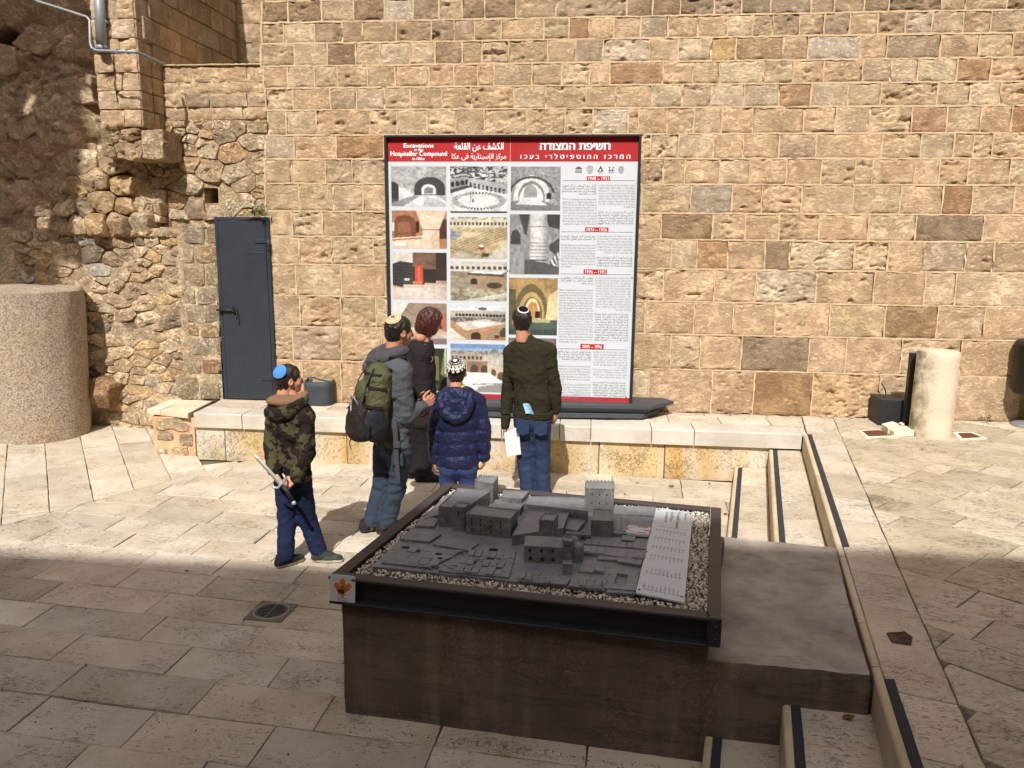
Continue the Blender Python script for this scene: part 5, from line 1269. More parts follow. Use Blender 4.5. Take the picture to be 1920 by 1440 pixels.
def P7():
    a = canvas(96, 72, S((196, 176, 150))); X, Y = grid01(a); put(a, Y > .4, S((150, 128, 102))); a *= (.6+.8*noi(X+Y, Y, 14, 14, 41))[..., None]
    put(a, poly(X, Y, [(0, 1), (.3, 1), (.1, .6), (0, .6)]), S((226, 226, 210))); put(a, poly(X, Y, [(.6, .5), (1, .8), (1, .3)]), S((176, 96, 60))); put(a, Y < .14, S((128, 108, 118))); return a
def P8():
    a = canvas(96, 84, S((40, 44, 32))); X, Y = grid01(a); a *= (.6+.8*noi(X, Y, 8, 8, 43))[..., None]; put(a, poly(X, Y, [(.1, .25), (.5, .25), (.5, .8), (.1, .85)]), S((120, 108, 36))); put(a, poly(X, Y, [(.6, .4), (1, .3), (1, 1), (.8, .9)]), S((112, 124, 52))); put(a, (np.abs(X-.9) < .04) & (Y > .4), S((210, 214, 190))); put(a, Y < .14, S((70, 66, 40))); return a
def colonnade(a, X, Y, sky_c, y0=.84, y1=.74, n=14, wall_c=S((214, 200, 172)), dk=S((70, 60, 48)), hw=.020):
    put(a, Y > y0, sky_c); put(a, (Y < y0+.10) & (Y > y1-.05), wall_c); arcade(a, X, Y, -.02, y1, 1.02, y1, n, hw, .06, dk)
def P9():
    a = canvas(100, 76, S((186, 164, 116))); X, Y = grid01(a); n1 = noi(X*1.5-Y, Y+X*.3, 14, 20, 51); a *= (.5+1.0*n1)[..., None]
    colonnade(a, X, Y, S((206, 216, 220)), .92, .80, 16); put(a, (Y > .94) & (noi(X, Y, 20, 20, 5) > .5), S((120, 140, 130))); put(a, poly(X, Y, [(.2, .66), (.62, .6), (.7, .5), (.3, .5)]), S((208, 186, 140)))
    for k in range(6): put(a, np.abs((Y-.35)-(X-.5)*(.55)-.06*k+.1) < .008, S((120, 96, 60)))
    put(a, poly(X, Y, [(.62, 0), (1, .38), (1, 0)]), S((196, 190, 172))); put(a, np.hypot((X-.55)/.05, (Y-.26)/.05) < 1, S((170, 44, 36))); put(a, np.hypot((X-.55)/.04, (Y-.31)/.03) < 1, S((226, 220, 216))); put(a, poly(X, Y, [(.56, .03), (.68, .05), (.68, .14), (.56, .13)]), S((60, 58, 52))); put(a, (np.abs(Y-.1-.06*np.sin(X*40)*.2-(.5-X)*.3) < .01) & (X < .6), S((130, 86, 50))); put(a, poly(X, Y, [(0, 0), (.2, .2), (.5, 0)]), S((178, 168, 140)))
    put(a, (X < .18) & (Y > .45) & (Y < .66) & (noi(X, Y, 24, 24, 8) > .45), S((110, 128, 150))); return a
def P10():
    a = canvas(100, 76, S((150, 136, 108))); X, Y = grid01(a); n1 = noi(X, Y, 16, 18, 61); a *= (.45+1.1*n1)[..., None]; colonnade(a, X, Y, S((222, 226, 226)), .92, .80, 11, S((206, 198, 182)), S((58, 70, 58)), .028)
    put(a, poly(X, Y, [(.3, .74), (.98, .76), (.9, .68), (.55, .66)]), S((226, 228, 230))); put(a, poly(X, Y, [(.3, .72), (.95, .68), (1, .3), (.6, .26), (.35, .4)]), S((158, 130, 92))); put(a, poly(X, Y, [(.3, .72), (.95, .68), (.95, .62), (.3, .66)]), S((84, 66, 50))); put(a, arch(X, Y, .42, .42, .06, .1), S((50, 40, 32))); put(a, np.hypot((X-.78)/.14, (Y-.4)/.08) < 1, S((70, 54, 44))); put(a, (Y < .3) & (n1 > .5), S((176, 170, 142))); put(a, poly(X, Y, [(.2, .0), (1, .22), (1, .1), (.5, 0)]), S((196, 196, 176))); a *= (.75+.5*noi(X, Y, 30, 30, 7))[..., None]; return a
def P11():
    a = canvas(100, 72, S((176, 130, 88))); X, Y = grid01(a); n1 = noi(X, Y, 18, 18, 71); a *= (.6+.8*n1)[..., None]; put(a, Y > .8, S((214, 222, 228))); put(a, (Y > .84) & (np.hypot((X-.58)/.08, (Y-.92)/.05) < 1), S((90, 104, 88)))
    put(a, (Y > .66) & (Y < .86), S((190, 178, 160))); arcade(a, X, Y, .08, .70, 1., .68, 15, .024, .06, S((44, 38, 34))); put(a, (Y > .5) & (Y < .66), S((96, 88, 78))); put(a, (Y > .5) & (Y < .66) & (noi(X, Y, 26, 20, 9) > .55), S((150, 140, 124)))
    put(a, poly(X, Y, [(.08, .5), (.62, .62), (1, .5), (.28, .27)]), S((206, 198, 182))); put(a, poly(X, Y, [(.3, .5), (.6, .56), (.84, .5), (.5, .4)]), S((230, 226, 216))); put(a, poly(X, Y, [(0, .56), (.28, .27), (1, .5), (1, 0), (.35, 0), (0, .4)]), S((182, 134, 88)))
    put(a, arch(X, Y, .46, .02, .09, .12), S((62, 42, 28))); put(a, arch(X, Y, .97, .1, .08, .2), S((92, 62, 40))); put(a, arch(X, Y, .84, .06, .04, .06), S((74, 52, 36))); put(a, poly(X, Y, [(.6, .0), (.95, .42), (.99, .42), (.7, 0)]), S((150, 140, 120))); put(a, poly(X, Y, [(0, .0), (.3, 0), (0, .36)]), S((216, 206, 190))); a *= (.75+.5*noi(X, Y, 34, 34, 6))[..., None]; return a
def P12():
    a = canvas(100, 84, S((190, 178, 156))); X, Y = grid01(a); put(a, Y > .8, S((150, 182, 216))); put(a, Y > .9, S((112, 152, 204))); put(a, (Y > .78) & (Y < .86), S((168, 166, 160))); put(a, (Y > .78) & (Y < .86) & (noi(X, Y, 40, 20, 3) > .5), S((110, 110, 106)))
    put(a, (np.hypot((X-.8)/.07, (Y-.83)/.075) < 1) & (Y > .82), S((120, 126, 124))); put(a, (Y > .66) & (Y < .79) & (X < .62), S((176, 158, 132))); arcade(a, X, Y, .0, .68, .6, .68, 8, .022, .05, S((60, 52, 46))); put(a, poly(X, Y, [(.6, .62), (1, .55), (1, .72), (.6, .76)]), S((196, 190, 178)))
    put(a, poly(X, Y, [(.3, .4), (.7, .4), (.7, .64), (.3, .64)]), S((150, 118, 88))); put(a, arch(X, Y, .44, .4, .07, .1), S((92, 62, 42))); put(a, arch(X, Y, .62, .4, .06, .1), S((92, 62, 42))); put(a, poly(X, Y, [(.68, .62), (1, .5), (1, .2), (.68, .38)]), S((204, 190, 164))); put(a, arch(X, Y, .79, .34, .045, .1), S((110, 76, 52))); put(a, arch(X, Y, .93, .26, .07, .1), S((110, 76, 52)))
    put(a, poly(X, Y, [(.0, .08), (.86, .02), (.98, .2), (.72, .4), (0, .42)]), S((236, 236, 234))); put(a, poly(X, Y, [(.5, .1), (1, .2), (1, .0), (.5, 0)]), S((150, 146, 140))); put(a, (np.abs(Y-.13-.06*X) < .008) & (X > .4), S((110, 108, 106))); a *= (.85+.3*noi(X, Y, 30, 30, 12))[..., None]; return a
def P13():
    a = canvas(90, 100, S((170, 130, 70))); X, Y = grid01(a); a *= (.5+1.*noi(X, Y, 12, 12, 81))[..., None]; put(a, arch(X, Y, .46, .3, .42, .2, .3), S((176, 146, 74)), .8); put(a, arch(X, Y, .46, .3, .34, .16, .3), S((96, 84, 42)), .9); put(a, arch(X, Y, .47, .3, .26, .12, .3), S((190, 158, 82))); put(a, arch(X, Y, .48, .3, .21, .1, .3), S((110, 92, 46))); put(a, arch(X, Y, .49, .28, .15, .18, .25), S((232, 206, 130))); put(a, arch(X, Y, .49, .28, .11, .16, .25), S((190, 134, 62)))
    put(a, (np.abs(X-.6) < .05) & (Y > .3) & (Y < .42), S((40, 30, 22))); put(a, poly(X, Y, [(.76, .26), (1, .24), (1, .8), (.82, .7)]), S((236, 210, 146)), .8); put(a, poly(X, Y, [(0, .26), (.14, .28), (.14, .8), (0, .8)]), S((96, 80, 40))); put(a, Y < .27, S((70, 92, 78))); put(a, (Y < .28) & (Y > .22) & (np.abs(X-.55) < .3), S((170, 170, 120))); put(a, Y < .1, S((52, 74, 64))); a *= (.75+.5*noi(X, Y, 26, 26, 13))[..., None]; return a
def P14():
    a = canvas(90, 60, S((120, 104, 110))); X, Y = grid01(a); a *= (.5+.9*noi(X, Y, 10, 10, 91))[..., None]; put(a, Y < .3, S((160, 150, 140))); return a
PICS = [(P1, 733, 312, 837, 387), (P2, 844, 312, 951, 399.5), (P3, 958, 312.5, 1050, 395), (P5, 734.5, 394.5, 838, 466.5), (P9, 844, 406.5, 951, 485.5), (P4, 956, 401.5, 1048, 515),
        (P6, 735.5, 473, 838, 562.5), (P10, 844.5, 490, 950, 565), (P13, 954.5, 520.5, 1044, 629), (P7, 736.5, 567.5, 838, 646), (P11, 844.5, 573, 948, 638.5), (P12, 844.5, 644, 946.5, 736), (P8, 808, 653, 838, 733), (P14, 953.5, 633, 1042, 700)]
for f_, xa, ya, xb, yb in PICS:
    a = f_(); h, w = a.shape[:2]; X, Y = grid01(a)
    t_ = fbm(np.stack([X*w*.22, Y*h*.22, X*0+xa], -1), 3, 3); t2 = fbm(np.stack([X*5, Y*5, X*0+ya], -1), 3, 9); a = a*(.40+.75*t_+.50*t2)[..., None]*(1.06-.25*((X-.5)**2+(Y-.5)**2))[..., None]
    p_ = np.pad(a, ((1, 1), (1, 1), (0, 0)), 'edge'); a = .46*a+.135*(p_[:-2, 1:-1]+p_[2:, 1:-1]+p_[1:-1, :-2]+p_[1:-1, 2:]); l_ = a@np.array([.3, .59, .11]); a = a*.80+l_[..., None]*.20
    x0_, z1_ = bq(xa, ya); x1_, z0_ = bq(xb, yb)
    gx_ = np.linspace(x0_, x1_, w+1); gz_ = np.linspace(z1_, z0_, h+1); X, Z = np.meshgrid(gx_, gz_); idx = np.arange(X.size).reshape(X.shape)
    V = np.stack([X, X*0+pl-.0012, Z], -1).reshape(-1, 3); F = np.stack([idx[1:, :-1], idx[1:, 1:], idx[:-1, 1:], idx[:-1, :-1]], -1).reshape(-1, 4)
    mk('photograph', V, F, M_ink, board, False, None, None, np.clip(a, .01, .85).reshape(-1, 3)*.92)
# plinth: a low dark hull-shaped ledge whose right end tapers to the wall
M_plin = mat_plain('plinth_grey', S((70, 73, 78)), .6, 0, 10, .15, .2, .4)
zt_ = W(1110, 757, 7.62)[2]; zt_ = ZP+.155
tipx = W(1262, 757, 7.95)[0]; lx = W(700, 790, 7.6)[0]
mb = MB()
topp = [(lx, 7.55), (W(940, 772, 7.52)[0], 7.52), (.62, 7.62), (tipx, 7.90), (tipx-.1, 8.05), (lx, 8.05)]
botp = [(lx, 7.60), (W(940, 772, 7.52)[0], 7.57), (.55, 7.68), (tipx-.14, 7.93), (tipx-.2, 8.05), (lx, 8.05)]
V = [(x, y, zt_) for x, y in topp]+[(x, y, zt_-.03) for x, y in topp]+[(x, y, ZP+.065) for x, y in botp]
n6 = 6
F = [list(range(6))]+[[i, 6+i, 6+(i+1) % 6, (i+1) % 6] for i in range(6)]+[[6+i, 12+i, 12+(i+1) % 6, 6+(i+1) % 6] for i in range(6)]+[[12+i for i in range(6)][::-1]]
mb.add(V, F); mb.build('plinth', M_plin, board)
mb = MB(); fl = [(x, y-.025 if y < 8 else y) for x, y in botp]; prism(mb, fl, ZP+.02, ZP+.065, 0, .004); mb.build('plinth_foot', M_plin, board)
mb = MB()
for x in (bx0_+.1, bx1_-.1): box(mb, x-.03, x+.03, YS_+.08, YS_+.13, zt_-.02, bz1_-.05, .004)
mb.build('post', M_dark, board)

# ------------------------------------------------------------------ concrete block and the model table
n = N('brown_concrete'); q = n.pos(1., False); c = n.mix(n.ramp(n.noise(q, 2.2, 5, .62), [(.3, 0.), (.7, 1.)]), S((102, 91, 82)), S((136, 124, 113)))
s2 = n.noise(n.pos((5, 5, .35), False), 2.2, 3, .5); c = n.mix(n.math('MULTIPLY', n.ramp(s2, [(.5, 0.), (.66, 1.)]), .6), c, S((150, 138, 124)))
sand = n.noise(q, 90, 3, .7); sp2 = n.math('MULTIPLY', n.ramp(sand, [(.54, 0.), (.60, 1.)]), n.ramp(n.noise(q, 2.6, 3, .5), [(.46, 0.), (.58, 1.)])); c = n.mix(n.math('MULTIPLY', sp2, .6), c, S((172, 148, 114)))
drk = n.noise(q, 4.5, 6, .7); c = n.mix(n.math('MULTIPLY', n.ramp(drk, [(.55, 0.), (.75, 1.)]), .5), c, S((62, 48, 40)))
wv = n.noise(n.pos((1., 1., 9.), False), 1.1, 6, .65, .3); crack = n.ramp(wv, [(.485, 1.), (.5, 0.), (.515, 1.)])
c = n.mix(n.math('MULTIPLY', crack, .25), c, S((60, 48, 40))); hh = n.math('ADD', n.math('MULTIPLY', n.noise(q, 45, 6, .7), .8), n.math('MULTIPLY', crack, .4))
M_conc = n.fin(c, .92, n.bump(hh, 1., .014), spec=.2)
n = N('grey_concrete_top'); q = n.pos(1., False); c = n.mix(n.ramp(n.noise(q, 3.2, 6, .65), [(.32, 0.), (.68, 1.)]), S((136, 127, 117)), S((188, 178, 164)))
c = n.mix(n.math('MULTIPLY', n.ramp(n.noise(n.pos((1, 3.5, 1), False), 5, 6, .7, .6), [(.56, 0.), (.7, 1.)]), .55), c, S((92, 80, 68)))
M_conct = n.fin(c, .9, n.bump(n.noise(q, 40, 6, .7), .6, .008), spec=.2)
ZT = .71; ZF = .59
pd = {'fl': G(648, 1337)[:2], 'fr': G(1320, 1430)[:2]}
zlow = .483
lt = [G(1355, 1005, zlow)[:2], G(1560, 1026, zlow)[:2], G(1622, 1268, zlow)[:2], G(1340, 1227, zlow)[:2]]
blockr = empty('concrete_block', (.1, 3.9, 0), 'brown stained concrete block under the model with a lower shelf at right', 'concrete block', kind='thing')
def rough_slab(mb, quad, z0, z1, cut=None, nx=46, ny=30, nzz=16, amp=.006, mi_top=1):
    """block over a quad (front-left, front-right, back-right, back-left) with uneven faces and worn edges"""
    A, B, C_, D_ = [np.array(p) for p in quad]
    def P(s_, t): return (A*(1-s_)+B*s_)*(1-t)+(D_*(1-s_)+C_*s_)*t
    # sides
    ring = [(i/nx, 0) for i in range(nx)]+[(1, i/ny) for i in range(ny)]+[(1-i/nx, 1) for i in range(nx)]+[(0, 1-i/ny) for i in range(ny)]
    ctr = (A+B+C_+D_)/4; V = []; F = []; m = len(ring)
    for k in range(nzz+1):
        z = z0+(z1-z0)*k/nzz
        for s_, t in ring:
            p = P(s_, t); d = (p-ctr)/np.linalg.norm(p-ctr); w_ = (fbm(np.array([[p[0]*7, p[1]*7, z*9]]), 4, 3)[0]-.5)*2*amp-(amp*1.6 if k == nzz else 0)
            V.append((p[0]+d[0]*w_, p[1]+d[1]*w_, z+(fbm(np.array([[p[0]*30, p[1]*30, 1.]]), 3, 5)[0]-.62)*amp*1.5*(k == nzz)))
    for k in range(nzz):
        for i in range(m): F.append([k*m+i, k*m+(i+1) % m, (k+1)*m+(i+1) % m, (k+1)*m+i])
    mb.add(V, F, 0, True)
    top = V[nzz*m:]; mb.add([(x*(1)+0, y, z) for x, y, z in top], [list(range(m))], mi_top, False)
mb = MB(); rx_ = .535
fr_top = pd['fl']+(pd['fr']-pd['fl'])*((rx_-pd['fl'][0])/(pd['fr'][0]-pd['fl'][0]))
bl_ = pd['fl']+np.array([.30, 1.30]); br_ = fr_top+np.array([.262, 1.18])
rough_slab(mb, [pd['fl'], fr_top, br_, bl_], -.02, ZF)
mb.build('table_base', [M_conc, M_conct], blockr)
mb = MB(); A = fr_top+[-.014, .0]; B = lt[2]+[.026, 0]
rough_slab(mb, [A, B+[0, -.0], lt[1]+[.026, 0], np.array([br_[0]-.06, lt[0][1]+.02])], -.02, zlow, None, 30, 40, 12, .008); mb.build('low_shelf', [M_conc, M_conct], blockr)

table = empty('model_table', (-.2, 3.8, ZF), 'steel framed display tray of gravel on the concrete block', 'table', kind='thing')
M_beam = mat_plain('brown_steel', S((70, 62, 60)), .55, .0, 8, .10, .12, .4)
M_beamd = mat_plain('dark_steel_web', S((40, 42, 48)), .55, .0, 12, .2, .15, .4)
cFL, cBL, cBR, cFR, cFRo = [G(x, y, ZT) for x, y in ((615, 1081), (835, 905), (1352, 952), (1330, 1159), (1352, 1160))]
cBLr = G(1330, 949, ZT)
def beam(a, b, w_, name, side):
    """steel channel: top flange, web, bottom flange; side = +1/-1 puts the open side outwards"""
    a = np.array([a[0], a[1], ZT]); b = np.array([b[0], b[1], ZT]); d = (b-a)/np.linalg.norm(b-a); s_ = np.cross(d, [0, 0, 1])*side; mb = MB(); h = ZT-ZF+.012
    obox(mb, a+s_*(-w_/2)+[0, 0, -.006], b+s_*(-w_/2)+[0, 0, -.006], w_, .012, .002, 0)
    obox(mb, a+s_*(-w_+.008)+[0, 0, -h/2], b+s_*(-w_+.008)+[0, 0, -h/2], .010, h-.0245, .001, 1)
    obox(mb, a+s_*(-w_/2)+[0, 0, -h+.006], b+s_*(-w_/2)+[0, 0, -h+.006], w_, .012, .002, 1)
    return mb.build(name, [M_beam, M_beamd], table)
bw = .062
dF = (cFR-cFL); dF /= np.linalg.norm(dF); dB = cBR-cBL; dB /= np.linalg.norm(dB); dL = cBL-cFL; dL /= np.linalg.norm(dL); dR = cBR-cFRo; dR /= np.linalg.norm(dR)
beam(cFL+dF*(bw*.0)+dL*0, cFR, bw, 'front_beam', 1)
beam(cBL, cFL+dL*.064, bw, 'side_beam', 1); beam(cFRo-dR*.0, cBR, .058, 'side_beam', 1); beam(cBR-dB*.06, cBL+dB*.064, bw, 'back_beam', 1)
# end plate with bolts on the right, end plate at the left
mb = MB(); e0 = cFR+np.array([.0, -.004, 0]); obox(mb, e0+[.0005, 0, -.062], e0+np.array([cFRo[0]-cFR[0]+.003, cFRo[1]-cFR[1], -.062]), .006, .124, .002); mb.build('end_plate', M_beamd, table)
mb = MB()
for z in (-.035, -.09):
    q = (cFR+cFRo)/2+np.array([.005, -.008, z]); tube(mb, [q+[0, .004, 0], q+[0, -.004, 0]], .006, 8)
mb.build('bolt', M_beam, table)
# tray floor and gravel
inn = [cFL+dF*.07+dL*.06, cFR-dF*.004+dL*.06, cBLr-dL*.06, cBL+dB*.07-dL*.06]
mb = MB(); zg_ = ZT-.022
mb.add([(p[0], p[1], zg_-.012) for p in inn], [[0, 1, 2, 3]]); mb.build('tray', M_joint, table)
n = N('pale_gravel'); oi = n.n('NewGeometry'); c = n.ramp(oi.outputs['Random Per Island'], [(0., S((176, 158, 136))), (.3, S((214, 202, 182))), (.6, S((232, 224, 208))), (.85, S((240, 234, 224))), (1., S((196, 172, 148)))])
M_grav = n.fin(c, .85, n.bump(n.noise(n.pos(1., False), 160, 3), .4, .002), spec=.3)
mod_quad = [G(697, 1060, ZT)[:2], G(1192, 1112, ZT)[:2], G(1240, 952, ZT)[:2], G(838, 925, ZT)[:2]]
rg = np.random.RandomState(6); V = []; F = []; oct_ = np.array([(1, 0, 0), (-1, 0, 0), (0, 1, 0), (0, -1, 0), (0, 0, 1), (0, 0, -1)], float); of = [(0, 2, 4), (2, 1, 4), (1, 3, 4), (3, 0, 4), (2, 0, 5), (1, 2, 5), (3, 1, 5), (0, 3, 5)]
I = [np.array(p[:2]) for p in inn]
mc = np.mean(mod_quad, axis=0); mq = [mc+(np.array(p)-mc)*.96 for p in mod_quad]
def inside(p, quad):
    s_ = 0
    for i in range(4):
        a, b = quad[i], quad[(i+1) % 4]; s_ += 1 if (b[0]-a[0])*(p[1]-a[1])-(b[1]-a[1])*(p[0]-a[0]) > 0 else 0
    return s_ == 4
cnt = 0
while cnt < 15000:
    s_, t = rg.rand(2); p = (I[0]*(1-s_)+I[1]*s_)*(1-t)+(I[3]*(1-s_)+I[2]*s_)*t; cnt += 1
    if inside(p, mq): continue
    r_ = rg.uniform(.0042, .0085); A3 = np.linalg.qr(rg.randn(3, 3))[0]; sc_ = np.diag(rg.uniform(.55, 1.25, 3))*r_
    hump = .010*fbm(np.array([[p[0]*9, p[1]*9, 0.]]), 3, 2)[0]+.012*np.clip((3.35-p[1])*6, 0, 1)*(p[0] > -.75)
    o_ = oct_*(1+.3*(rg.rand(6, 1)-.5)); b = len(V); V += [tuple(v) for v in (o_@sc_@A3.T+np.array([p[0], p[1], zg_-.008+hump+rg.uniform(0, .009)]))]; F += [(b+i, b+j, b+k) for i, j, k in of]
o = mk('gravel', V, F, M_grav, table, False); o['kind'] = 'stuff'

# ---- bronze model of the compound
n = N('patinated_metal'); q = n.pos(1., False); c = n.mix(n.ramp(n.noise(q, 9, 6, .65), [(.3, 0.), (.7, 1.)]), S((84, 83, 82)), S((126, 125, 123)))
c = n.mix(n.math('MULTIPLY', n.ramp(n.noise(q, 25, 5, .7), [(.50, 0.), (.70, 1.)]), .35), c, S((176, 177, 178)))
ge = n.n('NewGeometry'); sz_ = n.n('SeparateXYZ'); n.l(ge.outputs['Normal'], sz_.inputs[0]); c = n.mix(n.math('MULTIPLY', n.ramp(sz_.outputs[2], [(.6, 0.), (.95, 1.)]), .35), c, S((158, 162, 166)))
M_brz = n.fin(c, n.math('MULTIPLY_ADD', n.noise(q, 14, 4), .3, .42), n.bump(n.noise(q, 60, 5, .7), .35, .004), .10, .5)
M_slot = mat_plain('model_openings', (.012, .012, .013), .8)
model = empty('relief_model', (0, 3.9, ZT), 'grey metal relief model of a walled compound with towers on gravel', 'model', kind='thing')
ZB = ZT-.004                                         # top of the ground plate
mb = MB(); mqq = [np.array(p) for p in mod_quad]
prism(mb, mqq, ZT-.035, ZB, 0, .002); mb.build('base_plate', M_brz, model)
def T(px, py, z=ZB): return G(px, py, z)[:2]
def slabm(pts, z1, name='terrace', z0=None, joints=0, sink=None, seed=0):
    p = [T(x, y, z1) for x, y in pts]; mb = MB(); prism(mb, p, (z0 if z0 is not None else ZB-.002), z1, 0, .0015)
    o_ = mb.build(name, M_brz, model)
    return o_
def jline(pts, z, w_=.0016):
    mb = MB()
    for a, b in zip(pts, pts[1:]):
        A, B = T(*a, z), T(*b, z); obox(mb, (A[0], A[1], z+.0002), (B[0], B[1], z+.0002), w_, .001, .0001)
    return mb
def house(name, roof, ztop, wins=(), rim=True, zbase=None, step=None):
    """prism under roof corners given in the photograph (front-left, front-right, back-right, back-left)"""
    p = [T(x, y, ztop) for x, y in roof]; mb = MB(); z0 = ZB-.002 if zbase is None else zbase
    if rim:
        prism(mb, p, z0, ztop-.004, 0, 0)
        a_ = sum(p[i][0]*p[(i+1) % 4][1]-p[(i+1) % 4][0]*p[i][1] for i in range(4)); pp_ = np.array(p if a_ > 0 else p[::-1]); q_ = inset(pp_, .006)
        V = [(x, y, ztop-.0045) for x, y in pp_]+[(x, y, ztop) for x, y in pp_]+[(x, y, ztop) for x, y in q_]+[(x, y, ztop-.0045) for x, y in q_]
        for r0 in range(3): mb.add([], [])
        mb.add(V, [[r*4+i, r*4+(i+1) % 4, (r+1)*4+(i+1) % 4, (r+1)*4+i] for r in range(3) for i in range(4)])
    else: prism(mb, p, z0, ztop, 0, .001)
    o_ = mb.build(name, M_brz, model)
    if wins:
        fl_, fr_ = np.array(p[0]), np.array(p[1]); br2 = np.array(p[2]); wb = MB()
        for (face, s_, z, w_, h, kind) in wins:
            A, B = (fl_, fr_) if face == 'f' else (fr_, br2)
            d = (B-A)/np.linalg.norm(B-A); nn = np.array([d[1], -d[0]]); c_ = A+(B-A)*s_+nn*.0006
            pts_ = [(-w_/2, 0), (w_/2, 0), (w_/2, h*.65), (0, h), (-w_/2, h*.65)] if kind == 'a' else [(-w_/2, 0), (w_/2, 0), (w_/2, h), (-w_/2, h)]
            wb = MB(); wb.add([(c_[0]+d[0]*a, c_[1]+d[1]*a, z+b) for a, b in pts_], [list(range(len(pts_)))]); wb.build('window', M_slot, o_)
    return o_
def crenel(roof, z, n, parent, h=.006):
    p = [np.array(T(x, y, z)) for x, y in roof]; mb = MB()
    for i in range(4):
        A, B = p[i], p[(i+1) % 4]
        for k in range(n):
            a = A+(B-A)*((k+.2)/n); b = A+(B-A)*((k+.75)/n); obox(mb, (*a, z+h/2-.0005), (*b, z+h/2-.0005), .004, h, .0005)
    mb.build('battlement', M_brz, parent)
h1 = ZB+.115
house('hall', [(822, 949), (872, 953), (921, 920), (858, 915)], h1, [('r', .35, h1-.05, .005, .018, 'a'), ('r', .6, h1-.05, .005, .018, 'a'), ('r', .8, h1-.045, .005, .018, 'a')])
zt2 = h1+.045; rt = [(890, 902), (924, 908), (934, 894), (900, 891)]
crenel(rt, zt2, 7, house('tower', rt, zt2))
zt3 = ZB+.135; rt = [(848, 950), (871, 952), (881, 943), (859, 941)]; o_ = house('tower', rt, zt3, [('f', .5, ZB+.09, .007, .026, 'a')]); crenel(rt, zt3, 4, o_, .004)
zb3 = ZB+.112
house('gallery', [(873, 963), (957, 972), (971, 956), (893, 947)], zb3, [('f', s_, ZB+.075, .006, .022, 'a') for s_ in (.14, .34, .57, .78)]+[('f', s_, ZB+.05, .006, .018, 'r') for s_ in (.14, .34, .57, .78)]+[('f', s_, ZB+.02, .006, .010, 'r') for s_ in (.14, .34, .57, .78)])
house('annex', [(940, 932), (979, 935), (992, 921), (944, 919)], ZB+.075, [('f', .45, ZB+.04, .008, .016, 'a')])
slabm([(915, 950), (975, 955), (985, 940), (925, 936)], ZB+.045, 'lower_roof')
house('long_hall', [(982, 945), (1103, 958), (1096, 933), (992, 930)], ZB+.07)
zt4 = ZB+.145; rt = [(1097, 916), (1152, 918), (1151, 903), (1098, 902)]
o_ = house('tower', rt, zt4, [('f', s_, z, .006, .016, 'a') for s_ in (.25, .5, .75) for z in (ZB+.105, ZB+.055)]); crenel(rt, zt4, 8, o_)
house('cube_house', [(1108, 975), (1150, 977), (1150, 956), (1114, 953)], ZB+.092)
house('court_hall', [(960, 1004), (1056, 990), (1067, 961), (988, 955)], ZB+.055)
zt5 = ZB+.12; rt = [(1011, 975), (1038, 977), (1047, 963), (1020, 962)]; o_ = house('tower', rt, zt5); crenel(rt, zt5, 4, o_, .005)
# church with pitched roof, belfry and round apse
zc1 = ZB+.085
ch = house('church', [(983, 1023), (1055, 1027), (1056, 1012), (985, 1009)], zc1, [('f', s_, ZB+.055, .011, .022, 'a') for s_ in (.15, .45, .75)]+[('f', s_, ZB+.012, .017, .022, 'a') for s_ in (.17, .48, .76)], False)
mb = MB(); p = [np.array(T(x, y, zc1)) for x, y in ((983, 1023), (1055, 1027), (1056, 1012), (985, 1009))]; r0 = (p[0]+p[3])/2*.35+p[3]*.65; r1 = (p[1]+p[2])/2*.35+p[2]*.65
V = [(*p[0], zc1), (*p[1], zc1), (*p[2], zc1), (*p[3], zc1), (*r0, zc1+.02), (*r1, zc1+.02)]
mb.add(V, [[0, 1, 5, 4], [2, 3, 4, 5], [0, 4, 3], [1, 2, 5]]); mb.build('church_roof', M_brz, model)
rt = [(1055, 1014), (1073, 1015), (1074, 1006), (1057, 1005)]; zt6 = ZB+.118; o_ = house('belfry', rt, zt6, [('f', .35, zt6-.03, .005, .014, 'a'), ('f', .7, zt6-.03, .005, .014, 'a')]); crenel(rt, zt6, 3, o_, .004)
ac = np.array(T(1081, 1022, ZB+.08)); mb = MB(); lathe(mb, (ac[0], ac[1], 0), [(.036, ZB-.002), (.036, ZB+.078), (.033, ZB+.084), (.018, ZB+.092), (.003, ZB+.095)], 24); mb.build('apse', M_brz, model)
mb = MB(); lathe(mb, (ac[0]-.02, ac[1]+.03, 0), [(.03, ZB-.002), (.03, ZB+.10), (.02, ZB+.108), (.003, ZB+.112)], 24); mb.build('apse', M_brz, model)
o_ = house('kiosk', [(1055, 1057), (1072, 1058), (1073, 1050), (1056, 1050)], ZB+.055)
house('bridge', [(1060, 1000), (1108, 1003), (1108, 998), (1062, 995)], ZB+.035, [('f', .68, ZB+.008, .012, .016, 'a')])
house('small_court', [(1057, 990), (1082, 995), (1098, 976), (1066, 970)], ZB+.03)
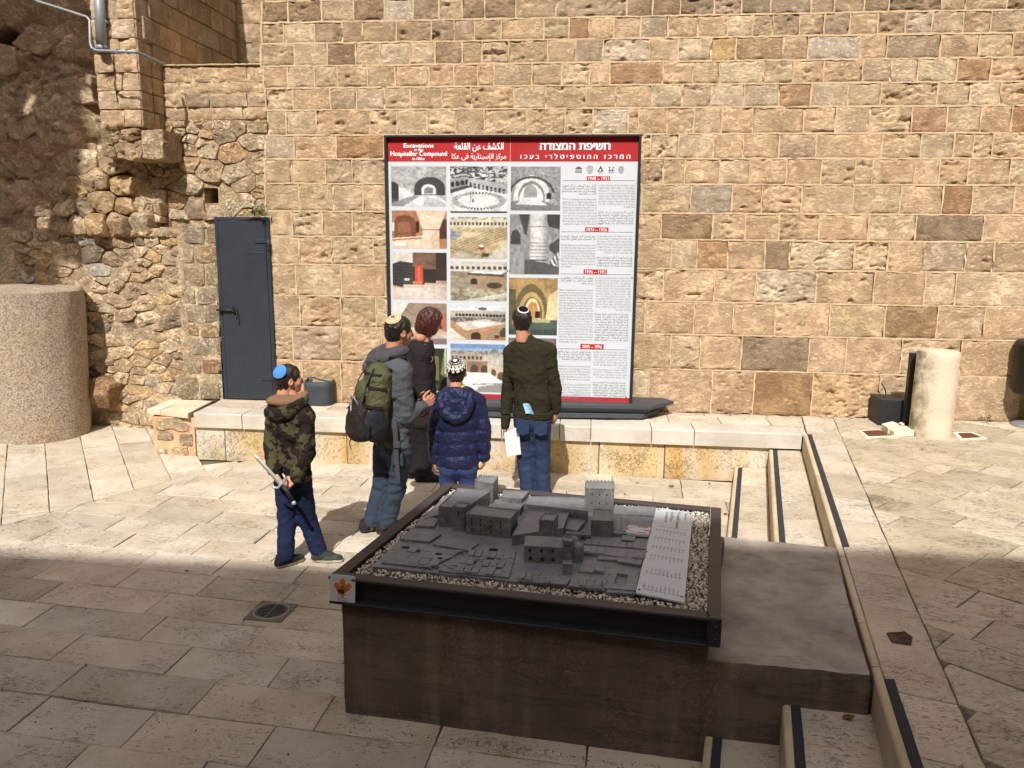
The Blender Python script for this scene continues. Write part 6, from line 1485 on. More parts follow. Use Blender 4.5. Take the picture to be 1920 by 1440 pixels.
for k, (pts_, z) in enumerate([([(1150, 963), (1226, 966), (1230, 950), (1150, 948)], .012), ([(1150, 1000), (1176, 1001), (1180, 968), (1150, 966)], .02), ([(1094, 1018), (1216, 1030), (1219, 1012), (1108, 1006)], .012), ([(1092, 1035), (1206, 1048), (1214, 1032), (1094, 1022)], .018),
                                ([(1157, 1052), (1202, 1059), (1206, 1046), (1160, 1040)], .015), ([(1120, 1048), (1158, 1050), (1160, 1040), (1121, 1039)], .012), ([(1083, 1070), (1113, 1072), (1120, 1054), (1093, 1052)], .012), ([(1114, 1069), (1132, 1071), (1133, 1056), (1118, 1054)], .018),
                                ([(970, 1088), (1037, 1094), (1043, 1078), (975, 1070)], .01), ([(1020, 1092), (1062, 1096), (1072, 1082), (1030, 1078)], .013), ([(1066, 1098), (1127, 1104), (1130, 1086), (1072, 1080)], .012), ([(1136, 1110), (1190, 1113), (1195, 1103), (1142, 1099)], .010),
                                ([(715, 1054), (806, 1064), (868, 1032), (770, 1022)], .010), ([(822, 1070), (955, 1082), (968, 1032), (900, 1022)], .010), ([(750, 1010), (806, 1015), (828, 1000), (780, 992)], .014), ([(812, 1020), (880, 1032), (898, 1018), (830, 1004)], .012),
                                ([(778, 985), (815, 986), (822, 972), (796, 968)], .016), ([(797, 972), (822, 965), (822, 952), (814, 952)], .02), ([(1165, 1012), (1190, 1013), (1192, 1004), (1166, 1003)], .022)]):
    slabm(pts_, ZB+z, 'terrace')
rk = random.Random(77)
for (x0, y0, x1, y1, n_, dx, dy, zz) in ((1098, 1010, 1214, 1020, 9, -1.5, 9, .012), (1096, 1024, 1212, 1038, 9, -1.5, 9, .018), (975, 1072, 1036, 1080, 5, -3, 12, .010), (1074, 1083, 1128, 1089, 4, -2, 12, .012), (880, 1030, 960, 1038, 6, -5, 10, .010), (865, 1044, 950, 1053, 6, -6, 11, .010), (845, 1058, 945, 1068, 7, -6, 10, .010), (735, 1040, 830, 1049, 5, -10, 11, .010), (770, 1024, 840, 1031, 4, -8, 9, .010), (1155, 968, 1176, 970, 2, -1, 26, .02)):
    for k in range(n_):
        if rk.random() < .22: continue
        a, b = k/n_+.04/n_, (k+.92)/n_; z_ = ZB+zz+rk.uniform(.002, .007)
        p = [(x0+(x1-x0)*a, y0+(y1-y0)*a), (x0+(x1-x0)*b, y0+(y1-y0)*b), (x0+(x1-x0)*b+dx, y0+(y1-y0)*b+dy), (x0+(x1-x0)*a+dx, y0+(y1-y0)*a+dy)]; slabm(p, z_, 'small_house')
# raised rim of the square courtyard
o4p = [T(x, y, ZB+.016) for x, y in ((1133, 1102), (1193, 1107), (1199, 1070), (1145, 1066))]; i4p = [T(x, y, ZB+.016) for x, y in ((1151, 1094), (1174, 1095), (1178, 1077), (1157, 1075))]
mb = MB()
for i in range(4): prism(mb, [o4p[i], o4p[(i+1) % 4], i4p[(i+1) % 4], i4p[i]], ZB-.002, ZB+.016, 0, 0)
mb.build('courtyard', M_brz, model)
# joint lines and small dark pits of the cast roofs
mb = MB(); rj = random.Random(12)
for k in range(60):
    a = (rj.uniform(735, 960), rj.uniform(1030, 1075)); L = rj.uniform(6, 26); b = (a[0]+L*rj.choice([1, .7, -.75]), a[1]+L*rj.choice([.1, .1, .55]))
    A, B = T(*a, ZB+.0112), T(*b, ZB+.0112); obox(mb, (*A, ZB+.0106), (*B, ZB+.0106), .0018, .0012, .0001, 0)
for k in range(70):
    a = (rj.uniform(975, 1215), rj.choice([rj.uniform(1012, 1048), rj.uniform(1075, 1100)])); A = np.array(T(*a, ZB+.019)); d = np.array([.04, .16])*rj.uniform(.06, .14); obox(mb, (*A, ZB+.0188), (*(A+d), ZB+.0188), .0018, .0012, .0001, 0)
o = mb.build('joint_line', M_slot, model); o['kind'] = 'stuff'
mb = MB()
for (x, y, w_, h) in ((762, 1026, 14, 4), (782, 1033, 16, 4), (824, 1038, 12, 3), (826, 1047, 8, 5), (927, 1030, 16, 5), (922, 1046, 14, 4), (888, 1054, 14, 5), (932, 1057, 10, 3), (936, 1065, 10, 3), (874, 1066, 8, 4), (840, 1016, 18, 3)):
    p = [T(x-w_/2, y-h/2, ZB+.0115), T(x+w_/2, y-h/2+1, ZB+.0115), T(x+w_/2-3, y+h/2+1, ZB+.0115), T(x-w_/2-3, y+h/2, ZB+.0115)]; mb.add([(*q_, ZB+.0116) for q_ in p], [[0, 1, 2, 3]])
mb.build('roof_opening', M_slot, model)

# ---- white legend plate on the tray, headphone plate
legend = empty('legend_plate', (.55, 3.7, ZT), 'white legend plate with columns of small print lying on the gravel', 'sign', kind='thing')
ZL = ZT+.012; lp = [G(x, y, ZL) for x, y in ((1192, 1111), (1283, 1129), (1299.5, 961), (1230, 952))]
mb = MB(); prism(mb, [p[:2] for p in lp], ZL-.008, ZL, 0, .001); mb.build('plate', M_white, legend)
mb = MB(); lu = lp[1]-lp[0]; lu[2] = 0; lw = np.linalg.norm(lu); lu /= lw; lv = (lp[3]-lp[0]); lv[2] = 0; lh = np.linalg.norm(lv); lv /= lh; UP = np.array([0, 0, 1.])
def lpt(s_, t): a = lp[0]*(1-s_)+lp[1]*s_; b = lp[3]*(1-s_)+lp[2]*s_; return a*(1-t)+b*t
rl = random.Random(8); INKL = S((112, 114, 120))
LW = ["Hospital", "Dining hall", "Church", "The tower", "Courtyard", "Dormitory", "Storerooms", "North wall", "Bath house", "Halls", "Street"]
LHW = ["בית חולים", "כנסייה", "מגדל", "חצר", "אולם", "מחסנים", "חומה", "רחוב", "מרחץ"]
LAW = ["المستشفى", "الكنيسة", "البرج", "الساحة", "القاعة", "المخازن", "السور", "الشارع", "الحمام"]
for bi, (t0, lang) in enumerate([(.70, 'h'), (.60, 'h'), (.495, 'a'), (.39, 'a'), (.20, 'e'), (.045, 'e')]):
    for k in range(9):
        s_ = .155+k*.088; o_ = lpt(s_, t0)
        a = lpt(s_, t0+.1)-o_; a /= np.linalg.norm(a); across = np.cross(UP, a)
        wd = {'h': rtl(rl.choice(LHW)), 'a': arabic(rl.choice(LAW)), 'e': rl.choice(LW)}[lang]
        prect(mb, o_, across*-1, a, UP, -.0055, .0055, -.003, .003, S((60, 62, 66)), .0006)
        if lang == 'e': text_into(mb, wd, o_+a*.012+across*.004*0, a, across, UP, None, .0115, 'l', 8, .0, INKL, .0006)
        else: text_into(mb, wd, o_-a*.012, a*-1*-1, across, UP, None, .0115, 'r', 8, .0, INKL, .0006)
for s_, t0, wd, sz in ((.30, .96, rtl('מתחם ההוספיטלרים בעכו'), .016), (.44, .97, arabic('مجمع الاسبتارية'), .026), (.60, .985, 'The Hospitaller Compound', .024), (.80, .98, 'Crusader period', .018)):
    o_ = lpt(s_, t0); a = lpt(s_, t0-.1)-o_; a /= np.linalg.norm(a); across = np.cross(UP, a); text_into(mb, wd, o_, a, across, UP, None, sz, 'l', 9, .02, INKL, .0006)
o_ = lpt(.15, .745); b_ = lpt(.92, .745); obox(mb, o_+[0, 0, .0005], b_+[0, 0, .0005], .0012, .0006, .0001); mb.c += [INKL]*(len(mb.f)-len(mb.c))
mb.build('print', M_ink, legend)
mb = MB()
for s_, t in ((.06, .03), (.94, .04), (.08, .975), (.93, .975)):
    o_ = lpt(s_, t); lathe(mb, (o_[0], o_[1], o_[2]), [(.0055, -.002), (.0055, .002), (.003, .003)], 10)
mb.build('screw', M_dark, legend)
ZA = ZB+.026; ap = [G(x, y, ZA) for x, y in ((1173, 998), (1216, 1002), (1220.5, 988.5), (1178, 984))]
aud = empty('audio_plate', tuple(np.mean(ap, axis=0)), 'small white plate with a red headphone mark and number 3', 'sign', kind='thing')
mb = MB(); prism(mb, [p[:2] for p in ap], ZB+.01, ZA, 0, .001); mb.build('plate', M_white, aud)
mb = MB(); ac_ = np.mean(ap, axis=0); au = ap[1]-ap[0]; au /= np.linalg.norm(au); av = np.cross(UP, au); RD = S((190, 40, 50)); aw = np.linalg.norm(ap[1]-ap[0]); ah = np.linalg.norm(ap[3]-ap[0])
c0 = ac_-au*aw*.02
for k in range(16):
    t0, t1 = math.pi*(.5+k/16), math.pi*(.5+(k+1)/16); r0, r1 = ah*.34, ah*.38
    ppoly(mb, c0, au, av, UP, [(r0*math.cos(t0)*1.3, r0*math.sin(t0)), (r1*math.cos(t0)*1.3, r1*math.sin(t0)), (r1*math.cos(t1)*1.3, r1*math.sin(t1)), (r0*math.cos(t1)*1.3, r0*math.sin(t1))], RD, .0006)
for s_ in (-1, 1): prect(mb, c0, au, av, UP, 0, ah*.42, s_*ah*.36-ah*.06, s_*ah*.36+ah*.06, RD, .0006)
text_into(mb, '3', c0+au*ah*.26-av*0, -av, au, UP, None, ah*.52, 'c', 14, .04, RD, .0006)
mb.build('print', M_ink, aud)
# ---- knight sticker plate on the front left corner of the frame
sy = cFL[1]-.012; st_ = [W(x, y, sy) for x, y in ((619, 1126), (666, 1130.5), (666, 1081), (619.5, 1076))]
stick = empty('emblem_plate', tuple(np.mean(st_, axis=0)), 'small white plate with an orange lily emblem on the tray corner', 'sign', kind='thing')
su = st_[1]-st_[0]; sw = np.linalg.norm(su); su /= sw; sv = np.array([0, 0, 1.]); sv = sv-su*np.dot(sv, su); sv /= np.linalg.norm(sv); sn = np.cross(su, sv); sc0 = np.mean(st_, axis=0); sh_ = np.linalg.norm(st_[3]-st_[0])
mb = MB(); v, f = chamfer_box(sc0, (sw/2, .002, sh_/2), .001, su, sn, sv); mb.add(v, f); mb.build('plate', M_white, stick)
mb = MB(); k = sw/100; OR = S((214, 112, 24)); BK = S((40, 34, 36)); oo = sc0+sn*.0022
ptl = [(0, 46), (8, 36), (12, 24), (10, 14), (6, 6), (-6, 6), (-10, 14), (-12, 24), (-8, 36)]
ppoly(mb, oo, su, sv, sn, [(x*k, y*k) for x, y in ptl], OR, .0003)
for sgn in (-1, 1):
    ptl = [(6, 2), (12, 12), (18, 22), (26, 25), (33, 19), (35, 10), (30, 0), (20, -9), (10, -14)]; q_ = [(sgn*x*k, y*k) for x, y in ptl]; ppoly(mb, oo, su, sv, sn, q_ if sgn > 0 else q_[::-1], OR, .0003)
ppoly(mb, oo, su, sv, sn, [(x*k, y*k) for x, y in [(-5, -24), (5, -24), (7, -36), (-7, -36)]], OR, .0003)
for sgn in (-1, 1): q_ = [(sgn*x*k, y*k) for x, y in [(4, -22), (18, -24), (17, -28), (5, -26)]]; ppoly(mb, oo, su, sv, sn, q_ if sgn > 0 else q_[::-1], OR, .0003)
ppoly(mb, oo, su, sv, sn, [(x*k, y*k) for x, y in [(-9, 8), (9, 8), (9, 0), (6, -6), (-6, -6), (-9, 0)]], S((110, 60, 36)), .0006); prect(mb, oo, su, sv, sn, -8*k, 8*k, 1*k, 4*k, S((190, 150, 130)), .0009)
ppoly(mb, oo, su, sv, sn, [(x*k, y*k) for x, y in [(-8, -6), (8, -6), (8, -22), (-8, -22)]], BK, .0006); ppoly(mb, oo, su, sv, sn, [(x*k, y*k) for x, y in [(-20, -4), (-6, -4), (-6, -14), (-13, -22), (-20, -14)]], S((30, 30, 36)), .0009); prect(mb, oo, su, sv, sn, 12*k, 14*k, -16*k, 16*k, S((120, 70, 40)), .0008)
text_into(mb, rtl('האביר הקטן'), oo-sv*43*k, su, sv, sn, 34*k, 8*k, 'c', 10, .02, S((70, 70, 74)), .0004); text_into(mb, 'The Little Knight', oo-sv*50*k, su, sv, sn, 38*k, 7*k, 'c', 10, .03, S((60, 60, 64)), .0004)
mb.build('print', M_ink, stick)

# ------------------------------------------------------------------ small things on the ground
dq = [G(x, y, 0)[:2] for x, y in ((455, 1162), (527, 1168), (560, 1134), (491, 1127))]
M_iron = mat_plain('cast_iron', S((122, 114, 102)), .7, .3, 24, .25, .4, .4, .004); M_ring = mat_plain('worn_iron_ring', S((176, 168, 152)), .5, .2, 20, .2, .2)
drain = empty('floor_drain', (*np.mean(dq, axis=0), 0), 'square cast iron drain cover with a round slotted grate', 'drain', kind='thing')
dc = np.mean(dq, axis=0); du = (np.array(dq[1])-dq[0]); dR_ = np.linalg.norm(du)/2; du /= np.linalg.norm(du); dv = np.array([-du[1], du[0]])
mb = MB(); dq2 = [dc+(np.array(p)-dc)*1. for p in dq]; prism(mb, dq2, -.02, .0065, 0, .003); mb.build('plate', M_iron, drain)
dRr = min(dR_, np.linalg.norm(np.array(dq[3])-dq[0])/2)*.88
mb = MB(); lathe(mb, (dc[0], dc[1], 0), [(dRr, .004), (dRr, .009), (dRr*.94, .009), (dRr*.94, .006)], 48, cap=False); mb.build('ring', M_ring, drain)
mb = MB(); lathe(mb, (dc[0], dc[1], 0), [(dRr*.93, .005), (dRr*.93, .0078), (.001, .0078)], 48, cap=False); mb.build('grate', M_iron, drain)
mb = MB()
for k in range(-4, 5):
    y = k*dRr*.17; hw_ = math.sqrt(max(0, (dRr*.78)**2-y*y))
    for s_ in (-1, 1):
        a = s_*dRr*.05; b = s_*hw_; x0_, x1_ = min(a, b), max(a, b); mb.add([(*(dc+du*x+dv*(y+yy)), .0084) for x, yy in ((x0_, -.006), (x1_, -.006), (x1_, .006), (x0_, .006))], [[0, 1, 2, 3]])
mb.build('slot', M_slot, drain)
rgt = np.random.RandomState(44); V = []; F = []
for k in range(900):
    x, y = rgt.uniform(-4.5, 1.0), rgt.uniform(2.4, 7.2)
    if k % 3 == 0: x = rgt.uniform(-1.12, 1.); y = 3.25-.10*(x+1.1)-abs(rgt.normal(0, .03))
    z = .003
    if -1.2 < x < 1.4 and 3.05 < y < 4.7 and k % 3: continue
    r_ = rgt.uniform(.0018, .006); A3 = np.linalg.qr(rgt.randn(3, 3))[0]; b = len(V); V += [tuple(v) for v in oct_@np.diag(rgt.uniform(.5, 1.2, 3)*r_)@A3.T+np.array([x, y, z])]; F += [(b+i, b+j, b+q) for i, j, q in of]
o = mk('grit', V, F, mat_plain('grit_stone', S((128, 108, 86)), .9, 0, 40, .4, 0), court, False); o['kind'] = 'stuff'
# loose stone let into the border slab with a crack round it
sp_ = [G(x, y, ZP)[:2] for x, y in ((1662, 1190), (1697, 1188), (1711, 1198), (1708, 1212), (1672, 1207))]
mb = MB(); prism(mb, sp_, ZP-.01, ZP+.014, 0, .005); o = mb.build('stone_chip', M_rubble, None, S((120, 98, 86))); tag(o, 'brown stone chip lying in a hollow of the border paving', 'stone', kind='thing')
M_dry = mat_plain('dry_leaf', S((122, 84, 50)), .8, 0, 40, .3, .3)
def leaf(px, py, z, s_, ang, label):
    c_ = G(px, py, z); V = []; F = []; n_ = 7
    for i in range(n_):
        t = i/(n_-1); w_ = s_*.35*math.sin(math.pi*min(1, t*.95+.03))**.8
        for sd_ in (-1, 0, 1):
            a = (t-.5)*s_; x = a*math.cos(ang)-sd_*w_*math.sin(ang); y = a*math.sin(ang)+sd_*w_*math.cos(ang)
            V.append((c_[0]+x, c_[1]+y, z+.006+abs(sd_)*s_*.12+.15*s_*(t-.5)**2))
    for i in range(n_-1):
        for j in range(2): F.append([i*3+j, i*3+j+1, (i+1)*3+j+1, (i+1)*3+j])
    tag(mk('dry_leaf', V, F, M_dry, None, True), label, 'leaf', 'fallen leaves', 'thing')
leaf(1591, 1348, .316, .05, .2, 'curled brown leaf on the nearest middle step by the concrete')
leaf(1259, 913, 0, .05, .1, 'brown leaf on the lower paving by the yellow stone face')
leaf(1360, 965, 0, .04, 1., 'brown leaf against the lowest step behind the tray')
leaf(350, 1072, 0.003, .03, .6, 'small brown leaf scrap on the shaded paving at left')
for k, (px, py) in enumerate(((1195, 906), (1330, 908), (1172, 928))): leaf(px, py, 0, .03, k*.8, ('tiny brown leaf scrap below the yellow stone face, leftmost', 'tiny brown leaf scrap below the yellow stone face, rightmost', 'brown leaf scrap on the paving just behind the tray')[k])
# ================================================================== PEOPLE: distance fields grown into one continuous surface each
class SDF:
    def __init__(s, lo, hi, vox):
        s.lo = np.array(lo, float); s.vx = vox; s.n = np.maximum(4, np.ceil((np.array(hi)-s.lo)/vox).astype(int)+1)
        s.ax = [s.lo[i]+np.arange(s.n[i])*vox for i in range(3)]; s.D = np.full(s.n, .5, np.float32)
    def win(s, lo, hi):
        a = np.clip(np.floor((np.array(lo)-s.lo)/s.vx).astype(int), 0, s.n); b = np.clip(np.ceil((np.array(hi)-s.lo)/s.vx).astype(int)+1, 0, s.n)
        sl = tuple(slice(a[i], b[i]) for i in range(3))
        X, Y, Z = np.meshgrid(*[s.ax[i][sl[i]] for i in range(3)], indexing='ij', sparse=True); return sl, X, Y, Z
    def un(s, sl, d, k):
        D = s.D[sl]
        if k > 0: h = np.clip(.5+.5*(D-d)/k, 0, 1); s.D[sl] = D*(1-h)+d*h-k*h*(1-h)
        else: s.D[sl] = np.minimum(D, d)
    def cap(s, a, b, ra, rb, k=.02):
        a = np.array(a, float); b = np.array(b, float); m = max(ra, rb)+k+3*s.vx
        sl, X, Y, Z = s.win(np.minimum(a, b)-m, np.maximum(a, b)+m); ba = b-a; L = max(1e-9, ba@ba)
        t = np.clip(((X-a[0])*ba[0]+(Y-a[1])*ba[1]+(Z-a[2])*ba[2])/L, 0, 1)
        d = np.sqrt((X-a[0]-t*ba[0])**2+(Y-a[1]-t*ba[1])**2+(Z-a[2]-t*ba[2])**2)-(ra+(rb-ra)*t); s.un(sl, d, k)
    def ecap(s, a, b, wa, wb, yaw, k=.03):
        """capsule with elliptic section: wa = (half width, half depth)"""
        a = np.array(a, float); b = np.array(b, float); m = max(*wa, *wb)+k+3*s.vx
        sl, X, Y, Z = s.win(np.minimum(a, b)-m, np.maximum(a, b)+m); ba = b-a; L = max(1e-9, ba@ba)
        t = np.clip(((X-a[0])*ba[0]+(Y-a[1])*ba[1]+(Z-a[2])*ba[2])/L, 0, 1)
        qx, qy, qz = X-a[0]-t*ba[0], Y-a[1]-t*ba[1], Z-a[2]-t*ba[2]; c, n_ = math.cos(yaw), math.sin(yaw)
        rx = qx*c-qy*n_; ry = qx*n_+qy*c; w = wa[0]+(wb[0]-wa[0])*t; dp_ = wa[1]+(wb[1]-wa[1])*t; mn = np.minimum(w, dp_)
        d = (np.sqrt((rx/w)**2+(ry/dp_)**2+(qz/mn)**2)-1)*mn; s.un(sl, d, k)
    def _ell(s, c, r, ax, pad):
        c = np.array(c, float); r = np.array(r, float); m = max(r)+pad
        sl, X, Y, Z = s.win(c-m, c+m); P = [(X-c[0])*u[0]+(Y-c[1])*u[1]+(Z-c[2])*u[2] for u in ax]
        k0 = np.sqrt(sum((P[i]/r[i])**2 for i in range(3))); k1 = np.sqrt(sum((P[i]/r[i]**2)**2 for i in range(3)))+1e-9
        return sl, (k0*(k0-1)/k1).astype(np.float32)
    def ell(s, c, r, ax=((1, 0, 0), (0, 1, 0), (0, 0, 1)), k=.02):
        sl, d = s._ell(c, r, ax, k+3*s.vx); s.un(sl, d, k)
    def cut(s, c, r, ax=((1, 0, 0), (0, 1, 0), (0, 0, 1)), k=.01):
        sl, d = s._ell(c, r, ax, k+3*s.vx+.02); D = s.D[sl]; h = np.clip(.5-.5*(D+d)/k, 0, 1); s.D[sl] = D*(1-h)-d*h+k*h*(1-h)
    def half(s, p, n_):
        """keep the side n points away from"""
        X, Y, Z = np.meshgrid(*s.ax, indexing='ij', sparse=True); n_ = np.array(n_, float); n_ /= np.linalg.norm(n_)
        s.D = np.maximum(s.D, (X-p[0])*n_[0]+(Y-p[1])*n_[1]+(Z-p[2])*n_[2]).astype(np.float32)
    def near(s, t=.05): return np.nonzero(np.abs(s.D) < t)
    def noise(s, amp, sc, seed=0, octv=3, ridged=False, t=.05):
        i = s.near(t)
        if len(i[0]) == 0: return
        P = np.stack([s.ax[0][i[0]]*sc[0], s.ax[1][i[1]]*sc[1], s.ax[2][i[2]]*sc[2]], -1); w = fbm(P, octv, seed)-.5
        if ridged: w = .25-np.abs(w)*1.6
        s.D[i] -= (w*2*amp).astype(np.float32)
    def fn(s, f, t=.06):
        i = s.near(t); s.D[i] += f(s.ax[0][i[0]], s.ax[1][i[1]], s.ax[2][i[2]]).astype(np.float32)
    def mesh(s, relax=1):
        D = s.D.copy(); D[0] = D[-1] = .5; D[:, 0] = D[:, -1] = .5; D[:, :, 0] = D[:, :, -1] = .5
        S_ = D < 0; n = np.array(D.shape); c = [S_[i:n[0]-1+i, j:n[1]-1+j, k:n[2]-1+k] for i in (0, 1) for j in (0, 1) for k in (0, 1)]
        al = c[0].copy(); an = c[0].copy()
        for q in c[1:]: al &= q; an |= q
        m = an & ~al; idx = np.full(m.shape, -1, np.int64); I = np.stack(np.nonzero(m), 1); idx[m] = np.arange(len(I))
        acc = np.zeros((len(I), 3)); cnt = np.zeros(len(I))
        cor = [(i, j, k) for i in (0, 1) for j in (0, 1) for k in (0, 1)]
        val = {q: D[I[:, 0]+q[0], I[:, 1]+q[1], I[:, 2]+q[2]] for q in cor}
        for a in range(3):
            for q in cor:
                if q[a]: continue
                r = list(q); r[a] = 1; r = tuple(r); v0, v1 = val[q], val[r]; x = (v0 < 0) != (v1 < 0)
                t = np.where(x, v0/np.where(x, v0-v1, 1), 0); p = np.tile(np.array(q, float), (len(I), 1)); p[:, a] += t
                acc[x] += p[x]; cnt[x] += 1
        V = s.lo+(I+acc/np.maximum(cnt, 1)[:, None])*s.vx; F = []
        for a in range(3):
            b, cc = (a+1) % 3, (a+2) % 3; sl0 = [slice(1, -1)]*3; sl0[a] = slice(0, -1); sl1 = list(sl0); sl1[a] = slice(1, None)
            A = S_[tuple(sl0)]; B = S_[tuple(sl1)]
            for flip, M_ in ((False, A & ~B), (True, ~A & B)):
                q = np.stack(np.nonzero(M_), 1)+np.array([0 if k == a else 1 for k in range(3)])
                if not len(q): continue
                def g_(db, dc): w = q.copy(); w[:, b] -= db; w[:, cc] -= dc; return idx[w[:, 0], w[:, 1], w[:, 2]]
                f = np.stack([g_(0, 0), g_(1, 0), g_(1, 1), g_(0, 1)], 1); F.append(f[:, ::-1] if flip else f)
        F = np.concatenate(F)
        for _ in range(relax):
            s_ = np.zeros_like(V); n_ = np.zeros(len(V))
            for k in range(4):
                np.add.at(s_, F[:, k], V[F[:, (k+1) % 4]]); np.add.at(n_, F[:, k], 1); np.add.at(s_, F[:, k], V[F[:, (k-1) % 4]]); np.add.at(n_, F[:, k], 1)
            V = V*.5+.5*s_/np.maximum(n_, 1)[:, None]
        return V, F
def bounds(pts, m): P = np.array(pts, float); return P.min(0)-m, P.max(0)+m
def frame(yaw, pitch=0., roll=0.):
    f = np.array([math.sin(yaw)*math.cos(pitch), math.cos(yaw)*math.cos(pitch), -math.sin(pitch)]); r = np.array([math.cos(yaw), -math.sin(yaw), 0.]); u_ = np.cross(r, f)
    if roll: r, u_ = r*math.cos(roll)+u_*math.sin(roll), u_*math.cos(roll)-r*math.sin(roll)
    return r, f, u_
def merged(parts):
    V = []; F = []; b = 0
    for v, f in parts: V.append(v); F.append(f+b); b += len(v)
    return np.concatenate(V), np.concatenate(F)

def skin_mat(name, c):
    n = N(name); q = n.pos(1., False, True); z = n.noise(q, 30, 4, .6); c_ = n.mix(z, tuple(v*.88 for v in c), tuple(v*1.08 for v in c))
    n.b.inputs['Subsurface Weight'].default_value = .12; n.b.inputs['Subsurface Radius'].default_value = (.01, .004, .002)
    return n.fin(c_, .5, n.bump(n.noise(q, 300, 2), .15, .001), spec=.35)
def hair_mat(name, c, rough=.42):
    n = N(name); q = n.pos((1, 1, .18), False, True); z = n.noise(q, 170, 4, .6, .4); c_ = n.mix(z, tuple(v*.5 for v in c), tuple(v*1.5 for v in c))
    return n.fin(c_, rough, n.bump(z, .7, .006), spec=.4)
M_eye = mat_plain('eye', (.02, .015, .012), .2, 0, 5, 0, 0)
def headmesh(hc, r, f, u_, s=1., hairline=False):
    """head and neck stub; hc = centre of the skull"""
    H = SDF(hc-.19*s, hc+.17*s, .0042); P = lambda a, b, c: hc+(r*a+f*b+u_*c)*s; ax = (r, f, u_)
    H.ell(P(0, -.012, .012), np.array([.074, .094, .088])*s, ax, 0); H.ell(P(0, .030, -.045), np.array([.056, .060, .072])*s, ax, .03*s); H.ell(P(0, .058, -.090), np.array([.028, .026, .022])*s, ax, .025*s)
    for q in (-1, 1):
        H.ell(P(q*.036, .060, -.035), np.array([.022, .02, .02])*s, ax, .02*s); H.ell(P(q*.032, .084, .004), np.array([.014, .008, .010])*s, ax, .006*s)
        H.cut(P(q*.031, .094, -.008), np.array([.016, .012, .010])*s, ax, .012*s)
        H.ell(P(q*.031, .078, -.008), np.array([.0125, .0115, .0105])*s, ax, .003*s)
        H.ell(P(q*.077, -.004, -.018), np.array([.010, .020, .033])*s, (r*.9+f*-.35*q, f*.9+r*.35*q, u_), .006*s); H.cut(P(q*.086, .002, -.016), np.array([.006, .010, .018])*s, ax, .005*s)
    H.cap(P(0, .088, .0), P(0, .110, -.034), .007*s, .012*s, .012*s); H.ell(P(0, .100, -.038), np.array([.016, .012, .008])*s, ax, .008*s)
    H.ell(P(0, .086, -.060), np.array([.022, .010, .006])*s, ax, .006*s); H.ell(P(0, .085, -.071), np.array([.018, .010, .007])*s, ax, .006*s); H.cut(P(0, .098, -.0655), np.array([.022, .006, .002])*s, ax, .003*s)
    H.cap(P(0, -.030, -.05), P(0, -.045, -.17), .053*s, .056*s, .03*s)
    return H.mesh(1)
def hairmesh(hc, r, f, u_, s=1., kind='short', seed=0):
    H = SDF(hc-.2*s, hc+.17*s, .0045); P = lambda a, b, c: hc+(r*a+f*b+u_*c)*s; ax = (r, f, u_)
    if kind == 'short':
        H.ell(P(0, -.014, .016), np.array([.081, .101, .094])*s, ax, 0); H.ell(P(0, -.050, -.045), np.array([.060, .050, .060])*s, ax, .03*s)
        H.cut(P(0, .14, -.045), np.array([.12, .118, .098])*s, ax, .012*s)
        for q in (-1, 1): H.cut(P(q*.085, .012, -.045), np.array([.035, .030, .048])*s, ax, .01*s)
        H.half(P(0, -.06, -.098), -u_+f*.2); H.noise(.011*s, (42, 42, 16), seed, 3, True); H.noise(.006*s, (90, 90, 30), seed+3, 2)
    else:                                     # full bob
        H.ell(P(0, -.012, .02), np.array([.092, .112, .102])*s, ax, 0); H.ell(P(0, -.055, -.06), np.array([.085, .070, .085])*s, ax, .04*s)
        for q in (-1, 1): H.ell(P(q*.07, .012, -.04), np.array([.032, .055, .090])*s, ax, .03*s)
        H.cut(P(0, .150, -.055), np.array([.085, .122, .112])*s, ax, .015*s); H.half(P(0, -.06, -.142), -u_+f*.1); H.noise(.014*s, (38, 38, 12), seed, 3, True); H.noise(.006, (90, 90, 30), seed+2, 2)
    return H.mesh(1)
def kippah(hc, r, f, u_, s, nrm, ang, parent, colfn, thick=.007, name='kippah', flat=1.):
    """cap of the skull around direction nrm, half angle ang; colours from polar rings"""
    nrm = np.array(nrm, float); nrm /= np.linalg.norm(nrm); c = hc+(f*-.014+u_*.016)*s; rad = np.array([.083, .103, .096])*s
    e1 = np.cross(nrm, [.3, .1, 1.]); e1 /= np.linalg.norm(e1); e2 = np.cross(nrm, e1); V = []; F = []; cols = []; nr, ns_ = 14, 64
    def pt(th, ph, off):
        d = nrm*math.cos(th)+(e1*math.cos(ph)+e2*math.sin(ph))*math.sin(th); L = 1/math.sqrt((d@r/rad[0])**2+(d@f/rad[1])**2+(d@u_/rad[2])**2); return c+d*(L+off)
    for i in range(nr+1):
        for j in range(ns_): V.append(pt(ang*i/nr, 2*math.pi*j/ns_, thick*(1. if i < nr else .75)))
    for j in range(ns_): V.append(pt(ang*1.005, 2*math.pi*j/ns_, -.004))
    for i in range(nr+1):
        for j in range(ns_):
            F.append((i*ns_+j, i*ns_+(j+1) % ns_, (i+1)*ns_+(j+1) % ns_, (i+1)*ns_+j)); cols.append(colfn((i+.5)/nr, j/ns_))
    v = np.array(V); return mk(name, v, F, M_knit, parent, True, None, None, cols)
n = N('knitted_cloth'); a_ = n.n('Attribute'); a_.attribute_name = 'Col'; q = n.pos(1., False, True); M_knit = n.fin(a_.outputs[0], .9, n.bump(n.noise(q, 240, 3), .6, .003), spec=.15)

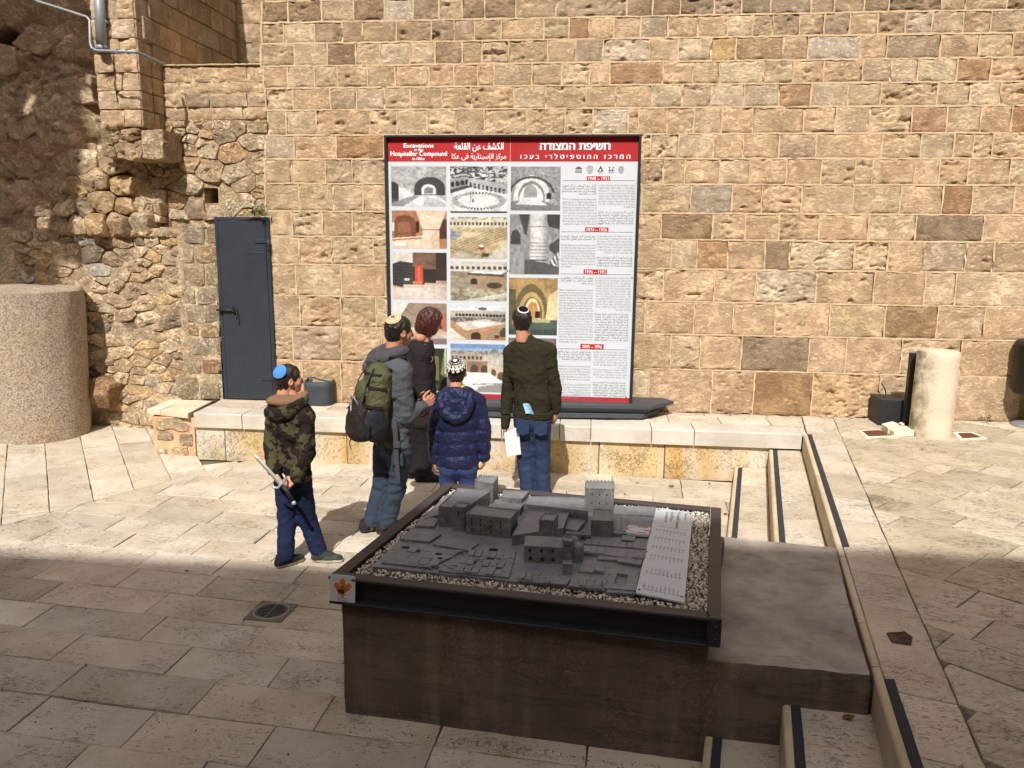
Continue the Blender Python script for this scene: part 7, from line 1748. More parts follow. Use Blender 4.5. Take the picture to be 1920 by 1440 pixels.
def handmesh(w, d, nrm, thumb, s=1., curl=.35, spread=.0):
    """wrist w, direction d, palm normal nrm (fingers bend this way), thumb side vector"""
    w = np.array(w, float); d = np.array(d, float); d /= np.linalg.norm(d); nrm = np.array(nrm, float); nrm -= d*(nrm@d); nrm /= np.linalg.norm(nrm); t = np.array(thumb, float); t -= d*(t@d)+nrm*(t@nrm); t /= np.linalg.norm(t)
    H = SDF(w-.22*s, w+.22*s, .0034)
    H.cap(w-d*.05*s, w+d*.012*s, .027*s, .024*s, .01)
    for k, (o, L, r_) in enumerate(((.030, .072, .0088), (.010, .082, .0092), (-.010, .076, .0088), (-.029, .060, .0078))):
        kn = w+(d*(.088-.006*abs(k-1.2))+t*o)*s; H.cap(w+(d*.012+t*o*.55)*s, kn, .0125*s, .0105*s, .014*s)
        p = kn; a = 0.
        for j, q in enumerate((.45, .30, .25)):
            a += curl*(1.+.12*k)*(.8, 1.1, .8)[j]; dr = d*math.cos(a)+nrm*math.sin(a)+t*spread*(1.5-k)*.1; e = p+dr*L*q*s; H.cap(p, e, r_*(1-.09*j)*s, r_*(1-.09*(j+1))*s, .003); p = e
    b0 = w+(d*.022+t*.024+nrm*.006)*s; b1 = b0+(d*.036+t*.026+nrm*.014)*s; b2 = b1+(d*.030+t*.008+nrm*.012)*s; b3 = b2+(d*.024-t*.002+nrm*.010)*s
    H.cap(b0, b1, .0145*s, .0105*s, .012*s); H.cap(b1, b2, .0102*s, .0092*s, .003); H.cap(b2, b3, .0092*s, .0075*s, .003)
    return H.mesh(1)

def shoe(parent, heel, yaw, L, W_, H_, up_c, sole_c, name='shoe', z0=.004, accent=None):
    f = np.array([math.sin(yaw), math.cos(yaw), 0]); r = np.array([math.cos(yaw), -math.sin(yaw), 0]); heel = np.array([heel[0], heel[1], z0]); S_ = SDF(*bounds([heel, heel+f*L], .1), .005)
    S_.ecap(heel+f*W_*.5+[0, 0, H_*.35], heel+f*L*.55+[0, 0, H_*.3], (W_*.46, W_*.46), (W_*.5, W_*.5), 0, .02); S_.cap(heel+f*L*.5+[0, 0, H_*.22], heel+f*(L-W_*.42)+[0, 0, H_*.18], W_*.5, W_*.44, .02); S_.cap(heel+f*W_*.55+[0, 0, H_*.4], heel+f*W_*.6+[0, 0, H_*.95], W_*.44, W_*.42, .02); S_.cap(heel+f*W_*.8+[0, 0, H_*.7], heel+f*L*.62+[0, 0, H_*.35], W_*.36, W_*.36, .02)
    S_.half(heel, (0, 0, -1)); S_.half(heel+[0, 0, H_*1.05], (0, 0, 1)); V, F = S_.mesh(1)
    c = V[F].mean(1); cz = c[:, 2]-z0; cols = np.where((cz < H_*.24)[:, None], np.array(sole_c), np.array(up_c))
    if accent is not None: st = (fbm(c*26, 2, 3) > .55) & (cz > H_*.24) & (cz < H_*.62); cols = np.where(st[:, None], np.array(accent), cols)
    return mk(name, V, F, M_knit, parent, True, None, None, cols)

def garment_torso(S_, J, yaw, sc, pad, hem=None, shoulders=True, hipw=1.):
    """torso of a garment through the joints of J"""
    r, f, u_ = frame(yaw); w = lambda a, b: (a*sc+pad, b*sc+pad)
    S_.ecap(J['pel'], J['wst'], w(.155*hipw, .105), w(.142, .098), yaw, .04); S_.ecap(J['wst'], J['chs'], w(.142, .098), w(.165, .112), yaw, .04); S_.ecap(J['chs'], J['upc'], w(.165, .112), w(.150, .095), yaw, .04)
    if shoulders:
        for q in 'ab': S_.cap(J['upc']+np.array([0, 0, .03*sc]), J['sh'+q], .07*sc+pad, .055*sc+pad, .035)
    S_.cap(J['upc'], J['nek'], .075*sc+pad*.5, .058*sc+pad*.5, .03)
def garment_arm(S_, J, q, sc, pad, to=1., rw=None):
    S_.cap(J['sh'+q], J['el'+q], .050*sc+pad, .041*sc+pad, .014); e = J['el'+q]+(J['wr'+q]-J['el'+q])*to; S_.cap(J['el'+q], e, .041*sc+pad, rw if rw else .032*sc+pad, .012)
def garment_legs(S_, J, yaw, sc, pad, top='wst', cuff=None, hipw=1.):
    w = lambda a, b: (a*sc*hipw+pad, b*sc+pad); S_.ecap(J['pel'], J['pel']*.6+J[top]*.4, w(.158, .112), w(.145, .102), yaw, .03)
    for q in 'ab':
        S_.cap(J['hp'+q], J['kn'+q], .084*sc+pad, .060*sc+pad, .035); S_.cap(J['kn'+q], J['an'+q], .060*sc+pad, (cuff if cuff else .046*sc+pad), .02)
def bodymesh(J, yaw, sc, vox=.011):
    pts = list(J.values()); B = SDF(*bounds(pts, .2), vox); w = lambda a, b: (a*sc, b*sc)
    B.ecap(J['pel'], J['wst'], w(.145, .098), w(.13, .09), yaw, .04); B.ecap(J['wst'], J['chs'], w(.13, .09), w(.155, .10), yaw, .04); B.ecap(J['chs'], J['upc'], w(.155, .10), w(.14, .085), yaw, .04); B.cap(J['upc'], J['nek'], .06*sc, .052*sc, .03); B.cap(J['nek'], J['skl'], .052*sc, .05*sc, .02)
    for q in 'ab':
        B.cap(J['upc']+np.array([0, 0, .02]), J['sh'+q], .06*sc, .045*sc, .03); B.cap(J['sh'+q], J['el'+q], .042*sc, .034*sc, .02); B.cap(J['el'+q], J['wr'+q], .034*sc, .024*sc, .02)
        B.cap(J['hp'+q], J['kn'+q], .074*sc, .05*sc, .03); B.cap(J['kn'+q], J['an'+q], .05*sc, .034*sc, .02); pass
    return B.mesh(1)
def joints(Y0, d):
    return {k: W(v[0], v[1], Y0+v[2]) for k, v in d.items()}
def sg(J, ks, m): return bounds([J[k] for k in ks], m)
TORSO = ('pel', 'wst', 'chs', 'upc', 'nek', 'sha', 'shb', 'ela', 'elb', 'wra', 'wrb'); LEGS = ('pel', 'wst', 'hpa', 'hpb', 'kna', 'knb', 'ana', 'anb')
def person(J, yaw, sc, skin, label, headyaw, pitch=0., hs=1., hands=(), roll=0., hgrp=None):
    r, f, u_ = frame(headyaw, pitch, roll); parts = [bodymesh(J, yaw, sc), headmesh(J['skl'], r, f, u_, hs)]+[handmesh(*h) for h in hands]
    V, F = merged(parts); mid_ = (J['ana']+J['anb'])/2; root = bpy.data.objects.new('tmp', None)
    o = mk('person', V-np.array([mid_[0], mid_[1], 0]), F, skin, None, True); o.location = (mid_[0], mid_[1], 0)
    tag(o, label, 'person', None, 'thing')
    mb = MB()
    for q in (-1, 1): v, f2 = ellmesh(J['skl']+(r*q*.031+f*.0835-u_*.008)*hs, .0085*hs); mb.add(v, f2, 0, True)
    mb.build('eyes', M_eye, o)
    return o, r, f, u_
def ellmesh(c, rad, n=8):
    V = []; F = []
    for i in range(n+1):
        for j in range(2*n): th = math.pi*i/n; ph = math.pi*j/n; V.append((c[0]+rad*math.sin(th)*math.cos(ph), c[1]+rad*math.sin(th)*math.sin(ph), c[2]+rad*math.cos(th)))
    for i in range(n):
        for j in range(2*n): F.append((i*2*n+j, (i+1)*2*n+j, (i+1)*2*n+(j+1) % (2*n), i*2*n+(j+1) % (2*n)))
    return V, F
DEG = math.radians
SK1 = skin_mat('skin_light', S((206, 150, 120))); SK2 = skin_mat('skin_tan', S((190, 134, 104)))
HR_D = hair_mat('dark_hair', (.018, .012, .009)); HR_B = hair_mat('brown_hair', (.028, .017, .011)); HR_R = hair_mat('auburn_hair', (.060, .014, .010), .38)

# ---------------------------------------------------------------- boy in camouflage jacket holding a sword behind his back
Y1 = 5.0
J = joints(Y1, dict(skl=(542, 709, 0), nek=(547, 745, 0), upc=(545, 768, 0), chs=(545, 800, 0), wst=(547, 850, 0), pel=(549, 892, 0), sha=(514, 776, .03), shb=(572, 782, -.06),
     ela=(508, 838, -.05), elb=(576, 848, -.10), wra=(514, 884, -.15), wrb=(555, 896, -.17), hpa=(536, 905, .02), hpb=(562, 905, -.02), kna=(538, 978, .0), knb=(577, 975, .06), ana=(534, 1052, -.06), anb=(596, 1030, .06)))
for q in 'ab': pass
p1, r, f, u_ = person(J, DEG(32), .80, SK1, 'boy in a camouflage jacket and light blue cap holding a toy sword behind him', DEG(58), .02, .86,
    [(J['wra'], (.25, -.1, -1), (.5, .3, 0), (.3, -1, .2), .78, .55), (J['wrb'], (-.75, -.25, -.55), (.1, .75, -.2), (-.3, -.6, .8), .80, .5)])
V, F = hairmesh(J['skl'], r, f, u_, .86, 'short', 1); mk('hair', V, F, HR_B, p1, True)
blue = S((84, 140, 205))
kippah(J['skl'], r, f, u_, .88, (-.30, -.80, .52), .62, p1, lambda a, b: blue if a < .9 else S((30, 44, 70)))
n = N('camouflage_cloth'); q = n.pos(1., False, True); z = n.noise(q, 13, 2, .4, .5); z2 = n.noise(n.pos((1, 1, 1.3), False, True), 17, 1, .3, 1.)
c = n.mix(n.ramp(z, [(.49, 0.), (.51, 1.)]), S((44, 36, 31)), S((74, 69, 49))); c = n.mix(n.ramp(z2, [(.60, 0.), (.62, 1.)]), c, S((30, 26, 24))); 
M_camo = n.fin(c, .95, n.bump(n.noise(q, 9, 3, .5, 1.5), .5, .03, n.bump(n.noise(q, 260, 2), .3, .002)), spec=.1)
S_ = SDF(*sg(J, TORSO, .16), .008); garment_torso(S_, J, DEG(32), .80, .022); garment_arm(S_, J, 'a', .80, .018, .96); garment_arm(S_, J, 'b', .80, .018, .96)
S_.half(J['pel']+np.array([0, 0, .0]), (0, 0, -1)); S_.half(J['nek']+np.array([0, 0, .01]), (0, 0, 1)); S_.noise(.012, (9, 9, 15), 3, 3, True); S_.noise(.005, (18, 18, 28), 4, 2, True); V, F = S_.mesh(1); jk = mk('jacket', V, F, M_camo, p1, True)
S_ = SDF(*bounds([J['pel']], .26), .008); S_.ecap(J['pel']+[0, 0, .03], J['pel']+[0, 0, -.01], (.158, .112), (.150, .105), DEG(32), .01); S_.half(J['pel']+[0, 0, -.02], (0, 0, -1)); S_.half(J['pel']+[0, 0, .028], (0, 0, 1)); V, F = S_.mesh(); mk('waistband', V, F, mat_cloth('grey_rib', S((92, 88, 76))), p1, True)
for q in 'ab':
    d = (J['wr'+q]-J['el'+q]); d /= np.linalg.norm(d); S_ = SDF(*bounds([J['wr'+q]], .1), .006); S_.cap(J['wr'+q]-d*.035, J['wr'+q]+d*.004, .036, .032, .0); V, F = S_.mesh(); mk('cuff', V, F, bpy.data.materials['grey_rib'], p1, True)
M_flc = mat_cloth('brown_fleece', S((134, 102, 80)), 90, .5); tr_, tf, tu = frame(DEG(32))
S_ = SDF(*bounds([J['nek']], .24), .007); hb = J['nek']-tf*.075+[0, 0, -.035]
for k in range(13):
    a = math.pi*(k/12); a2 = math.pi*((k+1)/12)
    if k < 12: S_.cap(J['nek']+tr_*.105*math.cos(a)-tf*(.10*math.sin(a)-.03)+[0, 0, .028-.065*math.sin(a)], J['nek']+tr_*.105*math.cos(a2)-tf*(.10*math.sin(a2)-.03)+[0, 0, .028-.065*math.sin(a2)], .026+.012*math.sin(a), .026+.012*math.sin(a2), .02)
S_.ell(J['nek']-tf*.075+[0, 0, -.012], (.105, .085, .042), k=.03); S_.noise(.007, (30, 30, 30), 5); V, F = S_.mesh(); mk('fleece_lining', V, F, M_flc, p1, True)
S_ = SDF(*bounds([hb], .26), .007)
for k in range(12):
    a = math.pi*(k/12); a2 = math.pi*((k+1)/12); P_ = lambda a: J['nek']+tr_*.125*math.cos(a)-tf*(.125*math.sin(a)-.02)+[0, 0, .008-.10*math.sin(a)]
    S_.cap(P_(a), P_(a2), .022+.030*math.sin(a), .022+.030*math.sin(a2), .03)
S_.noise(.006, (14, 14, 20), 6); V, F = S_.mesh(); mk('hood', V, F, M_camo, p1, True)
S_ = SDF(*bounds([J['nek']], .12), .006); S_.cap(J['nek']+[0, 0, -.02], J['nek']+[0, 0, .022], .058, .054, 0); S_.half(J['nek']+[0, 0, .018], (0, 0, 1)); V, F = S_.mesh(); mk('shirt_collar', V, F, mat_cloth('maroon_cotton', S((88, 26, 36))), p1, True)
M_navy = mat_cloth('navy_trousers', S((34, 42, 70)), 240, .5, .85)
S_ = SDF(*sg(J, LEGS, .17), .008); garment_legs(S_, J, DEG(36), .80, .012, 'wst', .058); S_.half((0, 0, .05), (0, 0, -1)); S_.half(J['pel']+[0, 0, .06], (0, 0, 1)); S_.noise(.010, (10, 10, 20), 8, 3, True); V, F = S_.mesh(); mk('trousers', V, F, M_navy, p1, True)
shoe(p1, (J['ana'][0]-.05, J['ana'][1]-.055), DEG(38), .225, .082, .085, S((40, 42, 44)), S((170, 150, 110)), accent=S((48, 54, 50)))
shoe(p1, (J['anb'][0]-.045, J['anb'][1]-.02), DEG(84), .225, .082, .085, S((52, 58, 54)), S((196, 186, 160)), accent=S((66, 76, 64)))
# sword
yb_ = Y1-.24; tip = W(475, 851, yb_+.02); gd = W(527, 908, yb_); pom = W(551, 943, yb_-.01)
sword = empty('toy_sword', tuple(gd), 'toy sword with grey blade held behind the back of the boy in camouflage', 'sword', kind='thing')
M_blade = mat_plain('grey_blade', S((176, 170, 156)), .35, .55, 10, .1, .05, .5); dsw = (tip-gd)/np.linalg.norm(tip-gd); ss = np.cross(dsw, [0, -1, 0.2]); ss /= np.linalg.norm(ss); sn_ = np.cross(ss, dsw)
mb = MB(); Lb = np.linalg.norm(tip-gd); V = []; F = []
for t, w_ in ((0, .015), (.5, .013), (.86, .011), (1., .0015)):
    c_ = gd+dsw*Lb*t; V += [c_-ss*w_, c_+sn_*.004, c_+ss*w_, c_-sn_*.004]
for i in range(3):
    for k in range(4): F.append([i*4+k, i*4+(k+1) % 4, (i+1)*4+(k+1) % 4, (i+1)*4+k])
F += [[3, 2, 1, 0], [12, 13, 14, 15]]; mb.add(V, F); mb.build('blade', M_blade, sword)
mb = MB(); tube(mb, [gd+ss*.055+dsw*.045, gd+ss*.05+dsw*.015, gd+ss*.03-dsw*.004, gd, gd-ss*.03-dsw*.004, gd-ss*.05+dsw*.015, gd-ss*.055+dsw*.045], [.005, .008, .009, .009, .009, .008, .005], 10); mb.build('guard', mat_plain('pale_guard', S((196, 198, 200)), .3, .5, 8, .05, 0), sword)
mb = MB(); tube(mb, [gd-dsw*.012, gd-dsw*.06, pom+dsw*.015], [.012, .014, .012], 10); mb.build('grip', M_dark, sword)
mb = MB(); v, f2 = ellmesh(pom, .015); mb.add(v, f2, 0, True); mb.build('pommel', bpy.data.materials['pale_guard'], sword)

# ---------------------------------------------------------------- man with the backpack
Y2 = 5.62
J = joints(Y2, dict(skl=(749, 619, .02), nek=(740, 660, 0), upc=(733, 685, -.02), chs=(732, 720, -.03), wst=(738, 785, -.02), pel=(738, 832, 0), sha=(700, 690, .10), shb=(752, 698, -.13),
     ela=(752, 775, .16), elb=(760, 780, -.14), wra=(786, 757, .10), wrb=(790, 762, .02), hpa=(722, 842, .05), hpb=(752, 842, -.05), kna=(716, 912, .06), knb=(744, 915, -.02), ana=(694, 988, .03), anb=(724, 985, .02)))
p2, r, f, u_ = person(J, DEG(55), .98, SK2, 'man in a grey hooded sweatshirt with a large green backpack', DEG(52), .10, .98,
    [(J['wra'], (.8, -.2, .55), (.2, -.8, .2), (0, .2, 1.), .96, .6), (J['wrb'], (.8, .1, .5), (-.1, .7, .2), (-.2, -.1, 1.), .98, .7)])
V, F = hairmesh(J['skl'], r, f, u_, .98, 'short', 11); mk('hair', V, F, HR_D, p2, True)
def ringc(a, b):
    k = int(a*7); return [S((96, 76, 64)), S((150, 120, 96)), S((206, 182, 150)), S((120, 80, 66)), S((222, 202, 170)), S((198, 160, 118)), S((216, 192, 150))][min(k, 6)] if not (k in (3,) and int(b*40) % 2) else S((214, 190, 160))
kippah(J['skl'], r, f, u_, 1.0, (-.22, -.50, .84), .62, p2, ringc)
M_greyj = mat_cloth('grey_jersey', S((84, 86, 89)), 200, .55)
S_ = SDF(*sg(J, TORSO, .19), .009); garment_torso(S_, J, DEG(55), .98, .026); garment_arm(S_, J, 'a', .98, .020, .95); garment_arm(S_, J, 'b', .98, .022, .95)
S_.half(J['pel']+[0, 0, .0], (0, 0, -1)); S_.half(J['nek']+[0, 0, .0], (0, 0, 1)); S_.noise(.015, (7, 7, 11), 23, 3, True); S_.noise(.006, (18, 18, 26), 24, 2, True); V, F = S_.mesh(); mk('sweatshirt', V, F, M_greyj, p2, True)
tr_, tf, tu = frame(DEG(55)); M_hoodm = mat_cloth('dark_hood', S((78, 74, 80)), 200, .6)
S_ = SDF(*bounds([J['nek']], .3), .008)
for k in range(14):
    a = math.pi*(k/14)*1.2-.3; a2 = math.pi*((k+1)/14)*1.2-.3; P_ = lambda a: J['nek']+tr_*.105*math.cos(a)-tf*(.115*math.sin(a)-.01)+[0, 0, .020-.055*max(0, math.sin(a))]
    S_.cap(P_(a), P_(a2), .030+.026*max(0, math.sin(a)), .030+.026*max(0, math.sin(a2)), .03)
S_.ell(J['nek']-tf*.125+[0, 0, -.055], (.09, .075, .075), k=.04); S_.noise(.011, (13, 13, 18), 9, 3, True); V, F = S_.mesh(); mk('hood', V, F, M_hoodm, p2, True)
M_jean = mat_cloth('grey_blue_jeans', S((58, 68, 82)), 240, .75, .85, .13, 0, 7.)
S_ = SDF(*sg(J, LEGS, .2), .009); garment_legs(S_, J, DEG(50), .96, .008, 'wst', .060); S_.half((0, 0, .055), (0, 0, -1)); S_.half(J['pel']+[0, 0, .05], (0, 0, 1)); S_.noise(.015, (7, 7, 17), 18, 3, True); V, F = S_.mesh(); tr2 = mk('trousers', V, F, M_jean, p2, True)
mb = MB(); pk = J['hpb']+np.array([.0, -.118, -.03]); v, f2 = chamfer_box(pk, (.05, .006, .06), .003, frame(DEG(20))[0], frame(DEG(20))[1], (0, 0, 1)); mb.add(v, f2); mb.build('back_pocket', M_jean, p2)
for q, y_ in (('a', 40), ('b', 46)): shoe(p2, (J['an'+q][0]-.07, J['an'+q][1]-.05), DEG(y_), .275, .098, .095, S((52, 42, 46)), S((70, 72, 76)))
# things in his hands
hm = (J['wra']+J['wrb'])/2
pb = W(783, 742, Y2-.0); mb = MB(); tube(mb, [W(772, 724, Y2), W(779, 737, Y2), W(784, 747, Y2)], [.018, .022, .026], 14); tube(mb, [W(784, 747, Y2), W(786, 752, Y2)], [.033, .030], 14)
cup = mb.build('black_camera_strap', M_dark, None); cup.name = 'bottle'; tag(cup, 'small black bottle held in the hands of the man with the backpack', 'bottle', kind='thing')
M_paper = mat_plain('white_paper', S((232, 232, 234)), .7, 0, 5, .02, 0)
def sheet(name, quad, yy, label, m=None, thick=.0012, bend=.02, cat='paper'):
    A, B, C_, D_ = [W(x, y, Y) for (x, y), Y in zip(quad, yy)]; V = []; F = []; n_ = 9
    nn = np.cross(B-A, D_-A); nn /= np.linalg.norm(nn)
    for sd_ in (0, 1):
        for i in range(n_):
            for j in range(n_): s_, t = i/(n_-1), j/(n_-1); V.append((A*(1-s_)+B*s_)*(1-t)+(D_*(1-s_)+C_*s_)*t+nn*(bend*math.sin(math.pi*s_)+sd_*thick))
    m_ = n_*n_
    for i in range(n_-1):
        for j in range(n_-1): a = i*n_+j; F.append([a, a+n_, a+n_+1, a+1][::-1]); F.append([m_+a, m_+a+n_, m_+a+n_+1, m_+a+1])
    for i in range(n_-1):
        F += [[i*n_, (i+1)*n_, m_+(i+1)*n_, m_+i*n_], [i*n_+n_-1, m_+i*n_+n_-1, m_+(i+1)*n_+n_-1, (i+1)*n_+n_-1], [i, m_+i, m_+i+1, i+1], [(n_-1)*n_+i, (n_-1)*n_+i+1, m_+(n_-1)*n_+i+1, m_+(n_-1)*n_+i]]
    o = mk(name, V, F, m or M_paper, None, True); o.data.polygons.foreach_set('use_smooth', np.zeros(len(o.data.polygons), bool)); return tag(o, label, cat, None, 'thing')
sheet('folded_paper', [(771, 720), (776, 738), (782, 742), (774, 718)], [Y2+.03]*4, 'white folded paper under the bottle of the man with the backpack')
ot = sheet('leaflet', [(789, 773), (803, 765), (803, 776), (791, 784)], [Y2+.05]*4, 'white and red leaflet hanging from the hands of the man with the backpack', cat='leaflet')
mb = MB(); A = [W(x, y, Y2+.044) for x, y in ((789, 784.5), (804, 776), (804, 771), (790, 780))]; mb.add(A, [[0, 1, 2, 3]]); mb.build('red_edge', mat_plain('red_print', S((190, 30, 50)), .5, 0, 5, 0, 0), ot)

# backpack
M_olive = mat_cloth('olive_nylon', S((86, 86, 58)), 300, .8, .7, .18, 0, 14.); M_brown = mat_cloth('dark_brown_nylon', S((46, 38, 36)), 300, .7, .6); M_mesh = mat_cloth('black_mesh', S((40, 40, 44)), 220, .5, .7); M_web = mat_plain('grey_webbing', S((66, 66, 70)), .8, 0, 60, .2, .3)
bk = -tf; bc = W(697, 757, Y2-.21); br, bf_, bu = tr_, bk, np.array([0, 0, 1.]); tilt = .14; bu = bu*math.cos(tilt)+bf_*-.0-tf*-.14; bu /= np.linalg.norm(bu); bf_ = bf_-bu*(bf_@bu); bf_ /= np.linalg.norm(bf_); br = np.cross(bu, bf_)*-1
pack = empty('backpack', tuple(bc), 'olive and dark brown hiking backpack on the man in the grey sweatshirt', 'backpack', kind='thing')
Pb = lambda a, b, c: bc+br*a+bf_*b+bu*c
S_ = SDF(bc-.42, bc+.42, .008)
S_.ell(Pb(0, -.02, .05), (.155, .10, .24), (br, bf_, bu), 0); S_.ell(Pb(0, 0, -.13), (.17, .12, .13), (br, bf_, bu), .06); S_.ell(Pb(0, -.03, .20), (.12, .085, .09), (br, bf_, bu), .04); S_.noise(.013, (12, 12, 10), 40, 3, True); V, F = S_.mesh(); mk('main_compartment', V, F, M_olive, pack, True)
S_ = SDF(bc-.42, bc+.42, .008); S_.ell(Pb(0, .085, -.10), (.125, .080, .155), (br, bf_, bu), 0); S_.ell(Pb(0, .06, -.2), (.14, .09, .07), (br, bf_, bu), .05); S_.noise(.012, (14, 14, 16), 44, 3, True); V, F = S_.mesh(); mk('front_pocket', V, F, M_brown, pack, True)
for z_, w_ in ((.0, .165), (.13, .15), (.22, .12)):
    mb = MB(); pts_ = [Pb(w_*math.cos(a)*1.02, .115*math.sin(a)*(1. if z_ < .2 else .8)+(.0 if z_ < .1 else -.02), z_) for a in np.linspace(-.2, math.pi+.2, 15)]; ribbon(mb, pts_, .022, .004, bu); mb.build('compression_strap', M_brown, pack)
for q in (-1, 1):
    mb = MB(); ribbon(mb, [Pb(q*.07, .04, .27), Pb(q*.085, .088, .16), Pb(q*.09, .105, .05), Pb(q*.10, .125, -.06)], .016, .004, br); mb.build('buckle_strap', M_web, pack)
S_ = SDF(bc-.42, bc+.42, .008); S_.ell(Pb(0, .075, .085), (.095, .05, .085), (br, bf_, bu), 0); S_.noise(.008, (14, 14, 16), 46, 3, True); V, F = S_.mesh(); mk('upper_pocket', V, F, M_olive, pack, True)
for q in (-1, 1):
    S_ = SDF(bc-.42, bc+.42, .008); S_.ell(Pb(q*.145, .01, -.13), (.04, .09, .12), (br, bf_, bu), 0); S_.noise(.008, (18, 18, 12), 48+q, 3, True); V, F = S_.mesh(); mk('side_pocket', V, F, M_mesh, pack, True)
mb = MB()
for q in (-1, 1): tube(mb, [Pb(q*.07, .125, .0), Pb(q*.03, .15, .045), Pb(-q*.02, .15, .0), Pb(q*.05, .165, -.05)], .005, 6)
mb.build('bungee_cord', M_galv, pack)
mb = MB()
for q in (-1, 1):
    sh = J['shb'] if q > 0 else J['sha']
mb = MB(); s0 = J['nek']+tr_*.11-tf*.05+[0, 0, -.03]; ribbon(mb, [Pb(.08, -.08, .24), J['nek']+tr_*.12-tf*.08+[0, 0, -.005], J['nek']+tr_*.14+tf*.02+[0, 0, -.02], J['shb']*.45+J['chs']*.55+tf*.115+tr_*.03+[0, 0, .02]], .055, .012, tr_); mb.build('shoulder_strap', M_brown, pack)
mb = MB(); ribbon(mb, [Pb(-.08, -.08, .24), J['nek']-tr_*.12-tf*.08+[0, 0, -.005], J['nek']-tr_*.14+tf*.02+[0, 0, -.02], J['sha']*.45+J['chs']*.55+tf*.115+[0, 0, .02]], .055, .012, tr_); mb.build('shoulder_strap', M_brown, pack)
mb = MB(); ribbon(mb, [W(739, 785, Y2-.21), W(741, 802, Y2-.22), W(742, 835, Y2-.22), W(744, 868, Y2-.215), W(746, 898, Y2-.21)], .034, .004, (1, 0, 0)); box(mb, *[float(v) for v in (W(738, 830, Y2-.23)[0], W(750, 830, Y2-.23)[0], Y2-.235, Y2-.215, W(744, 838, Y2-.2)[2], W(744, 826, Y2-.2)[2])], .003); mb.build('waist_strap', M_web, pack)
mb = MB(); ribbon(mb, [Pb(.1, .05, -.2), Pb(.16, -.04, -.17), Pb(.17, -.13, -.14), J['wst']+tr_*.17+[0, 0, -.01]], .05, .014, (0, 0, 1)); mb.build('hip_belt', M_brown, pack)
for k, pts_ in enumerate([[Pb(-.15, .06, -.10), Pb(-.19, .07, -.13), Pb(-.195, .07, -.18), Pb(-.185, .07, -.21)], [Pb(-.03, .13, -.235), Pb(-.02, .14, -.28), Pb(.0, .12, -.33), Pb(.04, .1, -.345)]]):
    mb = MB(); ribbon(mb, pts_, .014, .003, (.4, .2, .9) if k == 0 else br); mb.build('loose_strap', M_brown, pack)

# ---------------------------------------------------------------- woman by the board
Y3 = 7.02
J = joints(Y3, dict(skl=(808, 602, 0), nek=(796, 640, 0), upc=(789, 658, 0), chs=(787, 690, 0), wst=(791, 740, 0), pel=(791, 785, 0), sha=(772, 664, .12), shb=(792, 664, -.13),
     ela=(800, 725, .15), elb=(795, 728, -.14), wra=(812, 770, .14), wrb=(806, 775, -.08), hpa=(783, 795, .05), hpb=(796, 795, -.05), kna=(781, 842, .05), knb=(798, 842, -.04), ana=(777, 884, .03), anb=(792, 884, -.06)))
p3, r, f, u_ = person(J, DEG(68), .96, SK1, 'woman with short auburn hair in a black jacket bending towards the board', DEG(72), .30, .97, [(J['wra'], (.3, .1, -1), (.6, 0, .2), (0, -1, 0), .9, .5), (J['wrb'], (.3, .1, -1), (.6, 0, .2), (0, 1, 0), .9, .5)])
V, F = hairmesh(J['skl'], r, f, u_, 1.0, 'bob', 31); mk('hair', V, F, HR_R, p3, True)
M_blk = mat_cloth('black_wool', S((44, 38, 38)), 240, .5); M_blk2 = mat_cloth('black_trousers', S((36, 33, 34)), 240, .5)
S_ = SDF(*sg(J, TORSO, .19), .010); garment_torso(S_, J, DEG(68), .96, .028, hipw=1.08); garment_arm(S_, J, 'a', .96, .02, .97); garment_arm(S_, J, 'b', .96, .022, .97); S_.half(J['pel']+[0, 0, -.05], (0, 0, -1)); S_.half(J['nek']+[0, 0, .0], (0, 0, 1)); S_.noise(.012, (8, 8, 9), 53, 3, True); V, F = S_.mesh(); mk('jacket', V, F, M_blk, p3, True)
S_ = SDF(*sg(J, LEGS, .2), .010); garment_legs(S_, J, DEG(60), .96, .022, 'wst', .085); S_.half((0, 0, .06), (0, 0, -1)); S_.noise(.008, (8, 8, 8), 58, 2, True); V, F = S_.mesh(); mk('trousers', V, F, M_blk2, p3, True)
for q, y_ in (('a', 72), ('b', 82)): shoe(p3, (J['an'+q][0]-.07, J['an'+q][1]-.03), DEG(y_), .26, .092, .085, S((38, 36, 38)), S((28, 27, 28)))
mb = MB(); tf = frame(DEG(68))[1]; tr_ = frame(DEG(68))[0]
tube(mb, [W(797, 645, Y3-.13), W(802, 660, Y3-.14), W(806, 668, Y3-.13), W(808, 680, Y3-.13)], .003, 6); lan = mb.build('lanyard', M_paper, p3)
mb = MB()
for k in range(10): a, b = 2*math.pi*k/10, 2*math.pi*(k+1)/10; tube(mb, [W(809+2.6*math.cos(a), 673+4.5*math.sin(a), Y3-.14), W(809+2.6*math.cos(b), 673+4.5*math.sin(b), Y3-.14)], .003, 5)
mb.build('spectacles', M_galv, p3)

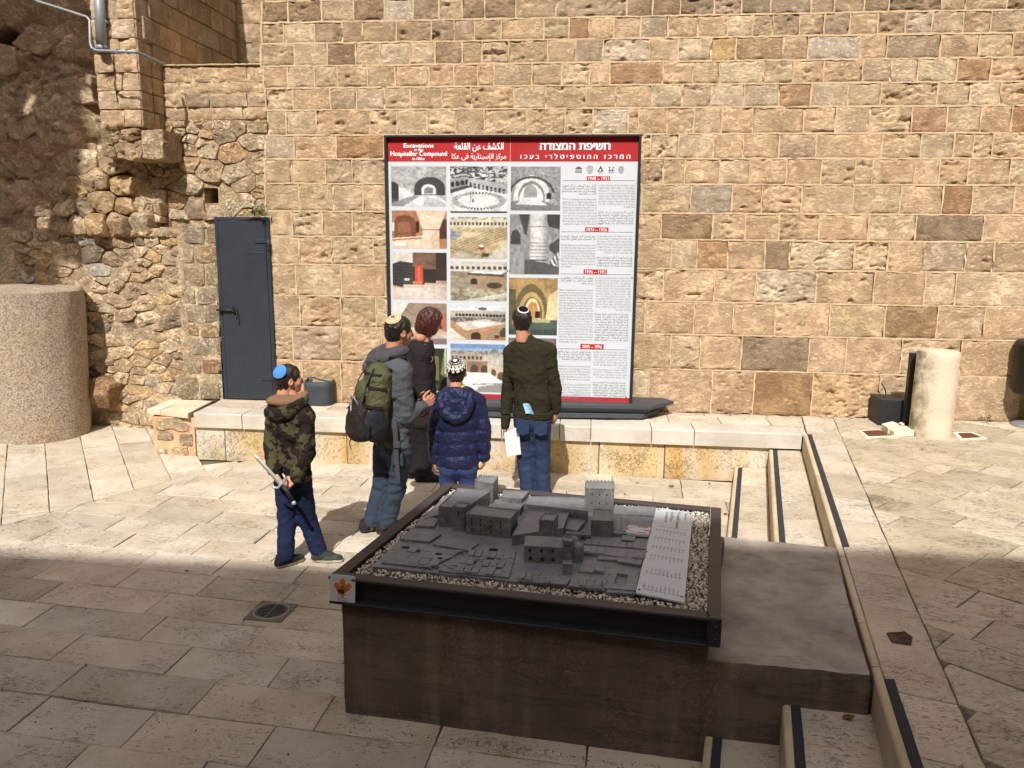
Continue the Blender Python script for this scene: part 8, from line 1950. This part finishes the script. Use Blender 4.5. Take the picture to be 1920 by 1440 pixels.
# ---------------------------------------------------------------- boy in the navy puffer jacket
Y4 = 5.9
J = joints(Y4, dict(skl=(857, 696, 0), nek=(858, 729, -.01), upc=(859, 750, 0), chs=(860, 780, 0), wst=(860, 825, 0), pel=(859, 866, 0), sha=(828, 757, .02), shb=(892, 756, .02),
     ela=(818, 808, 0), elb=(905, 806, 0), wra=(815, 862, .02), wrb=(908, 858, .02), hpa=(843, 878, 0), hpb=(875, 878, 0), kna=(841, 945, .03), knb=(877, 945, .03), ana=(840, 998, 0), anb=(878, 998, 0)))
for q in 'ab': g0 = J['an'+q]; g0[2] = .06; J['kn'+q][2] = .37
p4, r, f, u_ = person(J, DEG(2), .78, SK1, 'boy in a navy quilted jacket and patterned black and white cap', DEG(4), .02, .86,
    [(J['wra'], (0, .1, -1), (.9, .3, 0), (0, 1, 0), .78, .35), (J['wrb'], (-.15, .1, -1), (-.9, .3, 0), (.2, 1, 0), .78, .35)])
V, F = hairmesh(J['skl'], r, f, u_, .86, 'short', 41); mk('hair', V, F, HR_B, p4, True)
BKc, WHc = S((24, 24, 26)), S((222, 216, 204))
def knit(a, b):
    if a < .17: return WHc
    k = int((a-.17)/.83*9); j = int(b*28); sub = ((a-.17)/.83*9) % 1
    if k in (0, 8): return BKc
    if k in (2, 5): return BKc if sub < .5 else WHc
    if k in (1, 4, 7): return WHc if j % 2 == 0 else BKc
    if k in (3, 6): return WHc if (b*28) % 1 > .45 else BKc
    return BKc
kippah(J['skl'], r, f, u_, .90, u_*.84-f*.55, 1.22, p4, knit, .008, 'knitted_cap')
M_puff = mat_cloth('navy_nylon', S((25, 32, 68)), 300, .5, .55, .12, 0, 16.); M_puff.node_tree.nodes['Principled BSDF'].inputs['Specular IOR Level'].default_value = .35
S_ = SDF(*sg(J, TORSO, .17), .007); garment_torso(S_, J, DEG(2), .86, .030); garment_arm(S_, J, 'a', .80, .032, .95, .044); garment_arm(S_, J, 'b', .80, .032, .95, .044); S_.half(J['pel']+[0, 0, -.03], (0, 0, -1)); S_.half(J['nek']+[0, 0, .005], (0, 0, 1))
zs0 = J['pel'][2]-.03
S_.fn(lambda x, y, z: -.011*np.sqrt(np.abs(np.sin(np.pi*(z-zs0+.010*np.sin(x*9))/.098))+.01)+.006); S_.noise(.007, (20, 20, 10), 63, 3, True); V, F = S_.mesh(); mk('jacket', V, F, M_puff, p4, True)
S_ = SDF(*bounds([J['upc']], .3), .007); 
for k in range(14):
    a = math.pi*k/14; a2 = math.pi*(k+1)/14; P_ = lambda a: J['upc']+np.array([.115*math.cos(a), -.115-.03*math.sin(a), .055-.17*math.sin(a)])
    S_.cap(P_(a), P_(a2), .032, .032, .02)
S_.ell(J['upc']+np.array([0, -.10, .0]), (.115, .045, .125), k=.02); S_.ell(J['nek']+np.array([0, -.02, -.015]), (.10, .085, .035), k=.03); S_.half(J['nek']+[0, 0, .028], (0, 0, 1)); S_.noise(.008, (18, 18, 16), 66, 3, True); V, F = S_.mesh(); mk('hood', V, F, M_puff, p4, True)
S_ = SDF(*bounds([J['nek']], .12), .006); S_.cap(J['nek']+[0, 0, -.02], J['nek']+[0, 0, .034], .062, .056, 0); S_.half(J['nek']+[0, 0, .032], (0, 0, 1)); V, F = S_.mesh(); mk('shirt_collar', V, F, mat_cloth('lime_cotton', S((206, 214, 40))), p4, True)
M_bluep = mat_cloth('blue_fleece_trousers', S((56, 70, 114)), 200, .5)
S_ = SDF(*sg(J, LEGS, .17), .009); garment_legs(S_, J, 0, .82, .018, 'wst', .062); S_.half((0, 0, .05), (0, 0, -1)); S_.noise(.009, (9, 9, 14), 68, 3, True); V, F = S_.mesh(); mk('trousers', V, F, M_bluep, p4, True)
for q in 'ab': shoe(p4, (J['an'+q][0], J['an'+q][1]-.06), DEG(2), .22, .08, .08, S((40, 44, 60)), S((180, 180, 176)))

# ---------------------------------------------------------------- man in the green sweater with a sheet of paper
Y5 = 6.55
J = joints(Y5, dict(skl=(978, 599, 0), nek=(983, 631, -.01), upc=(988, 655, 0), chs=(992, 695, 0), wst=(998, 745, 0), pel=(999, 785, 0), sha=(959, 661, .03), shb=(1028, 658, .0),
     ela=(953, 738, .06), elb=(1040, 728, .02), wra=(947, 799, .02), wrb=(1041, 768, .05), hpa=(985, 797, .02), hpb=(1013, 797, -.0), kna=(985, 865, .03), knb=(1016, 865, .03), ana=(990, 930, 0), anb=(1018, 930, .02)))
for q in 'ab': J['an'+q][2] = .07
p5, r, f, u_ = person(J, DEG(8), .98, SK2, 'man in a dark olive sweater and blue jeans holding a white sheet', DEG(-16), .02, .98,
    [(J['wra'], (-.1, .1, -1), (.9, .2, 0), (.1, 1, 0), .97, .6), (J['wrb'], (.05, .1, -1), (-.9, .3, 0), (.2, 1, 0), .97, .4)])
V, F = hairmesh(J['skl'], r, f, u_, .98, 'short', 51); mk('hair', V, F, HR_D, p5, True)
kippah(J['skl'], r, f, u_, 1.0, u_*.80-f*.60, .52, p5, lambda a, b: S((20, 20, 22)) if a < .82 else S((206, 206, 206)))
mb = MB(); cpos = J['skl']+(-f*.085+u_*.068)*1.; obox(mb, cpos-f*.012+u_*.0, cpos-f*.03-u_*.028+[.012, 0, 0], .005, .004, .001); mb.build('hair_clip', M_galv, p5)
M_olsw = mat_cloth('olive_knit', S((50, 46, 33)), 220, .55)
S_ = SDF(*sg(J, TORSO, .19), .008); garment_torso(S_, J, DEG(8), .86, .020); garment_arm(S_, J, 'a', .96, .014, .97); garment_arm(S_, J, 'b', .96, .014, .97); S_.half(J['pel']+[0, 0, .035], (0, 0, -1)); S_.half(J['nek']+[0, 0, .005], (0, 0, 1)); S_.noise(.014, (7, 7, 6), 73, 3, True); S_.noise(.006, (16, 16, 26), 74, 2, True)
V, F = S_.mesh(); mk('sweater', V, F, M_olsw, p5, True)
S_ = SDF(*bounds([J['pel']], .26), .008); S_.ecap(J['pel']+[0, 0, .07], J['pel']+[0, 0, .02], (.178, .128), (.170, .122), DEG(8), .01); S_.half(J['pel']+[0, 0, .01], (0, 0, -1)); S_.half(J['pel']+[0, 0, .07], (0, 0, 1)); S_.fn(lambda x, y, z: .0015*np.sin(np.arctan2(y-J['pel'][1], x-J['pel'][0])*90)); V, F = S_.mesh(); mk('hem_band', V, F, M_olsw, p5, True)
for q in 'ab':
    d = (J['wr'+q]-J['el'+q]); d /= np.linalg.norm(d); S_ = SDF(*bounds([J['wr'+q]], .12), .006); S_.cap(J['wr'+q]-d*.075, J['wr'+q]-d*.002, .045, .037, .0); V, F = S_.mesh(); mk('cuff', V, F, M_olsw, p5, True)
S_ = SDF(*bounds([J['nek']], .14), .006); S_.cap(J['nek']+[0, -.005, -.02], J['nek']+[0, .004, .016], .070, .064, 0); S_.half(J['nek']+[0, 0, .018], (0, -.1, 1)); V, F = S_.mesh(); mk('neckband', V, F, M_olsw, p5, True)
M_denim = mat_cloth('blue_denim', S((46, 59, 86)), 260, .65, .85, .14, 0, 8.)
S_ = SDF(*sg(J, LEGS, .19), .009); garment_legs(S_, J, DEG(4), .98, .008, 'wst', .062); S_.half((0, 0, .055), (0, 0, -1)); S_.half(J['pel']+[0, 0, .02], (0, 0, 1)); S_.noise(.011, (8, 8, 16), 78, 3, True); V, F = S_.mesh(); mk('jeans', V, F, M_denim, p5, True)
for sx_ in (-1, 1):
    mb = MB(); c_ = J['pel']+np.array([sx_*.075, -.122, -.055]); pts_ = [(-.055, .06), (.055, .06), (.055, -.04), (0, -.065), (-.055, -.04)]; V = [c_+[a, -.006, b] for a, b in pts_]+[c_+[a, .02, b] for a, b in pts_]
    mb.add(V, [[0, 1, 2, 3, 4][::-1]]+[[i, (i+1) % 5, 5+(i+1) % 5, 5+i] for i in range(5)]); mb.build('back_pocket', M_denim, p5)
for q in 'ab': shoe(p5, (J['an'+q][0], J['an'+q][1]-.07), DEG(6), .28, .098, .095, S((36, 34, 34)), S((60, 60, 60)))
sheet('paper_sheet', [(945, 812), (972, 800), (977, 852), (951, 857)], [Y5-.07, Y5-.10, Y5-.09, Y5-.05], 'white sheet of paper in the left hand of the man in the olive sweater', None, .0012, .006)
n = N('blue_mask_cloth'); sepz = n.n('SeparateXYZ'); n.l(n.pos(1., False), sepz.inputs[0]); M_mask = n.fin(n.mix(n.ramp(n.noise(n.pos((1, 1, 8), False), 20, 2), [(.45, 0.), (.55, 1.)]), S((96, 176, 220)), S((196, 220, 226))), .8, spec=.2)
sheet('face_mask', [(980, 757), (993, 758), (1001, 777), (986, 776)], [Y5-.155, Y5-.155, Y5-.145, Y5-.145], 'crumpled light blue face mask sticking out of a back pocket of the jeans', M_mask, .004, .012, 'face mask')
